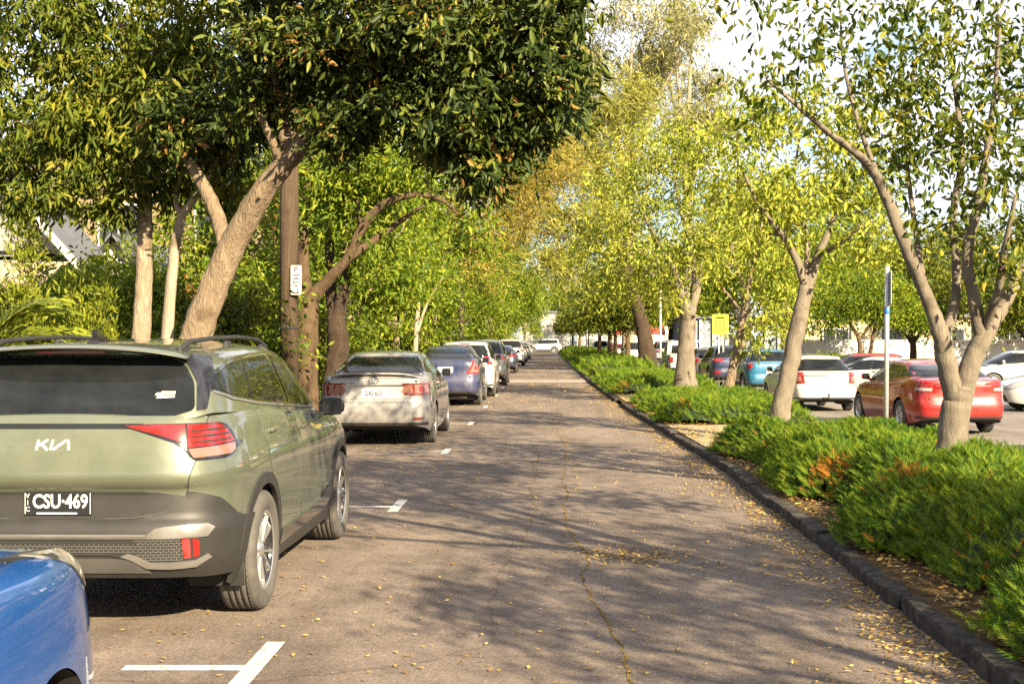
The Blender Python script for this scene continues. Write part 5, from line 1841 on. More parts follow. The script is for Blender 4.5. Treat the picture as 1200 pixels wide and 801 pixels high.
for i, (x, y, s, lb) in enumerate(((-9, 172, 1.7, 'bright tree beyond the cross street, left of the pale building'), (-3.0, 178, 1.5, 'bright tree in front of the pale building'), (9, 176, 1.6, 'bright tree beyond the cross street behind the dark sedan'), (-16, 168, 1.9, 'tall tree on the far left corner of the cross street'),
                                   (2.5, 206, 2.3, 'tall tree behind the pale building'), (-7, 212, 2.6, 'tallest tree behind the pale building'), (13.5, 72, 1.45, 'tall lime tree in the car park behind the white hatchback'), (10.2, 66, 1.25, 'lime tree in the car park behind the navy SUV'), (21.5, 88, 1.75, 'tall lime tree left of the boundary wall trees'), (-7.3, 28.5, .8, 'leafy lime tree between thin trunks and timber pole'), (14, 208, 2.4, 'tall tree behind the right part of the pale building'), (20, 168, 1.8, 'tree on the far right corner of the cross street'), (-3.6, 116, 1.45, 'leaning-out lime tree near the end of the kerb row'))):
    copy_tree(o, (x, y, .1), i * 1.3, s, lb)
# small bare-ish saplings with pale trunks on the left verge
o = thing('verge_sapling', 'pale thin leaning sapling between silver and dark blue sedans', 'tree', (-3.95, 38.5, .1), 0, 'saplings on the left verge')
grow_tree(o, [[(0, 0, 0, .09), (.02, 0, 1.2, .075), (.1, .05, 2.6, .06), (.3, 0, 4.0, .03)], [(.05, 0, 1.7, .05), (.4, .1, 2.7, .035), (.9, .1, 3.5, .02)]],
          [((.3, 0, 4.0), (1.0, 1.0, .8), 26), ((.9, 0, 3.4), (.7, .7, .5), 12)],
          dict(n=40, spread=.3, len=.15, w=.36, droop=.5, mat=M['leaf_lime'], fancy=False), M['bark_white'], 53, twig_r=.012)
for x, y, r, lb in ((-4.1, 48, 2, 'pale forked sapling left of the dark wooden post'), (-4.0, 64, 4, 'pale sapling beyond the dark wooden post')):
    copy_tree(o, (x, y, .1), r, 1.05, lb)

# golden-brown twiggy tree behind the arching branch
b = (-4.4, 46, .1)
street_tree('twiggy golden-brown tree whose thin branches hang over the kerb row', LEFT, b,
            [[(497, 445, 46, .18), (500, 390, 46, .16), (512, 330, 46, .13), (530, 270, 46, .1), (548, 210, 46, .05)],
             [(512, 330, 46, .08), (540, 300, 45.5, .06), (575, 285, 45, .04), (605, 280, 45, .015)],
             [(520, 300, 46, .07), (550, 260, 46, .05), (590, 230, 46, .03), (620, 220, 46, .015)],
             [(530, 270, 46, .06), (520, 220, 46, .05), (505, 180, 46, .02)]],
            [(550, 215, 46, (1.5, 1.6, 1.3), 60), (590, 265, 45.6, (1.3, 1.4, 1.0), 50), (520, 280, 46, (1.0, 1.2, 1.0), 34), (560, 320, 45.5, (1.2, 1.2, .7), 26), (620, 230, 45.5, (.9, 1.2, .9), 30), (650, 200, 45.5, (1.2, 1.2, 1.0), 40), (620, 165, 46, (1.3, 1.2, .7), 34)],
            dict(n=70, spread=.42, len=.18, w=.18, droop=.3, mat=M['leaf_rust'], on=.4, fancy=False), M['bark_brown'], 46, twig_r=.013, bare=.25)

# tall sparse gums far behind the car park
def gum(label, px, Y, seed, h):
    base = ((px - VX) / FPX * Y, Y, PARK_Z)
    o = thing('gum_tree', label, 'tree', base, 0, 'tall gums far behind the car park')
    rng = np.random.default_rng(seed)
    limbs = [[(0, 0, 0, .5), (.2, 0, h * .3, .4), (.0, .3, h * .6, .28), (.4, 0, h * .95, .06)]]
    bl = []
    for k in range(7):
        a = rng.uniform(0, 6.28); r = rng.uniform(2, 5); z0 = h * rng.uniform(.3, .55); z1 = h * rng.uniform(.68, 1.0)
        limbs.append([(0.1, .1, z0, .2), (r * .4 * math.cos(a), r * .4 * math.sin(a), z0 * .5 + z1 * .5, .13), (r * math.cos(a), r * math.sin(a), z1, .04)])
        bl.append(((r * math.cos(a), r * math.sin(a), z1), (2.0, 2.0, 1.5), 26))
    bl.append(((0, 0, h), (3, 3, 2), 40))
    grow_tree(o, limbs, bl, dict(n=50, spread=.75, len=.42, w=.22, droop=.7, mat=M['leaf_gum'], fancy=False, on=.2), M['bark_white'], seed, twig_r=.03, flare=1.1)


gum('tall pale gum towering over the golden crown, many upright limbs', 735, 98, 61, 27)
gum('tall pale gum right of its neighbour above the lime-yellow crowns', 805, 104, 62, 28)

# car park trees
b = (13.2, 54, PARK_Z)
street_tree('small round bright green tree on two stems in the car park', 'car park trees', b,
            [[(1006, 449, 54, .14), (1008, 420, 54, .11), (1006, 395, 54, .09), (990, 372, 54, .05), (975, 350, 54, .02)], [(1006, 400, 54, .07), (1025, 375, 54, .05), (1050, 350, 54, .02)], [(1016, 446, 54.2, .11), (1022, 400, 54.2, .08), (1030, 360, 54.2, .03)]],
            [(1000, 355, 54, (1.2, 1.3, .8), 60), (1050, 360, 54, (1.2, 1.3, .8), 60), (1025, 335, 54, (1.4, 1.4, .6), 50), (975, 375, 54, (.6, .8, .5), 22), (1080, 375, 54, (.5, .7, .5), 20)],
            dict(n=60, spread=.30, len=.14, w=.42, droop=.4, mat=M['leaf_lime'], fancy=False), M['bark_brown'], 71, twig_r=.012)
o = thing('car_park_tree', 'bushy dark tree behind the silver car at the car park edge', 'tree', (23.5, 62, PARK_Z), 0, 'car park trees')
grow_tree(o, [[(0, 0, 0, .2), (0, 0, 1.5, .15), (.1, 0, 3.5, .1), (0, 0, 5.5, .04)], [(0, 0, 1.4, .1), (1, .2, 2.8, .07), (1.9, .3, 3.8, .03)], [(0, 0, 1.5, .1), (-1, -.2, 2.8, .07), (-1.9, -.3, 3.8, .03)]],
          [((0, 0, 3.8), (2.6, 2.4, 1.7), 110), ((0, 0, 5.6), (1.8, 1.8, 1.1), 60), ((1.8, 0, 3.0), (1.2, 1.2, .9), 36), ((-1.8, 0, 3.0), (1.2, 1.2, .9), 36)],
          dict(n=60, spread=.42, len=.2, w=.4, droop=.5, mat=M['leaf_mid'], fancy=False), M['bark_dark'], 72, twig_r=.016)
for x, y, r, s, lb in ((19.5, 68, 2, 1.1, 'dark tree above the white boundary wall'), (29, 72, 3, 1.4, 'large dark tree partly cut off at the car park edge'), (11.5, 118, 1, 1.6, 'dark tree behind the yellow sign'),
                       (8.5, 128, 4, 1.3, 'dark tree far behind the white pickup'), (16, 130, 5, 1.8, 'broad tree beyond the blue hatchback'), (25, 118, 2.5, 1.7, 'broad tree behind the beige building'), (36, 112, 1.5, 1.9, 'tallest tree behind the boundary wall')):
    copy_tree(o, (x, y, PARK_Z), r, s, lb)

# trees of the same right row that stand beside and behind the photographer; their branches shade the road
bT = (4.3, 4.4, .1)
o = thing('street_tree', 'sparse elm beside the near kerb, shading the road', 'tree', bT, 0, ROW)
grow_tree(o, [[(0, 0, 0, .17), (0, 0, 1.4, .14), (-.1, .1, 2.2, .11)],
              [(-.1, .1, 2.0, .1), (-.8, .3, 3.2, .075), (-1.7, .5, 4.3, .05), (-2.8, .6, 5.2, .02)], [(-.1, .1, 2.1, .1), (.3, -.5, 3.4, .07), (.5, -1.2, 4.8, .04), (.5, -1.8, 6, .02)],
              [(-.1, .1, 2.2, .09), (-.3, .8, 3.4, .07), (-.6, 1.8, 4.6, .045), (-.9, 2.6, 5.4, .02)], [(-.1, .1, 2.2, .08), (-.2, .1, 3.8, .06), (-.3, .2, 5.4, .04), (-.5, .2, 6.4, .015)], [(-.7, .3, 3.1, .05), (-1.6, -.4, 3.9, .035), (-2.6, -.8, 4.6, .015)]],
          [((-1.8, .5, 4.6), (1.2, 1.2, .6), 34), ((-.5, 1.8, 4.8), (1.2, 1.1, .7), 34), ((-.3, 0, 5.6), (1.5, 1.3, .7), 40), ((-.2, 2.0, 5.6), (1.6, 1.5, .9), 54), ((0, 3.4, 4.9), (1.3, 1.2, .7), 46), ((-1.0, 3.2, 5.4), (1.0, 1.1, .6), 26), ((.3, 2.2, 3.6), (.9, 1.2, .5), 24), ((.5, -1.3, 5.0), (1.0, 1.0, .8), 26), ((-2.4, -.6, 4.6), (.8, .8, .5), 18)],
          dict(n=40, spread=.26, len=.12, w=.40, droop=.7, mat=M['leaf_elm'], on=.35, fancy=False), M['bark_grey'], 81, twig_r=.009, bare=.15)
for i, (x, y, r, s, lb) in enumerate(((5.6, .2, 5.5, .85, 'sparse unseen elm added to dapple the near road'), (4.2, -6.8, 2.2, .85, 'sparse elm second along behind the photographer'), (4.3, -14.5, 4.0, 1.1, 'sparse elm third along behind the photographer'), (-6.2, -9, 1.2, 1.5, 'large elm behind the blue car on the left verge'), (-6.5, -1, 3.2, 1.3, 'elm beside the blue car on the left verge'))):  # first copy is an unseen elm, added for its leaf shadow on the road
    copy_tree(o, (x, y, .1), r, s, lb)
# ---- shrubs on the left
bl_ = dict(n=60, spread=.2, len=.10, w=.42, droop=.3, mat=M['leaf_lime'], fancy=False)
bd_ = dict(n=60, spread=.2, len=.10, w=.42, droop=.4, mat=M['leaf_mid'], fancy=False)
bush('garden_shrub', 'tall yellow-green shrub in front of the cream house', 'shrub', (-7.0, 21, .1), [((0, 0, 2.3), (1.0, .8, .6), 60), ((-.6, -.2, 1.6), (.7, .7, .7), 40), ((.7, 0, 1.5), (.6, .7, .7), 36)], bl_, M['bark_brown'], 91, 'garden shrubs')
bush('garden_shrub', 'dark rounded shrub low behind the green SUV roof', 'shrub', (-6.6, 19, .1), [((0, 0, 1.2), (1.3, .7, .5), 80), ((1.2, .3, 1.3), (.7, .7, .5), 40), ((-1.2, .2, 1.2), (.7, .7, .5), 40)], bd_, M['bark_brown'], 92, 'garden shrubs')
bush('garden_shrub', 'green shrub between the thin trunks and the leaning trunk', 'shrub', (-5.9, 21.5, .1), [((0, 0, 1.7), (.9, .8, .8), 70), ((.8, 0, 2.0), (.6, .7, .6), 40), ((-.7, 0, 1.4), (.6, .6, .6), 36)], bd_, M['bark_brown'], 93, 'garden shrubs')
bush('garden_shrub', 'bright shrub right of the leaning trunk, beside the picket fence', 'shrub', (-5.7, 24.5, .1), [((0, 0, 2.2), (.8, .8, .7), 60), ((.3, 0, 1.3), (.8, .7, .6), 50)], bl_, M['bark_brown'], 94, 'garden shrubs')
bush('garden_shrub', 'red-leaved shrub near the fence behind the leaning trunk', 'shrub', (-6.9, 26.5, .1), [((0, 0, 2.0), (.7, .7, .7), 46)], dict(bl_, mat=leaf_mat('leaf_red', [(0, (.10, .03, .015)), (1, (.26, .10, .04))])), M['bark_brown'], 95, 'garden shrubs')
for k, (x, y, s_, lb) in enumerate(((-8.6, 24, 1.5, 'tall dark shrub under the cream house windows'), (-10.4, 23.5, 1.25, 'dark shrub before the small blue-grey gable'), (-7.4, 28, 1.7, 'tallest dark shrub behind the picket fence'), (-9.6, 27.5, 1.5, 'dark shrub deep in the garden beneath the cream wall'), (-6.6, 31, 1.5, 'dark shrub filling the gap behind the timber pole'))):
    bush('garden_shrub', lb, 'shrub', (x, y, .1), [((0, 0, 1.3 * s_), (1.0 * s_, .8, .8 * s_), 90), ((-.8, 0, .9 * s_), (.8, .7, .6 * s_), 50), ((.8, .1, 1.0 * s_), (.8, .7, .6 * s_), 50)], dict(bd_, mat=M['leaf_dark'] if k % 2 else M['leaf_mid'], n=60, spread=.24, len=.12), M['bark_brown'], 120 + k, 'garden shrubs')
rb = random.Random(4)
hedge_lb = ['behind the dark two-stemmed trunk', 'left of the silver sedan roof', 'beyond the silver sedan', 'beside the dark blue sedan', 'left of the white wagon', 'beside the dark wooden post', 'left of the dark grey SUV', 'beyond the dark grey SUV', 'beside the small navy car', 'far along the left fence', 'near the left end of the street']
shp = None
for i, lb in enumerate(hedge_lb):
    y = 29 + 8.2 * i + (i > 6) * (i - 6) * 4
    x = -5.6 - .5 * (i % 3)
    nm = ('yellow-green' if i % 2 else 'dark green') + ' verge shrub ' + lb
    if i < 2:
        s = bush('verge_shrub', nm, 'shrub', (x, y, .1), [((0, 0, 1.5), (1.1, 1.5, .8), 90), ((.2, 1.4, 1.2), (.9, 1.2, .8), 60), ((.1, -1.5, 1.1), (.9, 1.2, .8), 60), ((-.5, 0, 2.4), (.8, 1.2, .6), 40)],
                 dict(bl_ if i % 2 else bd_, n=54, spread=.28, len=.15), M['bark_brown'], 96 + i, 'shrubs along the left verge')
        shp = (shp or []) + [s]
    else:
        copy_tree(shp[i % 2], (x, y, .1), (i * .9) % 3, 1.0 + .12 * (i % 4), nm)
bush('clipped_shrub', 'low round clipped shrub by the white wall in the car park', 'shrub', (13.5, 61, PARK_Z), [((0, 0, .8), (1.0, .8, .45), 60), ((.6, 0, .6), (.7, .7, .5), 36)], dict(bl_, spread=.16), M['bark_brown'], 99)
bush('columnar_conifer', 'thin upright bright conifer beside the grey gable', 'shrub', (-6.9, 17, .1), [((0, 0, 1.6), (.25, .25, 1.2), 50), ((.0, 0, 2.8), (.14, .14, .5), 20)], dict(n=60, spread=.12, len=.09, w=.22, droop=-.9, mat=M['leaf_fern'], fancy=False), M['bark_brown'], 100, 'conifers by the gable', stems=3)
bush('columnar_conifer', 'shorter upright conifer under the grey gable eave', 'shrub', (-6.35, 17.6, .1), [((0, 0, 1.4), (.2, .2, 1.1), 40), ((.3, 0, 1.5), (.14, .14, .9), 24)], dict(n=60, spread=.12, len=.09, w=.22, droop=-.9, mat=M['leaf_fern'], fancy=False), M['bark_brown'], 101, 'conifers by the gable', stems=3)
palm('green palm with arching feathered fronds beside the green SUV roof', (-6.1, 13.6, .1), [(.2, 1.15), (.45, .9), (-.1, 1.25), (0, .75), (.75, .8), (.35, 1.3), (.15, .75), (.55, .95), (-.3, .85), (1.4, .9), (2.6, .9), (3.6, .8), (-1.2, .95), (-.7, .55), (.1, .2), (-2.2, .8), (.9, 1.2)], 110, 1.3)
# ================================================================== buildings, fences, posts and signs
def siding_mat(name, col, pitch=.14, dark=.75):
    m, nt, b, o = new_mat(name)
    tc = nt.nodes.new('ShaderNodeTexCoord')
    wv = nt.nodes.new('ShaderNodeTexWave'); wv.wave_type = 'BANDS'; wv.bands_direction = 'Z'; wv.wave_profile = 'SAW'
    wv.inputs['Scale'].default_value = .314 / pitch
    nt.links.new(tc.outputs['Object'], wv.inputs['Vector'])
    f = noise(nt, tc.outputs['Object'], 2.5, 5)
    c = ramp(nt, f, [(.3, tuple(x * .85 for x in col)), (.7, col)])
    nt.links.new(c, b.inputs['Base Color'])
    b.inputs['Roughness'].default_value = .75
    bump(nt, b, wv.outputs['Fac'], 1.0, .03)
    return m


def roof_mat(name, col, pitch=.2):
    m, nt, b, o = new_mat(name)
    tc = nt.nodes.new('ShaderNodeTexCoord')
    wv = nt.nodes.new('ShaderNodeTexWave'); wv.wave_type = 'BANDS'; wv.bands_direction = 'Y'
    wv.inputs['Scale'].default_value = .314 / pitch
    nt.links.new(tc.outputs['Object'], wv.inputs['Vector'])
    f = noise(nt, tc.outputs['Object'], 1.6, 5)
    nt.links.new(ramp(nt, f, [(.3, tuple(x * .7 for x in col)), (.7, col)]), b.inputs['Base Color'])
    b.inputs['Roughness'].default_value = .55
    bump(nt, b, wv.outputs['Fac'], .7, .03)
    return m


M['cream_board'] = siding_mat('cream_weatherboard', (.23, .175, .095))
M['cream_brick'] = simple('cream_brick', (.46, .36, .22), .85, var=.2, vscale=5, bmp=.3, bscale=22)
M['grey_roof'] = roof_mat('grey_iron_roof', (.105, .11, .13))
M['white_trim'] = simple('white_trim', (.38, .37, .35), .6, var=.1)
M['grey_board'] = siding_mat('grey_board', (.26, .25, .25), .12)
M['window_dark'] = glass_mat('house_window', (.02, .022, .025), .05, 1.5)
M['render_white'] = simple('render_white', (.43, .41, .37), .8, var=.1, vscale=1.2)
M['slate_blue'] = simple('slate_blue_wall', (.13, .16, .21), .7, var=.2, vscale=2)
M['timber_pole'] = bark_mat('timber_pole', (.035, .024, .017), (.12, .083, .055), 9, .06, .6)
M['timber_dark'] = bark_mat('timber_dark', (.02, .017, .014), (.07, .055, .04), 9, .06, .4)
M['sign_yellow'] = simple('sign_yellow', (.42, .32, .008), .5, var=.06)
M['sign_blue'] = simple('sign_blue', (.03, .13, .5), .4)
M['sign_green'] = simple('sign_green', (.03, .22, .09), .4)
M['awning_red'] = simple('awning_red', (.40, .04, .035), .7, var=.2)


def window(parent, x0, x1, z0, z1, y, face=-1, bars=1, along='x'):
    """window in a wall facing -y (or +-x when along='y'): frame with sill and one pane mesh"""
    def P(mb, a0, a1, d0, d1, c0, c1, mat=0):
        if along == 'x': mb.box(a0, a1, min(y + face * d0, y + face * d1), max(y + face * d0, y + face * d1), c0, c1, mat)
        else: mb.box(min(y + face * d0, y + face * d1), max(y + face * d0, y + face * d1), a0, a1, c0, c1, mat)
    mb = MB(); w = .07
    P(mb, x0 - w, x0, -.02, .05, z0 - w, z1 + w); P(mb, x1, x1 + w, -.02, .05, z0 - w, z1 + w)
    P(mb, x0, x1, -.02, .05, z1, z1 + w); P(mb, x0, x1, -.02, .05, z0 - w, z0)
    for k in range(1, bars + 1):
        t = x0 + (x1 - x0) * k / (bars + 1)
        P(mb, t - .02, t + .02, .012, .035, z0, z1)
    f = mb.build('window', M['white_trim'], parent)
    mp = MB(); P(mp, x0, x1, -.01, .010, z0, z1); mp.build('pane', M['window_dark'], f)
    ms = MB(); P(ms, x0 - .1, x1 + .1, .0, .11, z0 - w - .05, z0 - w - .003); ms.build('sill', M['white_trim'], f)
    return f


def gable_roof(parent, x0, x1, y0, y1, ze, zr, axis='y', over=.3, mat='grey_roof', name='roof'):
    mb = MB(); th = .08
    if axis == 'y':
        xm = (x0 + x1) / 2
        sl = (zr - ze) / (xm - x0)
        a, b_ = x0 - over, x1 + over
        z0 = ze - over * sl
        for (p, q) in (((a, z0), (xm, zr)), ((b_, z0), (xm, zr))):
            v = [(p[0], y0 - over, p[1]), (q[0], y0 - over, q[1]), (q[0], y1 + over, q[1]), (p[0], y1 + over, p[1])]
            v += [(x, y, z + th) for x, y, z in v]
            mb.add(v, [(0, 3, 2, 1), (4, 5, 6, 7), (0, 1, 5, 4), (1, 2, 6, 5), (2, 3, 7, 6), (3, 0, 4, 7)])
    else:
        ym = (y0 + y1) / 2
        sl = (zr - ze) / (ym - y0)
        a, b_ = y0 - over, y1 + over
        z0 = ze - over * sl
        for (p, q) in (((a, z0), (ym, zr)), ((b_, z0), (ym, zr))):
            v = [(x0 - over, p[0], p[1]), (x1 + over, p[0], p[1]), (x1 + over, q[0], q[1]), (x0 - over, q[0], q[1])]
            v += [(x, y, z + th) for x, y, z in v]
            mb.add(v, [(0, 3, 2, 1), (4, 5, 6, 7), (0, 1, 5, 4), (1, 2, 6, 5), (2, 3, 7, 6), (3, 0, 4, 7)])
    return mb.build(name, M[mat], parent)


# ---- grey gabled cottage at the far left
o = thing('cottage', 'grey gabled cottage with pale iron roof and dark verandah behind the palm', 'house', (-12.3, 27, .1), 0, 'houses on the left')
mb = MB().box(-2.9, 1.6, 0, 4.4, 0, 3.4)
mb.build('wall', M['grey_board'], o)
mb = MB()
mb.poly_extrude([(-.3, 3.4), (2.9, 3.4), (1.3, 5.15)], -.0, .12, 0, lambda a, b_, d: (a - .6, -d - .02, b_))
mb.build('gable_wall', M['grey_board'], o)
gable_roof(o, -.9, 2.3, -.2, 1.6, 3.42, 5.22, 'y', .25)
gable_roof(o, -3.0, 1.0, .3, 4.2, 3.45, 5.0, 'x', .3, 'grey_roof', 'main_roof')
mb = MB()
for sg in (-1, 1):
    p = [(.7 + sg * 1.95, 3.12), (.7, 5.30), (.7, 5.10), (.7 + sg * 1.95, 2.92)]
    if sg > 0: p = p[::-1]
    mb.poly_extrude(p, -.0, .06, 0, lambda a, b_, d: (a, -.48 - d, b_))
mb.build('bargeboard', M['white_trim'], o)
mb = MB()
for i in range(8):
    t0, t1 = i / 8, (i + 1) / 8
    y0_, y1_ = -.5 - 1.5 * t0, -.5 - 1.5 * t1
    z0_, z1_ = 3.15 - .55 * t0 ** 1.8, 3.15 - .55 * t1 ** 1.8
    mb.add([(-2.6, y0_, z0_), (2.5, y0_, z0_), (2.5, y1_, z1_), (-2.6, y1_, z1_), (-2.6, y0_, z0_ - .05), (2.5, y0_, z0_ - .05), (2.5, y1_, z1_ - .05), (-2.6, y1_, z1_ - .05)],
           [(0, 1, 2, 3), (7, 6, 5, 4), (2, 1, 5, 6), (0, 3, 7, 4)] + ([(3, 2, 6, 7)] if i == 7 else []))
mb.build('verandah_roof', simple('verandah_tan', (.36, .27, .18), .6), o)
for x in (-2.4, 0, 2.35):
    MB().tube([(x, -1.9, 0), (x, -1.9, 2.55)], .06, 10).build('verandah_post', M['white_trim'], o)
window(o, -1.6, -.6, .9, 2.3, 0); window(o, .3, 1.3, .9, 2.3, 0)
MB().bbox(-2.2, -1.75, 0.005 - .06, -.002, 0, 2.1, .01).build('door', M['slate_blue'], o)

# ---- cream weatherboard house, two storeys
o = thing('weatherboard_house', 'cream two-storey weatherboard house half hidden behind the thin trunks', 'house', (-16.5, 37, .1), 0, 'houses on the left')
MB().box(0, 8.6, 0, 11, 0, 6.6).build('wall', M['cream_board'], o)
gable_roof(o, 0, 8.6, 0, 11, 6.6, 9.2, 'y', .5)
for (a, z) in ((1.0, 3.9), (3.6, 3.9), (6.4, 3.9), (6.4, 1.0), (3.6, 1.0)):
    window(o, a, a + 1.1, z, z + 1.5, 0)
for y in (2, 5, 8): window(o, y, y + 1.1, 3.9, 5.4, 8.6, 1, along='y')
MB().tube([(8.72, -.12, 0), (8.72, -.12, 6.5)], .05, 8).build('downpipe', simple('rust_pipe', (.30, .10, .05), .6), o)
MB().bbox(2.6, 3.1, 4, 4.5, 8.6, 10.4, .02).build('chimney', M['cream_brick'], o)

# ---- small blue-grey gable between the two
o = thing('dormer_cottage', 'low cottage with blue-grey roof and white-edged small gable behind the tall shrub', 'house', (-13.0, 31.3, .1), 0, 'houses on the left')
MB().box(0, 3.2, .5, 3.5, 0, 2.7).build('wall', M['grey_board'], o)
gable_roof(o, 0, 3.2, .5, 3.5, 2.72, 3.9, 'x', .2, 'grey_roof')
mb = MB().poly_extrude([(1.5, 2.9), (3.3, 2.9), (2.4, 4.0)], 0, .12, 0, lambda a, b_, d: (a, .35 - d, b_))
mb.build('gable_wall', M['white_trim'], o)
gable_roof(o, 1.45, 3.35, .0, 1.6, 2.92, 4.08, 'y', .12, 'grey_roof', 'small_roof')
window(o, .4, 1.2, 1.0, 2.2, .5); window(o, 2.0, 2.8, 1.0, 2.2, .5)

# ---- white picket fence with pointed posts
o = thing('picket_fence', 'white picket fence with pointed posts behind the leaning trunk', 'fence', (-6.3, 22, .1))
mb = MB(); mp = None
for i in range(60):
    y = i * .16
    if i % 15 == 0: continue
    mb.poly_extrude([(-.045, 0.06), (.045, .06), (.045, 1.15), (0, 1.27), (-.045, 1.15)], 0, .02, 0, lambda a, b_, d, y=y: (-d, y + a, b_))
mb.build('pickets', M['white_trim'], o)
for z in (.3, .95): MB().box(.002, .045, 0, 9.6, z, z + .08).build('rail', M['white_trim'], o)
for i in range(5):
    y = i * 2.4
    mb = MB().bbox(-.07, .07, y - .07, y + .07, 0, 1.5, .01)
    mb.lathe([(0.0, 1.94), (.022, 1.9), (.055, 1.78), (.075, 1.66), (.06, 1.58), (.095, 1.53), (.095, 1.5)], 'z', 14, (0, y, 0))
    mb.build('post', M['white_trim'], o)

# grey paling fence further along the left
o = thing('paling_fence', 'weathered paling fence along the left gardens', 'fence', (-7.6, 33, .1))
mb = MB(); rp = random.Random(8)
for i in range(300):
    y = i * .15
    mb.box(-.01 + rp.uniform(-.004, .004), .01, y, y + .142, 0, 1.7 + rp.uniform(-.03, .03))
mb.build('palings', simple('paling_grey', (.22, .18, .14), .9, var=.3, vscale=4), o)
for z in (.3, 1.3): MB().box(-.06, -.012, 0, 45, z, z + .09).build('rail', M['timber_pole'], o)

# ---- timber power pole with the parking sign
px, py, _ = at(338.5, 0, 24)
o = thing('utility_pole', 'brown timber pole between leaning trunk and silver sedan', 'pole', (px, 24, .1), 0, 'timber poles on the left')
MB().tube([(0, 0, 0), (0.01, 0, 4.5), (.02, 0, 9.6)], [.185, .17, .145], 18).build('pole', M['timber_pole'], o)
MB().lathe([(.188, 1.73), (.193, 1.735), (.193, 1.775), (.188, 1.78)], 'z', 24).build('band', M['dark'], o)
MB().bbox(-1.1, 1.1, -.24, -.14, 8.6, 8.75, .01).build('crossarm', M['timber_pole'], o)
sx, sy, sz = at(347, 328, 23.78)
o = thing('parking_sign', 'narrow white parking sign fixed to the brown timber pole', 'sign', (sx, 23.78, sz))
rot = Matrix.Rotation(math.pi / 2, 4, 'X')
mb = MB()
mb.poly_extrude(rounded([(-.10, -.275), (.10, -.275), (.10, .275), (-.10, .275)], .025), -.004, .004, 0, lambda a, b_, d: (a, -d, b_))
mb.text('P', .14, (-.005, -.0055, .19), rot, 1, .0004, bold=.003)
for k, tx in enumerate(('8AM', '6PM', 'MON', 'FRI')):
    mb.text(tx, .055, (0, -.0055, .09 - .066 * k), rot, 1, .0004, bold=.0022)
mb.box(-.05, .05, -.0056, -.004, -.235, -.225, 1)
mb.box(-.07, .07, -.0056, -.004, -.25, -.238, 1)
mb.build('sign_face', [simple('sign_white', (.36, .35, .33), .5), M['plate_ink']], o)
MB().box(-.08, .0, .005, .09, -.02, .02).build('bracket', M['galv'], o)
# dark post further down
px, _, _ = at(540, 0, 55)
o = thing('utility_pole', 'dark straight post above the white wagon', 'pole', (px, 55, .1), 0, 'timber poles on the left')
MB().tube([(0, 0, 0), (0, 0, 5), (0, 0, 8.6)], [.16, .145, .125], 14).build('pole', M['timber_dark'], o)
MB().bbox(-.9, .9, -.2, -.13, 7.8, 7.92, .01).build('crossarm', M['timber_dark'], o)

# ---- steel post in the near bed: sign seen edge-on with a blue band below it
bx, by, _ = at(1038, 0, 17.1)
o = thing('sign_post', 'steel sign post with blue band in the juniper bed, sign edge-on', 'sign', (bx, 17.1, .1))
MB().tube([(0, 0, 0), (.012, 0, 1.4), (.02, 0, 2.52)], .032, 14).build('post', M['galv'], o)
MB().lathe([(.033, 1.88), (.036, 1.885), (.036, 1.965), (.033, 1.97)], 'z', 20, (.016, 0, 0)).build('band', M['sign_blue'], o)
mb = MB()
mb.poly_extrude(rounded([(-.16, 2.0), (.16, 2.0), (.16, 2.46), (-.16, 2.46)], .03), .026, .032, 0, lambda a, b_, d: (d * 1.0 + .03 + a * .16, a * .98, b_))
mb.build('sign_plate', M['galv'], o)
MB().bbox(.02, .075, -.03, .03, 2.12, 2.16, .004).build('clamp', M['galv'], o)
MB().bbox(.02, .075, -.03, .03, 2.34, 2.38, .004).build('clamp', M['galv'], o)

# ---- yellow sign in the car park
sx, _, sz = at(844, 379, 52)
o = thing('warning_sign', 'yellow warning sign on twin steel posts behind the slender sapling', 'sign', (sx, 52, PARK_Z))
h = sz - PARK_Z
mb = MB()
mb.poly_extrude(rounded([(-.33, h - .45), (.33, h - .45), (.33, h + .38), (-.33, h + .38)], .05), -.006, .006, 0, lambda a, b_, d: (a, -d - .05, b_))
mb.poly_extrude([(-.16, h + .27), (.14, h + .27), (.17, h + .20), (-.19, h + .20)], .0065, .0085, 1, lambda a, b_, d: (a, -d - .05, b_))
for r in range(3):
    for k in range(3):
        x0 = -.22 + k * .16; z0 = h - .02 - r * .13
        mb.box(x0 - .02, x0 + .10, -.0585, -.0565, z0, z0 + .075, 2)
mb.build('sign_face', [M['sign_yellow'], M['dark'], simple('sign_ochre', (.16, .09, .01), .5)], o)
for x in (-.06, .12): MB().tube([(x, 0, 0), (x, 0, h + .3)], .035, 10).build('post', M['galv'], o)

# thin white stakes and poles of the planted row
for px, Y, h, lb in ((774, 55, 3.6, 'thin white steel post beside the thick dark trunk'), (703, 88, 2.9, 'thin white post mid-way along the far row'), (688, 100, 2.6, 'white post near the farthest juniper bed')):
    x = (px - VX) / FPX * Y
    o = thing('marker_post', lb, 'post', (x, Y, .1), 0, 'thin white posts in the planted strip')
    mb = MB().tube([(0, 0, 0), (0, 0, h)], .045, 10)
    mb.lathe([(.0, h + .03), (.05, h + .02), (.05, h - .02)], 'z', 12)
    mb.build('post', M['white_trim'], o)

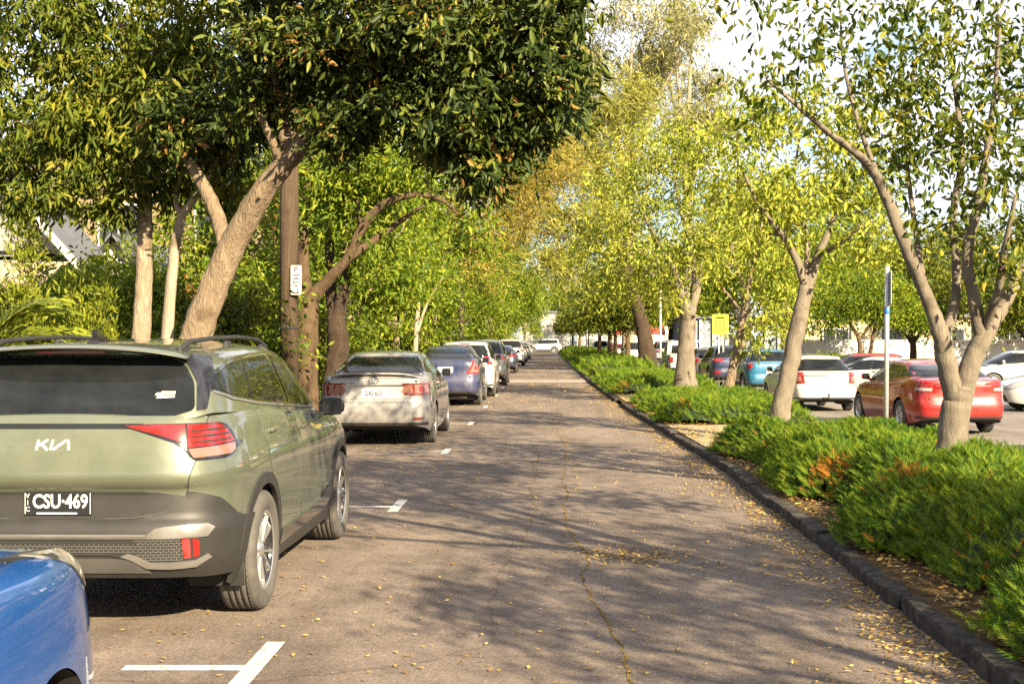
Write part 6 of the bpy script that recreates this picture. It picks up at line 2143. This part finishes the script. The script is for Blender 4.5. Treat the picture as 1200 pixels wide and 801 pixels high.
# ---- right background
o = thing('boundary_wall', 'long white rendered boundary wall behind the car park', 'wall', (15, 75, PARK_Z))
mb = MB().box(0, 26, 0, .2, 0, 1.75); mb.build('wall', M['render_white'], o)
mb = MB().bbox(-.03, 26.03, -.05, .25, 1.753, 1.85, .01); mb.build('coping', M['render_white'], o)
for k in range(8): MB().bbox(k * 3.6, k * 3.6 + .35, -.06, -.002, 0, 1.74, .01).build('pier', M['render_white'], o)
o = thing('brick_building', 'low beige brick building with flat roof behind the white wall', 'building', (17, 84, PARK_Z))
MB().box(0, 24, 0, 9, 0, 3.3).build('wall', M['cream_brick'], o)
MB().bbox(-.3, 24.3, -.3, 9.3, 3.303, 3.5, .02).build('roof', M['grey_roof'], o)
for k in range(6): window(o, 1.2 + k * 3.8, 2.8 + k * 3.8, 1.2, 2.5, 0)
for k in range(3): MB().tube([(3 + k * 8, -.1, 0), (3 + k * 8, -.1, 3.3)], .05, 8).build('downpipe', M['slate_blue'], o)
o = thing('blue_grey_building', 'dark blue-grey building with pale uprights behind the yellow sign', 'building', (11.5, 108, PARK_Z))
MB().box(0, 13, 0, 8, 0, 3.6).build('wall', M['slate_blue'], o)
MB().bbox(-.3, 13.3, -.3, 8.3, 3.603, 3.8, .02).build('roof', M['grey_roof'], o)
for k in range(12): MB().bbox(.3 + k * 1.1, .55 + k * 1.1, -.22, -.003, 0, 3.5, .01).build('upright', M['render_white'], o)
window(o, 3.8, 4.4, 1, 2.3, 0, bars=0); window(o, 8.2, 8.8, 1, 2.3, 0, bars=0)
# market stall with red awning in the far part of the car park
o = thing('market_stall', 'stall with red awning between far row trunks', 'stall', (8.1, 112, PARK_Z))
mb = MB()
mb.add([(-2.2, -1.5, 2.5), (2.2, -1.5, 2.5), (2.2, 0, 3.1), (-2.2, 0, 3.1), (2.2, 1.5, 2.5), (-2.2, 1.5, 2.5), (-2.2, -1.5, 2.25), (2.2, -1.5, 2.25)], [(0, 1, 2, 3), (3, 2, 4, 5), (6, 7, 1, 0)])
mb.build('awning', M['awning_red'], o)
for x in (-2.1, 2.1):
    for y in (-1.4, 1.4): MB().tube([(x, y, 0), (x, y, 2.5)], .04, 8).build('post', M['galv'], o)
MB().bbox(-2, 2, -1.1, -.5, .0, 1.0, .02).build('counter', M['render_white'], o)

# ---- far end of the street
o = thing('white_building', 'long pale building with windows facing the end of the street', 'building', (-4, 190, .1))
MB().box(0, 26, 0, 9, 0, 5.4).build('wall', M['render_white'], o)
MB().bbox(-.3, 26.3, -.3, 9.3, 5.403, 5.7, .02).build('roof', M['grey_roof'], o)
for k in range(7): window(o, 1.6 + k * 3.6, 3.2 + k * 3.6, 2.4, 3.9, 0)
MB().box(7.6, 8.6, -.06, -.003, 0, 2.2).build('door', M['slate_blue'], o)
o = thing('red_roof_house', 'distant house with terracotta roof at the left end of the cross street', 'house', (-24, 182, .1))
MB().box(0, 15, 0, 9, 0, 3.4).build('wall', M['cream_brick'], o)
M['terracotta'] = roof_mat('terracotta', (.36, .16, .09))
gable_roof(o, 0, 15, 0, 9, 3.4, 6.2, 'x', .4, 'terracotta')
for k in range(3): window(o, 2 + k * 4.4, 3.6 + k * 4.4, 1.1, 2.5, 0)
# ================================================================== light, sky, camera
SUN_AZ, SUN_EL = R(148), R(27)       # azimuth clockwise from the street direction


def build_world():
    sc = bpy.context.scene
    w = bpy.data.worlds.new('World'); sc.world = w
    w.use_nodes = True
    nt = w.node_tree; nt.nodes.clear()
    out = nt.nodes.new('ShaderNodeOutputWorld'); bg = nt.nodes.new('ShaderNodeBackground')
    sky = nt.nodes.new('ShaderNodeTexSky'); sky.sky_type = 'NISHITA'; sky.sun_disc = False
    sky.sun_elevation = SUN_EL; sky.sun_rotation = SUN_AZ
    sky.air_density = 1.0; sky.dust_density = 1.5; sky.ozone_density = 1.5
    tc = nt.nodes.new('ShaderNodeTexCoord')
    mp = nt.nodes.new('ShaderNodeMapping'); mp.inputs['Scale'].default_value = (1, 1, 2.6)
    nt.links.new(tc.outputs['Generated'], mp.inputs[0])
    n = noise(nt, mp.outputs[0], 2.6, 7, 0.6, 0.3)
    f = ramp(nt, n, [(0.37, (0, 0, 0)), (0.57, (.88, .88, .88))])
    c = mixc(nt, f, sky.outputs[0], (8, 7.8, 8.2))
    nt.links.new(c, bg.inputs[0]); bg.inputs[1].default_value = 0.05
    nt.links.new(bg.outputs[0], out.inputs[0])
    L = bpy.data.lights.new('sun', 'SUN'); L.energy = 5.0; L.angle = R(0.55); L.color = (1.0, 0.83, 0.54)
    so = bpy.data.objects.new('sun', L); C.objects.link(so)
    d = Vector((math.sin(SUN_AZ) * math.cos(SUN_EL), math.cos(SUN_AZ) * math.cos(SUN_EL), math.sin(SUN_EL)))
    so.rotation_euler = d.to_track_quat('Z', 'Y').to_euler()
    so.location = d * 60
    cam = bpy.data.cameras.new('camera'); co = bpy.data.objects.new('camera', cam); C.objects.link(co)
    cam.sensor_width = 36; cam.lens = FPX / 1200 * 36
    co.location = (0, 0, CAM_H); co.rotation_euler = (R(90), 0, 0)
    cam.shift_x = (600 - VX) / 1200; cam.shift_y = (VY - 400.5) / 1200
    cam.clip_end = 3000; cam.clip_start = .05
    sc.camera = co
    sc.view_settings.view_transform = 'Standard'; sc.view_settings.look = 'None'
    sc.view_settings.exposure = EXPOSURE; sc.view_settings.gamma = 1
    sc.view_settings.use_curve_mapping = False
    sc.cycles.max_bounces = 8; sc.cycles.diffuse_bounces = 3; sc.cycles.glossy_bounces = 3
    sc.cycles.transmission_bounces = 4; sc.cycles.transparent_max_bounces = 8
    sc.cycles.use_adaptive_sampling = False
    sc.cycles.use_denoising = False
    sc.cycles.sample_clamp_indirect = 4.0
    return co


EXPOSURE = 2.12
# ================================================================== parked cars
KERB_ROW = 'cars parked along the kerb'; PARK = 'cars in the car park'
P = {}
P['sage'] = car_paint('paint_sage', (.102, .114, .082), .35, .36, .08)
P['silver'] = car_paint('paint_silver', (.25, .24, .235), .45, .42, .06)
P['indigo'] = car_paint('paint_indigo', (.012, .021, .075), .15, .35, .2)
P['white'] = car_paint('paint_white', (.42, .412, .395), .0, .35, .2)
P['graphite'] = car_paint('paint_graphite', (.10, .10, .10), .4, .35, .3)
P['navy'] = car_paint('paint_navy', (.015, .022, .055), .3, .3, .15)
P['blue'] = car_paint('paint_blue', (.004, .065, .27), .25, .26, .04)
P['red'] = car_paint('paint_red', (.27, .010, .008), .15, .28, .08)
P['teal'] = car_paint('paint_teal', (.010, .10, .19), .3, .3, .12)
P['maroon'] = car_paint('paint_maroon', (.13, .015, .012), .2, .3, .1)
P['pale'] = car_paint('paint_pale_grey', (.42, .42, .42), .35, .35, .2)
P['bronze'] = car_paint('paint_bronze', (.28, .23, .16), .4, .35, .2)
RL, PL, CL, AL = M['red_lens'], M['pink_lens'], M['clear_lens'], M['amber_lens']
KERB_ROW_X = -2.63

green_suv((-2.65, 9.28, 0), R(-.5), P['sage'])

# blue hatchback behind it: only its front right corner is in the picture
c = plain_car('bright blue car nose and headlight behind the green SUV', 'car', KERB_ROW, (-2.27, 2.38, 0), 0, 'hatch', P['blue'],
              (4.25, 1.79, 1.55, 2.6, .78, dict(res=.04, belt=1.06, wheel=.325, bonnet=1.02, nose=.86, nf=5.0)),
              [[(.5, .80), (.56, .98), (.95, .98), (1.0, .85), (.92, .80)]], [RL], mirror_dy=-.7)
# silver sedan
c = plain_car('silver sedan with small boot spoiler behind the green SUV nose', 'car', KERB_ROW, (-2.63, 21.75, 0), 0, 'sedan', P['silver'],
              (4.54, 1.76, 1.465, 2.6, 1.0, dict(res=.045, belt=1.0, deck=1.07, wheel=.315)),
              [[(.37, .805), (.44, .965), (.47, .975), (.98, .975), (1.03, .92), (1.0, .80), (.62, .785)],
               [(.42, .83), (.47, .945), (.60, .95), (.60, .82)], [(.63, .82), (.63, .95), (.90, .95), (.94, .83)],
               [(.745 + .055 * math.cos(t), .885 + .052 * math.sin(t)) for t in np.linspace(0, 6.28, 12, endpoint=False)]],
              [RL, PL, PL, RL], plate='ZAS·635', plate_z=.825, glass=None)
o = c.o
mb = MB()
yb_ = lambda x, z: c.surf('B', 'r', x, z).y
N = 14
vs = []
for (dy, z) in ((.16, 1.075), (.02, 1.125), (-.03, 1.12), (-.02, 1.095), (.14, 1.06)):
    for k in range(N + 1):
        t = -1 + 2 * k / N
        vs.append((t * .66, -2.2 + dy + .06 * t * t, z + .012 * (1 - t * t) - .05 * abs(t) ** 6))
mb.add(vs, [(r * (N + 1) + k, r * (N + 1) + k + 1, (r + 1) * (N + 1) + k + 1, (r + 1) * (N + 1) + k) for r in range(4) for k in range(N)], 0, True)
mb.build('boot_spoiler', P['silver'], o)
c.patch('plate_garnish', 'B', 'r', [(-.50, .93), (.50, .93), (.50, .950), (-.50, .950)], .016, M['chrome'], thick=.012, step=.03)
c.patch('plate_recess', 'B', 'r', [(-.42, .74), (.42, .74), (.50, .925), (-.50, .925)], .010, simple('silver_recess', (.36, .34, .33), .4, .3), thick=.006, step=.03)
mb = MB()
def oval(cx, cz, a, b_, w=.008):
    for k in range(20):
        t0, t1 = 2 * math.pi * k / 20, 2 * math.pi * (k + 1) / 20
        q = [(cx + (a - w) * math.cos(t0), cz + (b_ - w) * math.sin(t0)), (cx + a * math.cos(t0), cz + b_ * math.sin(t0)), (cx + a * math.cos(t1), cz + b_ * math.sin(t1)), (cx + (a - w) * math.cos(t1), cz + (b_ - w) * math.sin(t1))]
        c.patch('e', 'B', 'r', q, .014, None, mb=mb, build=False, thick=.006, step=.5)
oval(0, 1.015, .072, .048); oval(0, 1.018, .022, .044); oval(0, 1.035, .046, .022)
mb.build('emblem', M['chrome'], o)
for sg in (1, -1):
    c.patch('reflector', 'B', 'p', rounded([(.60, .425), (.76, .43), (.80, .455), (.62, .452)], .008), .010, RL, side=sg, step=.03)
mb = MB().tube([(.60, -.95, 1.41), (.60, -1.0, 1.55), (.61, -1.1, 1.80)], [.008, .005, .003], 6)
mb.build('antenna', M['black_plastic'], o)

# dark blue small sedan
tri = [(.50, .80), (.74, 1.13), (.80, 1.14), (.97, 1.0), (.98, .83), (.9, .80)]
c = plain_car('dark blue-purple sedan parked behind the silver one', 'car', KERB_ROW, (-2.46, 33.35, 0), 0, 'sedan', P['indigo'],
              (4.3, 1.70, 1.5, 2.6, .95, dict(belt=1.02, deck=1.12, wheel=.31)), [tri, inset(tri, .045), inset(tri, .1)], [RL, PL, RL], plate='', plate_z=.90, rim='six')
# white wagon
sq = [(.60, .93), (.60, 1.16), (.90, 1.16), (.93, .93)]
c = plain_car('white wagon with orange roof brake light and dark side windows', 'car', KERB_ROW, (-2.32, 38.2, 0), 0, 'suv', P['white'],
              (4.4, 1.74, 1.60, 2.6, .85, dict(belt=1.02, wheel=.32)), [sq], [RL], plate='', plate_z=.75, brake_light=True, clad=False)
c = plain_car('dark grey SUV parked beyond the white wagon', 'car', KERB_ROW, (-2.28, 47.3, 0), 0, 'suv', P['graphite'],
              (4.5, 1.80, 1.64, 2.65, .9, dict(belt=1.05, wheel=.35)), [[(.55, .92), (.55, 1.08), (.93, 1.08), (.97, .92)]], [RL], plate='', plate_z=.78, clad=True)
c = plain_car('small navy sedan beyond the dark grey SUV', 'car', KERB_ROW, (-2.25, 63.5, 0), 0, 'sedan', P['navy'],
              (4.2, 1.70, 1.36, 2.5, .9, dict(res=.09, belt=.95, deck=1.0, wheel=.3)), [[(.5, .80), (.5, .92), (.93, .92), (.95, .8)]], [RL], plate='', plate_z=.7, detail=False)
c = plain_car('white SUV far down the kerb row', 'car', KERB_ROW, (-2.2, 80, 0), 0, 'suv', P['white'],
              (4.5, 1.80, 1.66, 2.65, .9, dict(res=.1, belt=1.05, wheel=.34)), [[(.6, .9), (.6, 1.15), (.92, 1.15), (.95, .9)]], [RL], plate='', detail=False)
c = plain_car('pale grey hatchback beyond the far white SUV', 'car', KERB_ROW, (-2.2, 92, 0), 0, 'hatch', P['pale'],
              (4.2, 1.74, 1.5, 2.6, .85, dict(res=.1, belt=1.0, wheel=.31)), [[(.6, .85), (.6, 1.1), (.92, 1.1), (.95, .85)]], [RL], plate='', detail=False)
c = plain_car('white sedan last in the kerb row before the cross street', 'car', KERB_ROW, (-2.15, 106, 0), 0, 'sedan', P['white'],
              (4.6, 1.78, 1.46, 2.65, 1.0, dict(res=.1, belt=1.0, wheel=.31)), [[(.5, .85), (.5, 1.0), (.95, 1.0), (.95, .85)]], [RL], plate='', detail=False)
c = plain_car('white SUV standing side-on across the end of the street', 'car', 'cars on the cross street', (-.3, 153.5, .004), R(90), 'suv', P['white'],
              (4.4, 1.80, 1.66, 2.65, .9, dict(res=.09, belt=1.05, wheel=.34)), [[(.6, .9), (.6, 1.15), (.92, 1.15), (.95, .9)]], [RL], plate='', clad=True)
c = plain_car('dark sedan on the cross street behind the last row tree', 'car', 'cars on the cross street', (6.6, 156.5, .004), R(90), 'sedan', P['graphite'],
              (4.6, 1.78, 1.46, 2.65, 1.0, dict(res=.1, belt=1.0, wheel=.31)), [[(.5, .85), (.5, 1.0), (.95, 1.0), (.95, .85)]], [RL], plate='', detail=False)

# ---- car park
z = PARK_Z
lamp = [(.40, .86), (.46, 1.04), (.98, 1.06), (1.06, .98), (1.02, .86), (.6, .83)]
c = plain_car('glossy red sedan seen from behind, its flank dark with reflections', 'car', PARK, (8.02, 27.3, z), R(2.5), 'sedan', P['red'],
              (4.85, 1.89, 1.475, 2.9, 1.1, dict(res=.05, belt=1.0, deck=1.10, wheel=.335)), [lamp, [(.62, .88), (.62, .935), (1.0, .945), (1.0, .88)]], [RL, CL], plate='', plate_z=.86, rim='five')
c.patch('boot_trim', 'B', 'r', [(-.55, .965), (.55, .965), (.55, .985), (-.55, .985)], .014, M['chrome'], thick=.01, step=.03)
MB().tube([(0.05, -.9, 1.44), (.05, -.98, 1.50), (.05, -1.02, 1.58)], [.02, .008, .004], 6).build('antenna', M['black_plastic'], c.o)
hl_ = [(.56, .74), (.62, 1.0), (.70, 1.04), (.95, 1.02), (1.0, .9), (.96, .74)]
c = plain_car('white hatchback with rear wiper beside the red sedan', 'car', PARK, (7.15, 35.15, z), R(3), 'hatch', P['white'],
              (4.2, 1.71, 1.475, 2.6, .78, dict(res=.05, belt=.98, wheel=.31)), [hl_, [(.66, .80), (.68, .92), (.94, .92), (.94, .80)]], [RL, PL], plate='', plate_z=.77, wiper=True)
c.patch('plate_garnish', 'B', 'r', [(-.34, .86), (.34, .86), (.34, .885), (-.34, .885)], .014, M['silver_trim'], thick=.01, step=.03)
MB().tube([(0, -2.02, .38), (0, -2.20, .36), (0, -2.26, .40)], .025, 8).lathe([(0, .49), (.03, .48), (.035, .455), (.02, .42)], 'z', 12, (0, -2.26, 0)).build('tow_bar', M['black_plastic'], c.o)
rd_ = [(.78 + .13 * math.cos(t), .98 + .12 * math.sin(t)) for t in np.linspace(0, 6.28, 14, endpoint=False)]
c = plain_car('bright teal-blue hatchback half hidden by the white hatchback', 'car', PARK, (7.6, 45.6, z), R(2), 'suv', P['teal'],
              (4.2, 1.75, 1.56, 2.6, .8, dict(belt=1.05, wheel=.33)), [rd_], [RL], plate='', plate_z=.78, clad=True)
c = plain_car('navy SUV with horizontal tail lights behind the slender sapling', 'car', PARK, (7.55, 54, z), R(1), 'suv', P['navy'],
              (4.6, 1.84, 1.62, 2.7, .9, dict(belt=1.06, wheel=.36)), [[(.45, .98), (.45, 1.10), (.95, 1.12), (1.04, 1.04), (.95, .98)]], [RL], plate='', plate_z=.8, clad=True)
for sg in (1, -1): c.patch('reflector', 'B', 'p', [(.55, .5), (.55, .6), (.85, .6), (.85, .5)], .012, RL, side=sg)
c = plain_car('black hatchback squeezed between the navy SUV and the white pickup', 'car', PARK, (7.5, 60, z), R(1), 'hatch', P['graphite'],
              (4.3, 1.78, 1.5, 2.6, .85, dict(res=.08, belt=1.0, wheel=.33)), [[(.6, .85), (.6, 1.05), (.92, 1.05), (.95, .85)]], [RL], plate='', detail=False)
c = plain_car('silver car in profile at the car park edge behind the red sedan', 'car', PARK, (17.2, 46.5, z), R(92), 'hatch', P['pale'],
              (4.5, 1.80, 1.5, 2.65, .9, dict(belt=1.0, wheel=.33)), [[(.6, .85), (.6, 1.05), (.92, 1.05), (.95, .85)]], [RL], plate='')
c = plain_car('white car nose with dark grille poking in at the car park edge', 'car', PARK, (14.1, 33.9, z), R(90), 'hatch', P['pale'],
              (4.3, 1.76, 1.48, 2.6, .85, dict(belt=.98, wheel=.31)), [[(.6, .85), (.6, 1.05), (.92, 1.05), (.95, .85)]], [RL], plate='')
c = plain_car('dark maroon car corner right of the forked elm', 'car', PARK, (9.0, 19.5, z), R(0), 'sedan', P['maroon'],
              (4.6, 1.80, 1.46, 2.65, 1.0, dict(belt=1.0, wheel=.32)), [[(.5, .85), (.5, 1.0), (.95, 1.0), (.95, .85)]], [RL], plate='')
c = plain_car('red hatchback in profile under the small round tree', 'car', PARK, (11.0, 45.5, z), R(90), 'hatch', P['red'],
              (4.1, 1.72, 1.40, 2.5, .8, dict(belt=.96, wheel=.31)), [[(.6, .85), (.6, 1.05), (.92, 1.05), (.95, .85)]], [RL], plate='')
c = plain_car('white sedan with red tail light between white hatchback and red sedan', 'car', PARK, (10.2, 39.5, z), R(60), 'sedan', P['white'],
              (4.5, 1.76, 1.36, 2.6, 1.0, dict(belt=.94, deck=.98, wheel=.31)), [[(.5, .8), (.5, .95), (.98, .95), (.98, .8)]], [RL], plate='')
for x, y, kd, pt, lb in ((8.0, 78, 'suv', 'white', 'white van-like car right of the far row trunks'), (6.6, 96, 'suv', 'pale', 'pale grey van seen between far row trunks'), (6.3, 118, 'hatch', 'red', 'small red car near the far end of the car park'),
                         (9.6, 90, 'sedan', 'pale', 'silver sedan far behind the white pickup'), (12.5, 82, 'sedan', 'graphite', 'dark sedan far behind the blue hatchback'), (9.5, 104, 'suv', 'white', 'white wagon beside the stall with red awning'), (5.6, 134, 'suv', 'white', 'white wagon nearest the cross street in the car park')):
    plain_car(lb, 'car', PARK, (x, y, z), R(2), kd, P[pt], (4.4, 1.78, 1.75 if kd == 'suv' else 1.47, 2.6, .9, dict(res=.1, belt=1.03, wheel=.33)), [[(.6, .85), (.6, 1.1), (.92, 1.1), (.95, .85)]], [RL], plate='', detail=False)


# white pickup with a ladder rack
def pickup(loc, rz):
    o = thing('pickup_truck', 'white pickup truck with ladder rack behind the stout forked tree', 'pickup', loc, rz, PARK)
    pw = P['white']
    MB().bbox(-.86, .86, -2.55, -.55, .55, 1.08, .05).build('tray', pw, o)
    MB().box(-.80, .80, -2.50, -.60, 1.084, 1.09).build('tray_cover', M['dark'], o)
    tg = MB().bbox(-.70, .70, -2.59, -2.552, .60, 1.05, .02).build('tailgate', pw, o)
    MB().bbox(-.14, .14, -2.615, -2.592, .90, .95, .005).build('handle', M['black_plastic'], tg)
    mb = MB()
    mb.bbox(-.86, .86, -.54, 2.3, .42, 1.02, .09); mb.build('body', pw, o)
    mb = MB()
    pr = [(-.50, 1.0), (1.25, 1.0), (.72, 1.62), (.55, 1.70), (-.35, 1.70), (-.48, 1.64)]
    v = [(sx * (.80 if zz < 1.1 else .66), yy, zz) for sx in (-1, 1) for yy, zz in pr]
    n = len(pr)
    mb.add(v, [tuple(range(n)), tuple(range(2 * n - 1, n - 1, -1))] + [(i, n + i, n + (i + 1) % n, (i + 1) % n) for i in range(n)])
    mb.build('cab', pw, o)
    g = MB(); g.add([(-.62, -.505, 1.14), (.62, -.505, 1.14), (.56, -.50, 1.56), (-.56, -.50, 1.56)], [(0, 1, 2, 3)]); g.build('rear_window', M['glass'], o)
    for sx in (-1, 1):
        g = MB(); g.add([(sx * .785, -.38, 1.10), (sx * .785, .98, 1.10), (sx * .70, .60, 1.56), (sx * .70, -.36, 1.56)], [(0, 1, 2, 3) if sx > 0 else (3, 2, 1, 0)]); g.build('side_window', M['glass'], o)
        MB().bbox(sx * .79 - .07, sx * .79 + .07, -2.60, -2.50, .72, 1.0, .01).build('tail_light', RL, o)
        MB().bbox(sx * .70 - .12, sx * .70 + .12, 2.26, 2.33, .72, .88, .01).build('headlight', CL, o)
        MB().bbox(sx * .95 - .07, sx * .95 + .07, .70, .80, 1.05, 1.22, .02).build('side_mirror', M['black_plastic'], o)
    MB().bbox(-.85, .85, -2.72, -2.60, .45, .58, .02).build('rear_bumper', M['galv'], o)
    mb = MB()
    for yy in (-2.3, -.65):
        mb.tube([(-.80, yy, 1.08), (-.72, yy, 1.78), (.72, yy, 1.78), (.80, yy, 1.08)], .025, 8)
    for sx in (-1, 1): mb.tube([(sx * .72, -2.5, 1.80), (sx * .72, .6, 1.80)], .025, 8); mb.tube([(sx * .78, -2.3, 1.3), (sx * .72, -1.5, 1.78)], .02, 8)
    mb.build('ladder_rack', M['white_paint'], o)
    MB().box(-.8, .8, -2.5, 2.2, .38, .5).build('chassis', M['dark'], o)
    MB().bbox(-.186, .186, -2.735, -2.722, .47, .56, .003).build('number_plate', M['plate_white'], o)
    for a in (-1.65, 1.45):
        for sx in (-1, 1):
            w = empty('wheel'); w.parent = o; w.location = (sx * .76, a, .36); w.rotation_euler = (0, 0, 0 if sx > 0 else math.pi)
            make_tyre(.36, .21, .22).build('tyre', M['rubber'], w); make_rim(.21, .22, 'six').build('rim', [M['alloy'], M['black_gloss'], M['dark']], w)
            mb = MB()
            vs, fs = [], []
            for k in range(15):
                t = math.pi * k / 14
                for x in (sx * .80, sx * .90): vs.append((x, a + .43 * math.cos(t), .40 + .43 * math.sin(t)))
            mb.add(vs, [(2 * k, 2 * k + 1, 2 * k + 3, 2 * k + 2) for k in range(14)], 0, True); mb.build('mudguard', pw, o)


pickup((7.0, 66.5, z), R(1))
build_world()
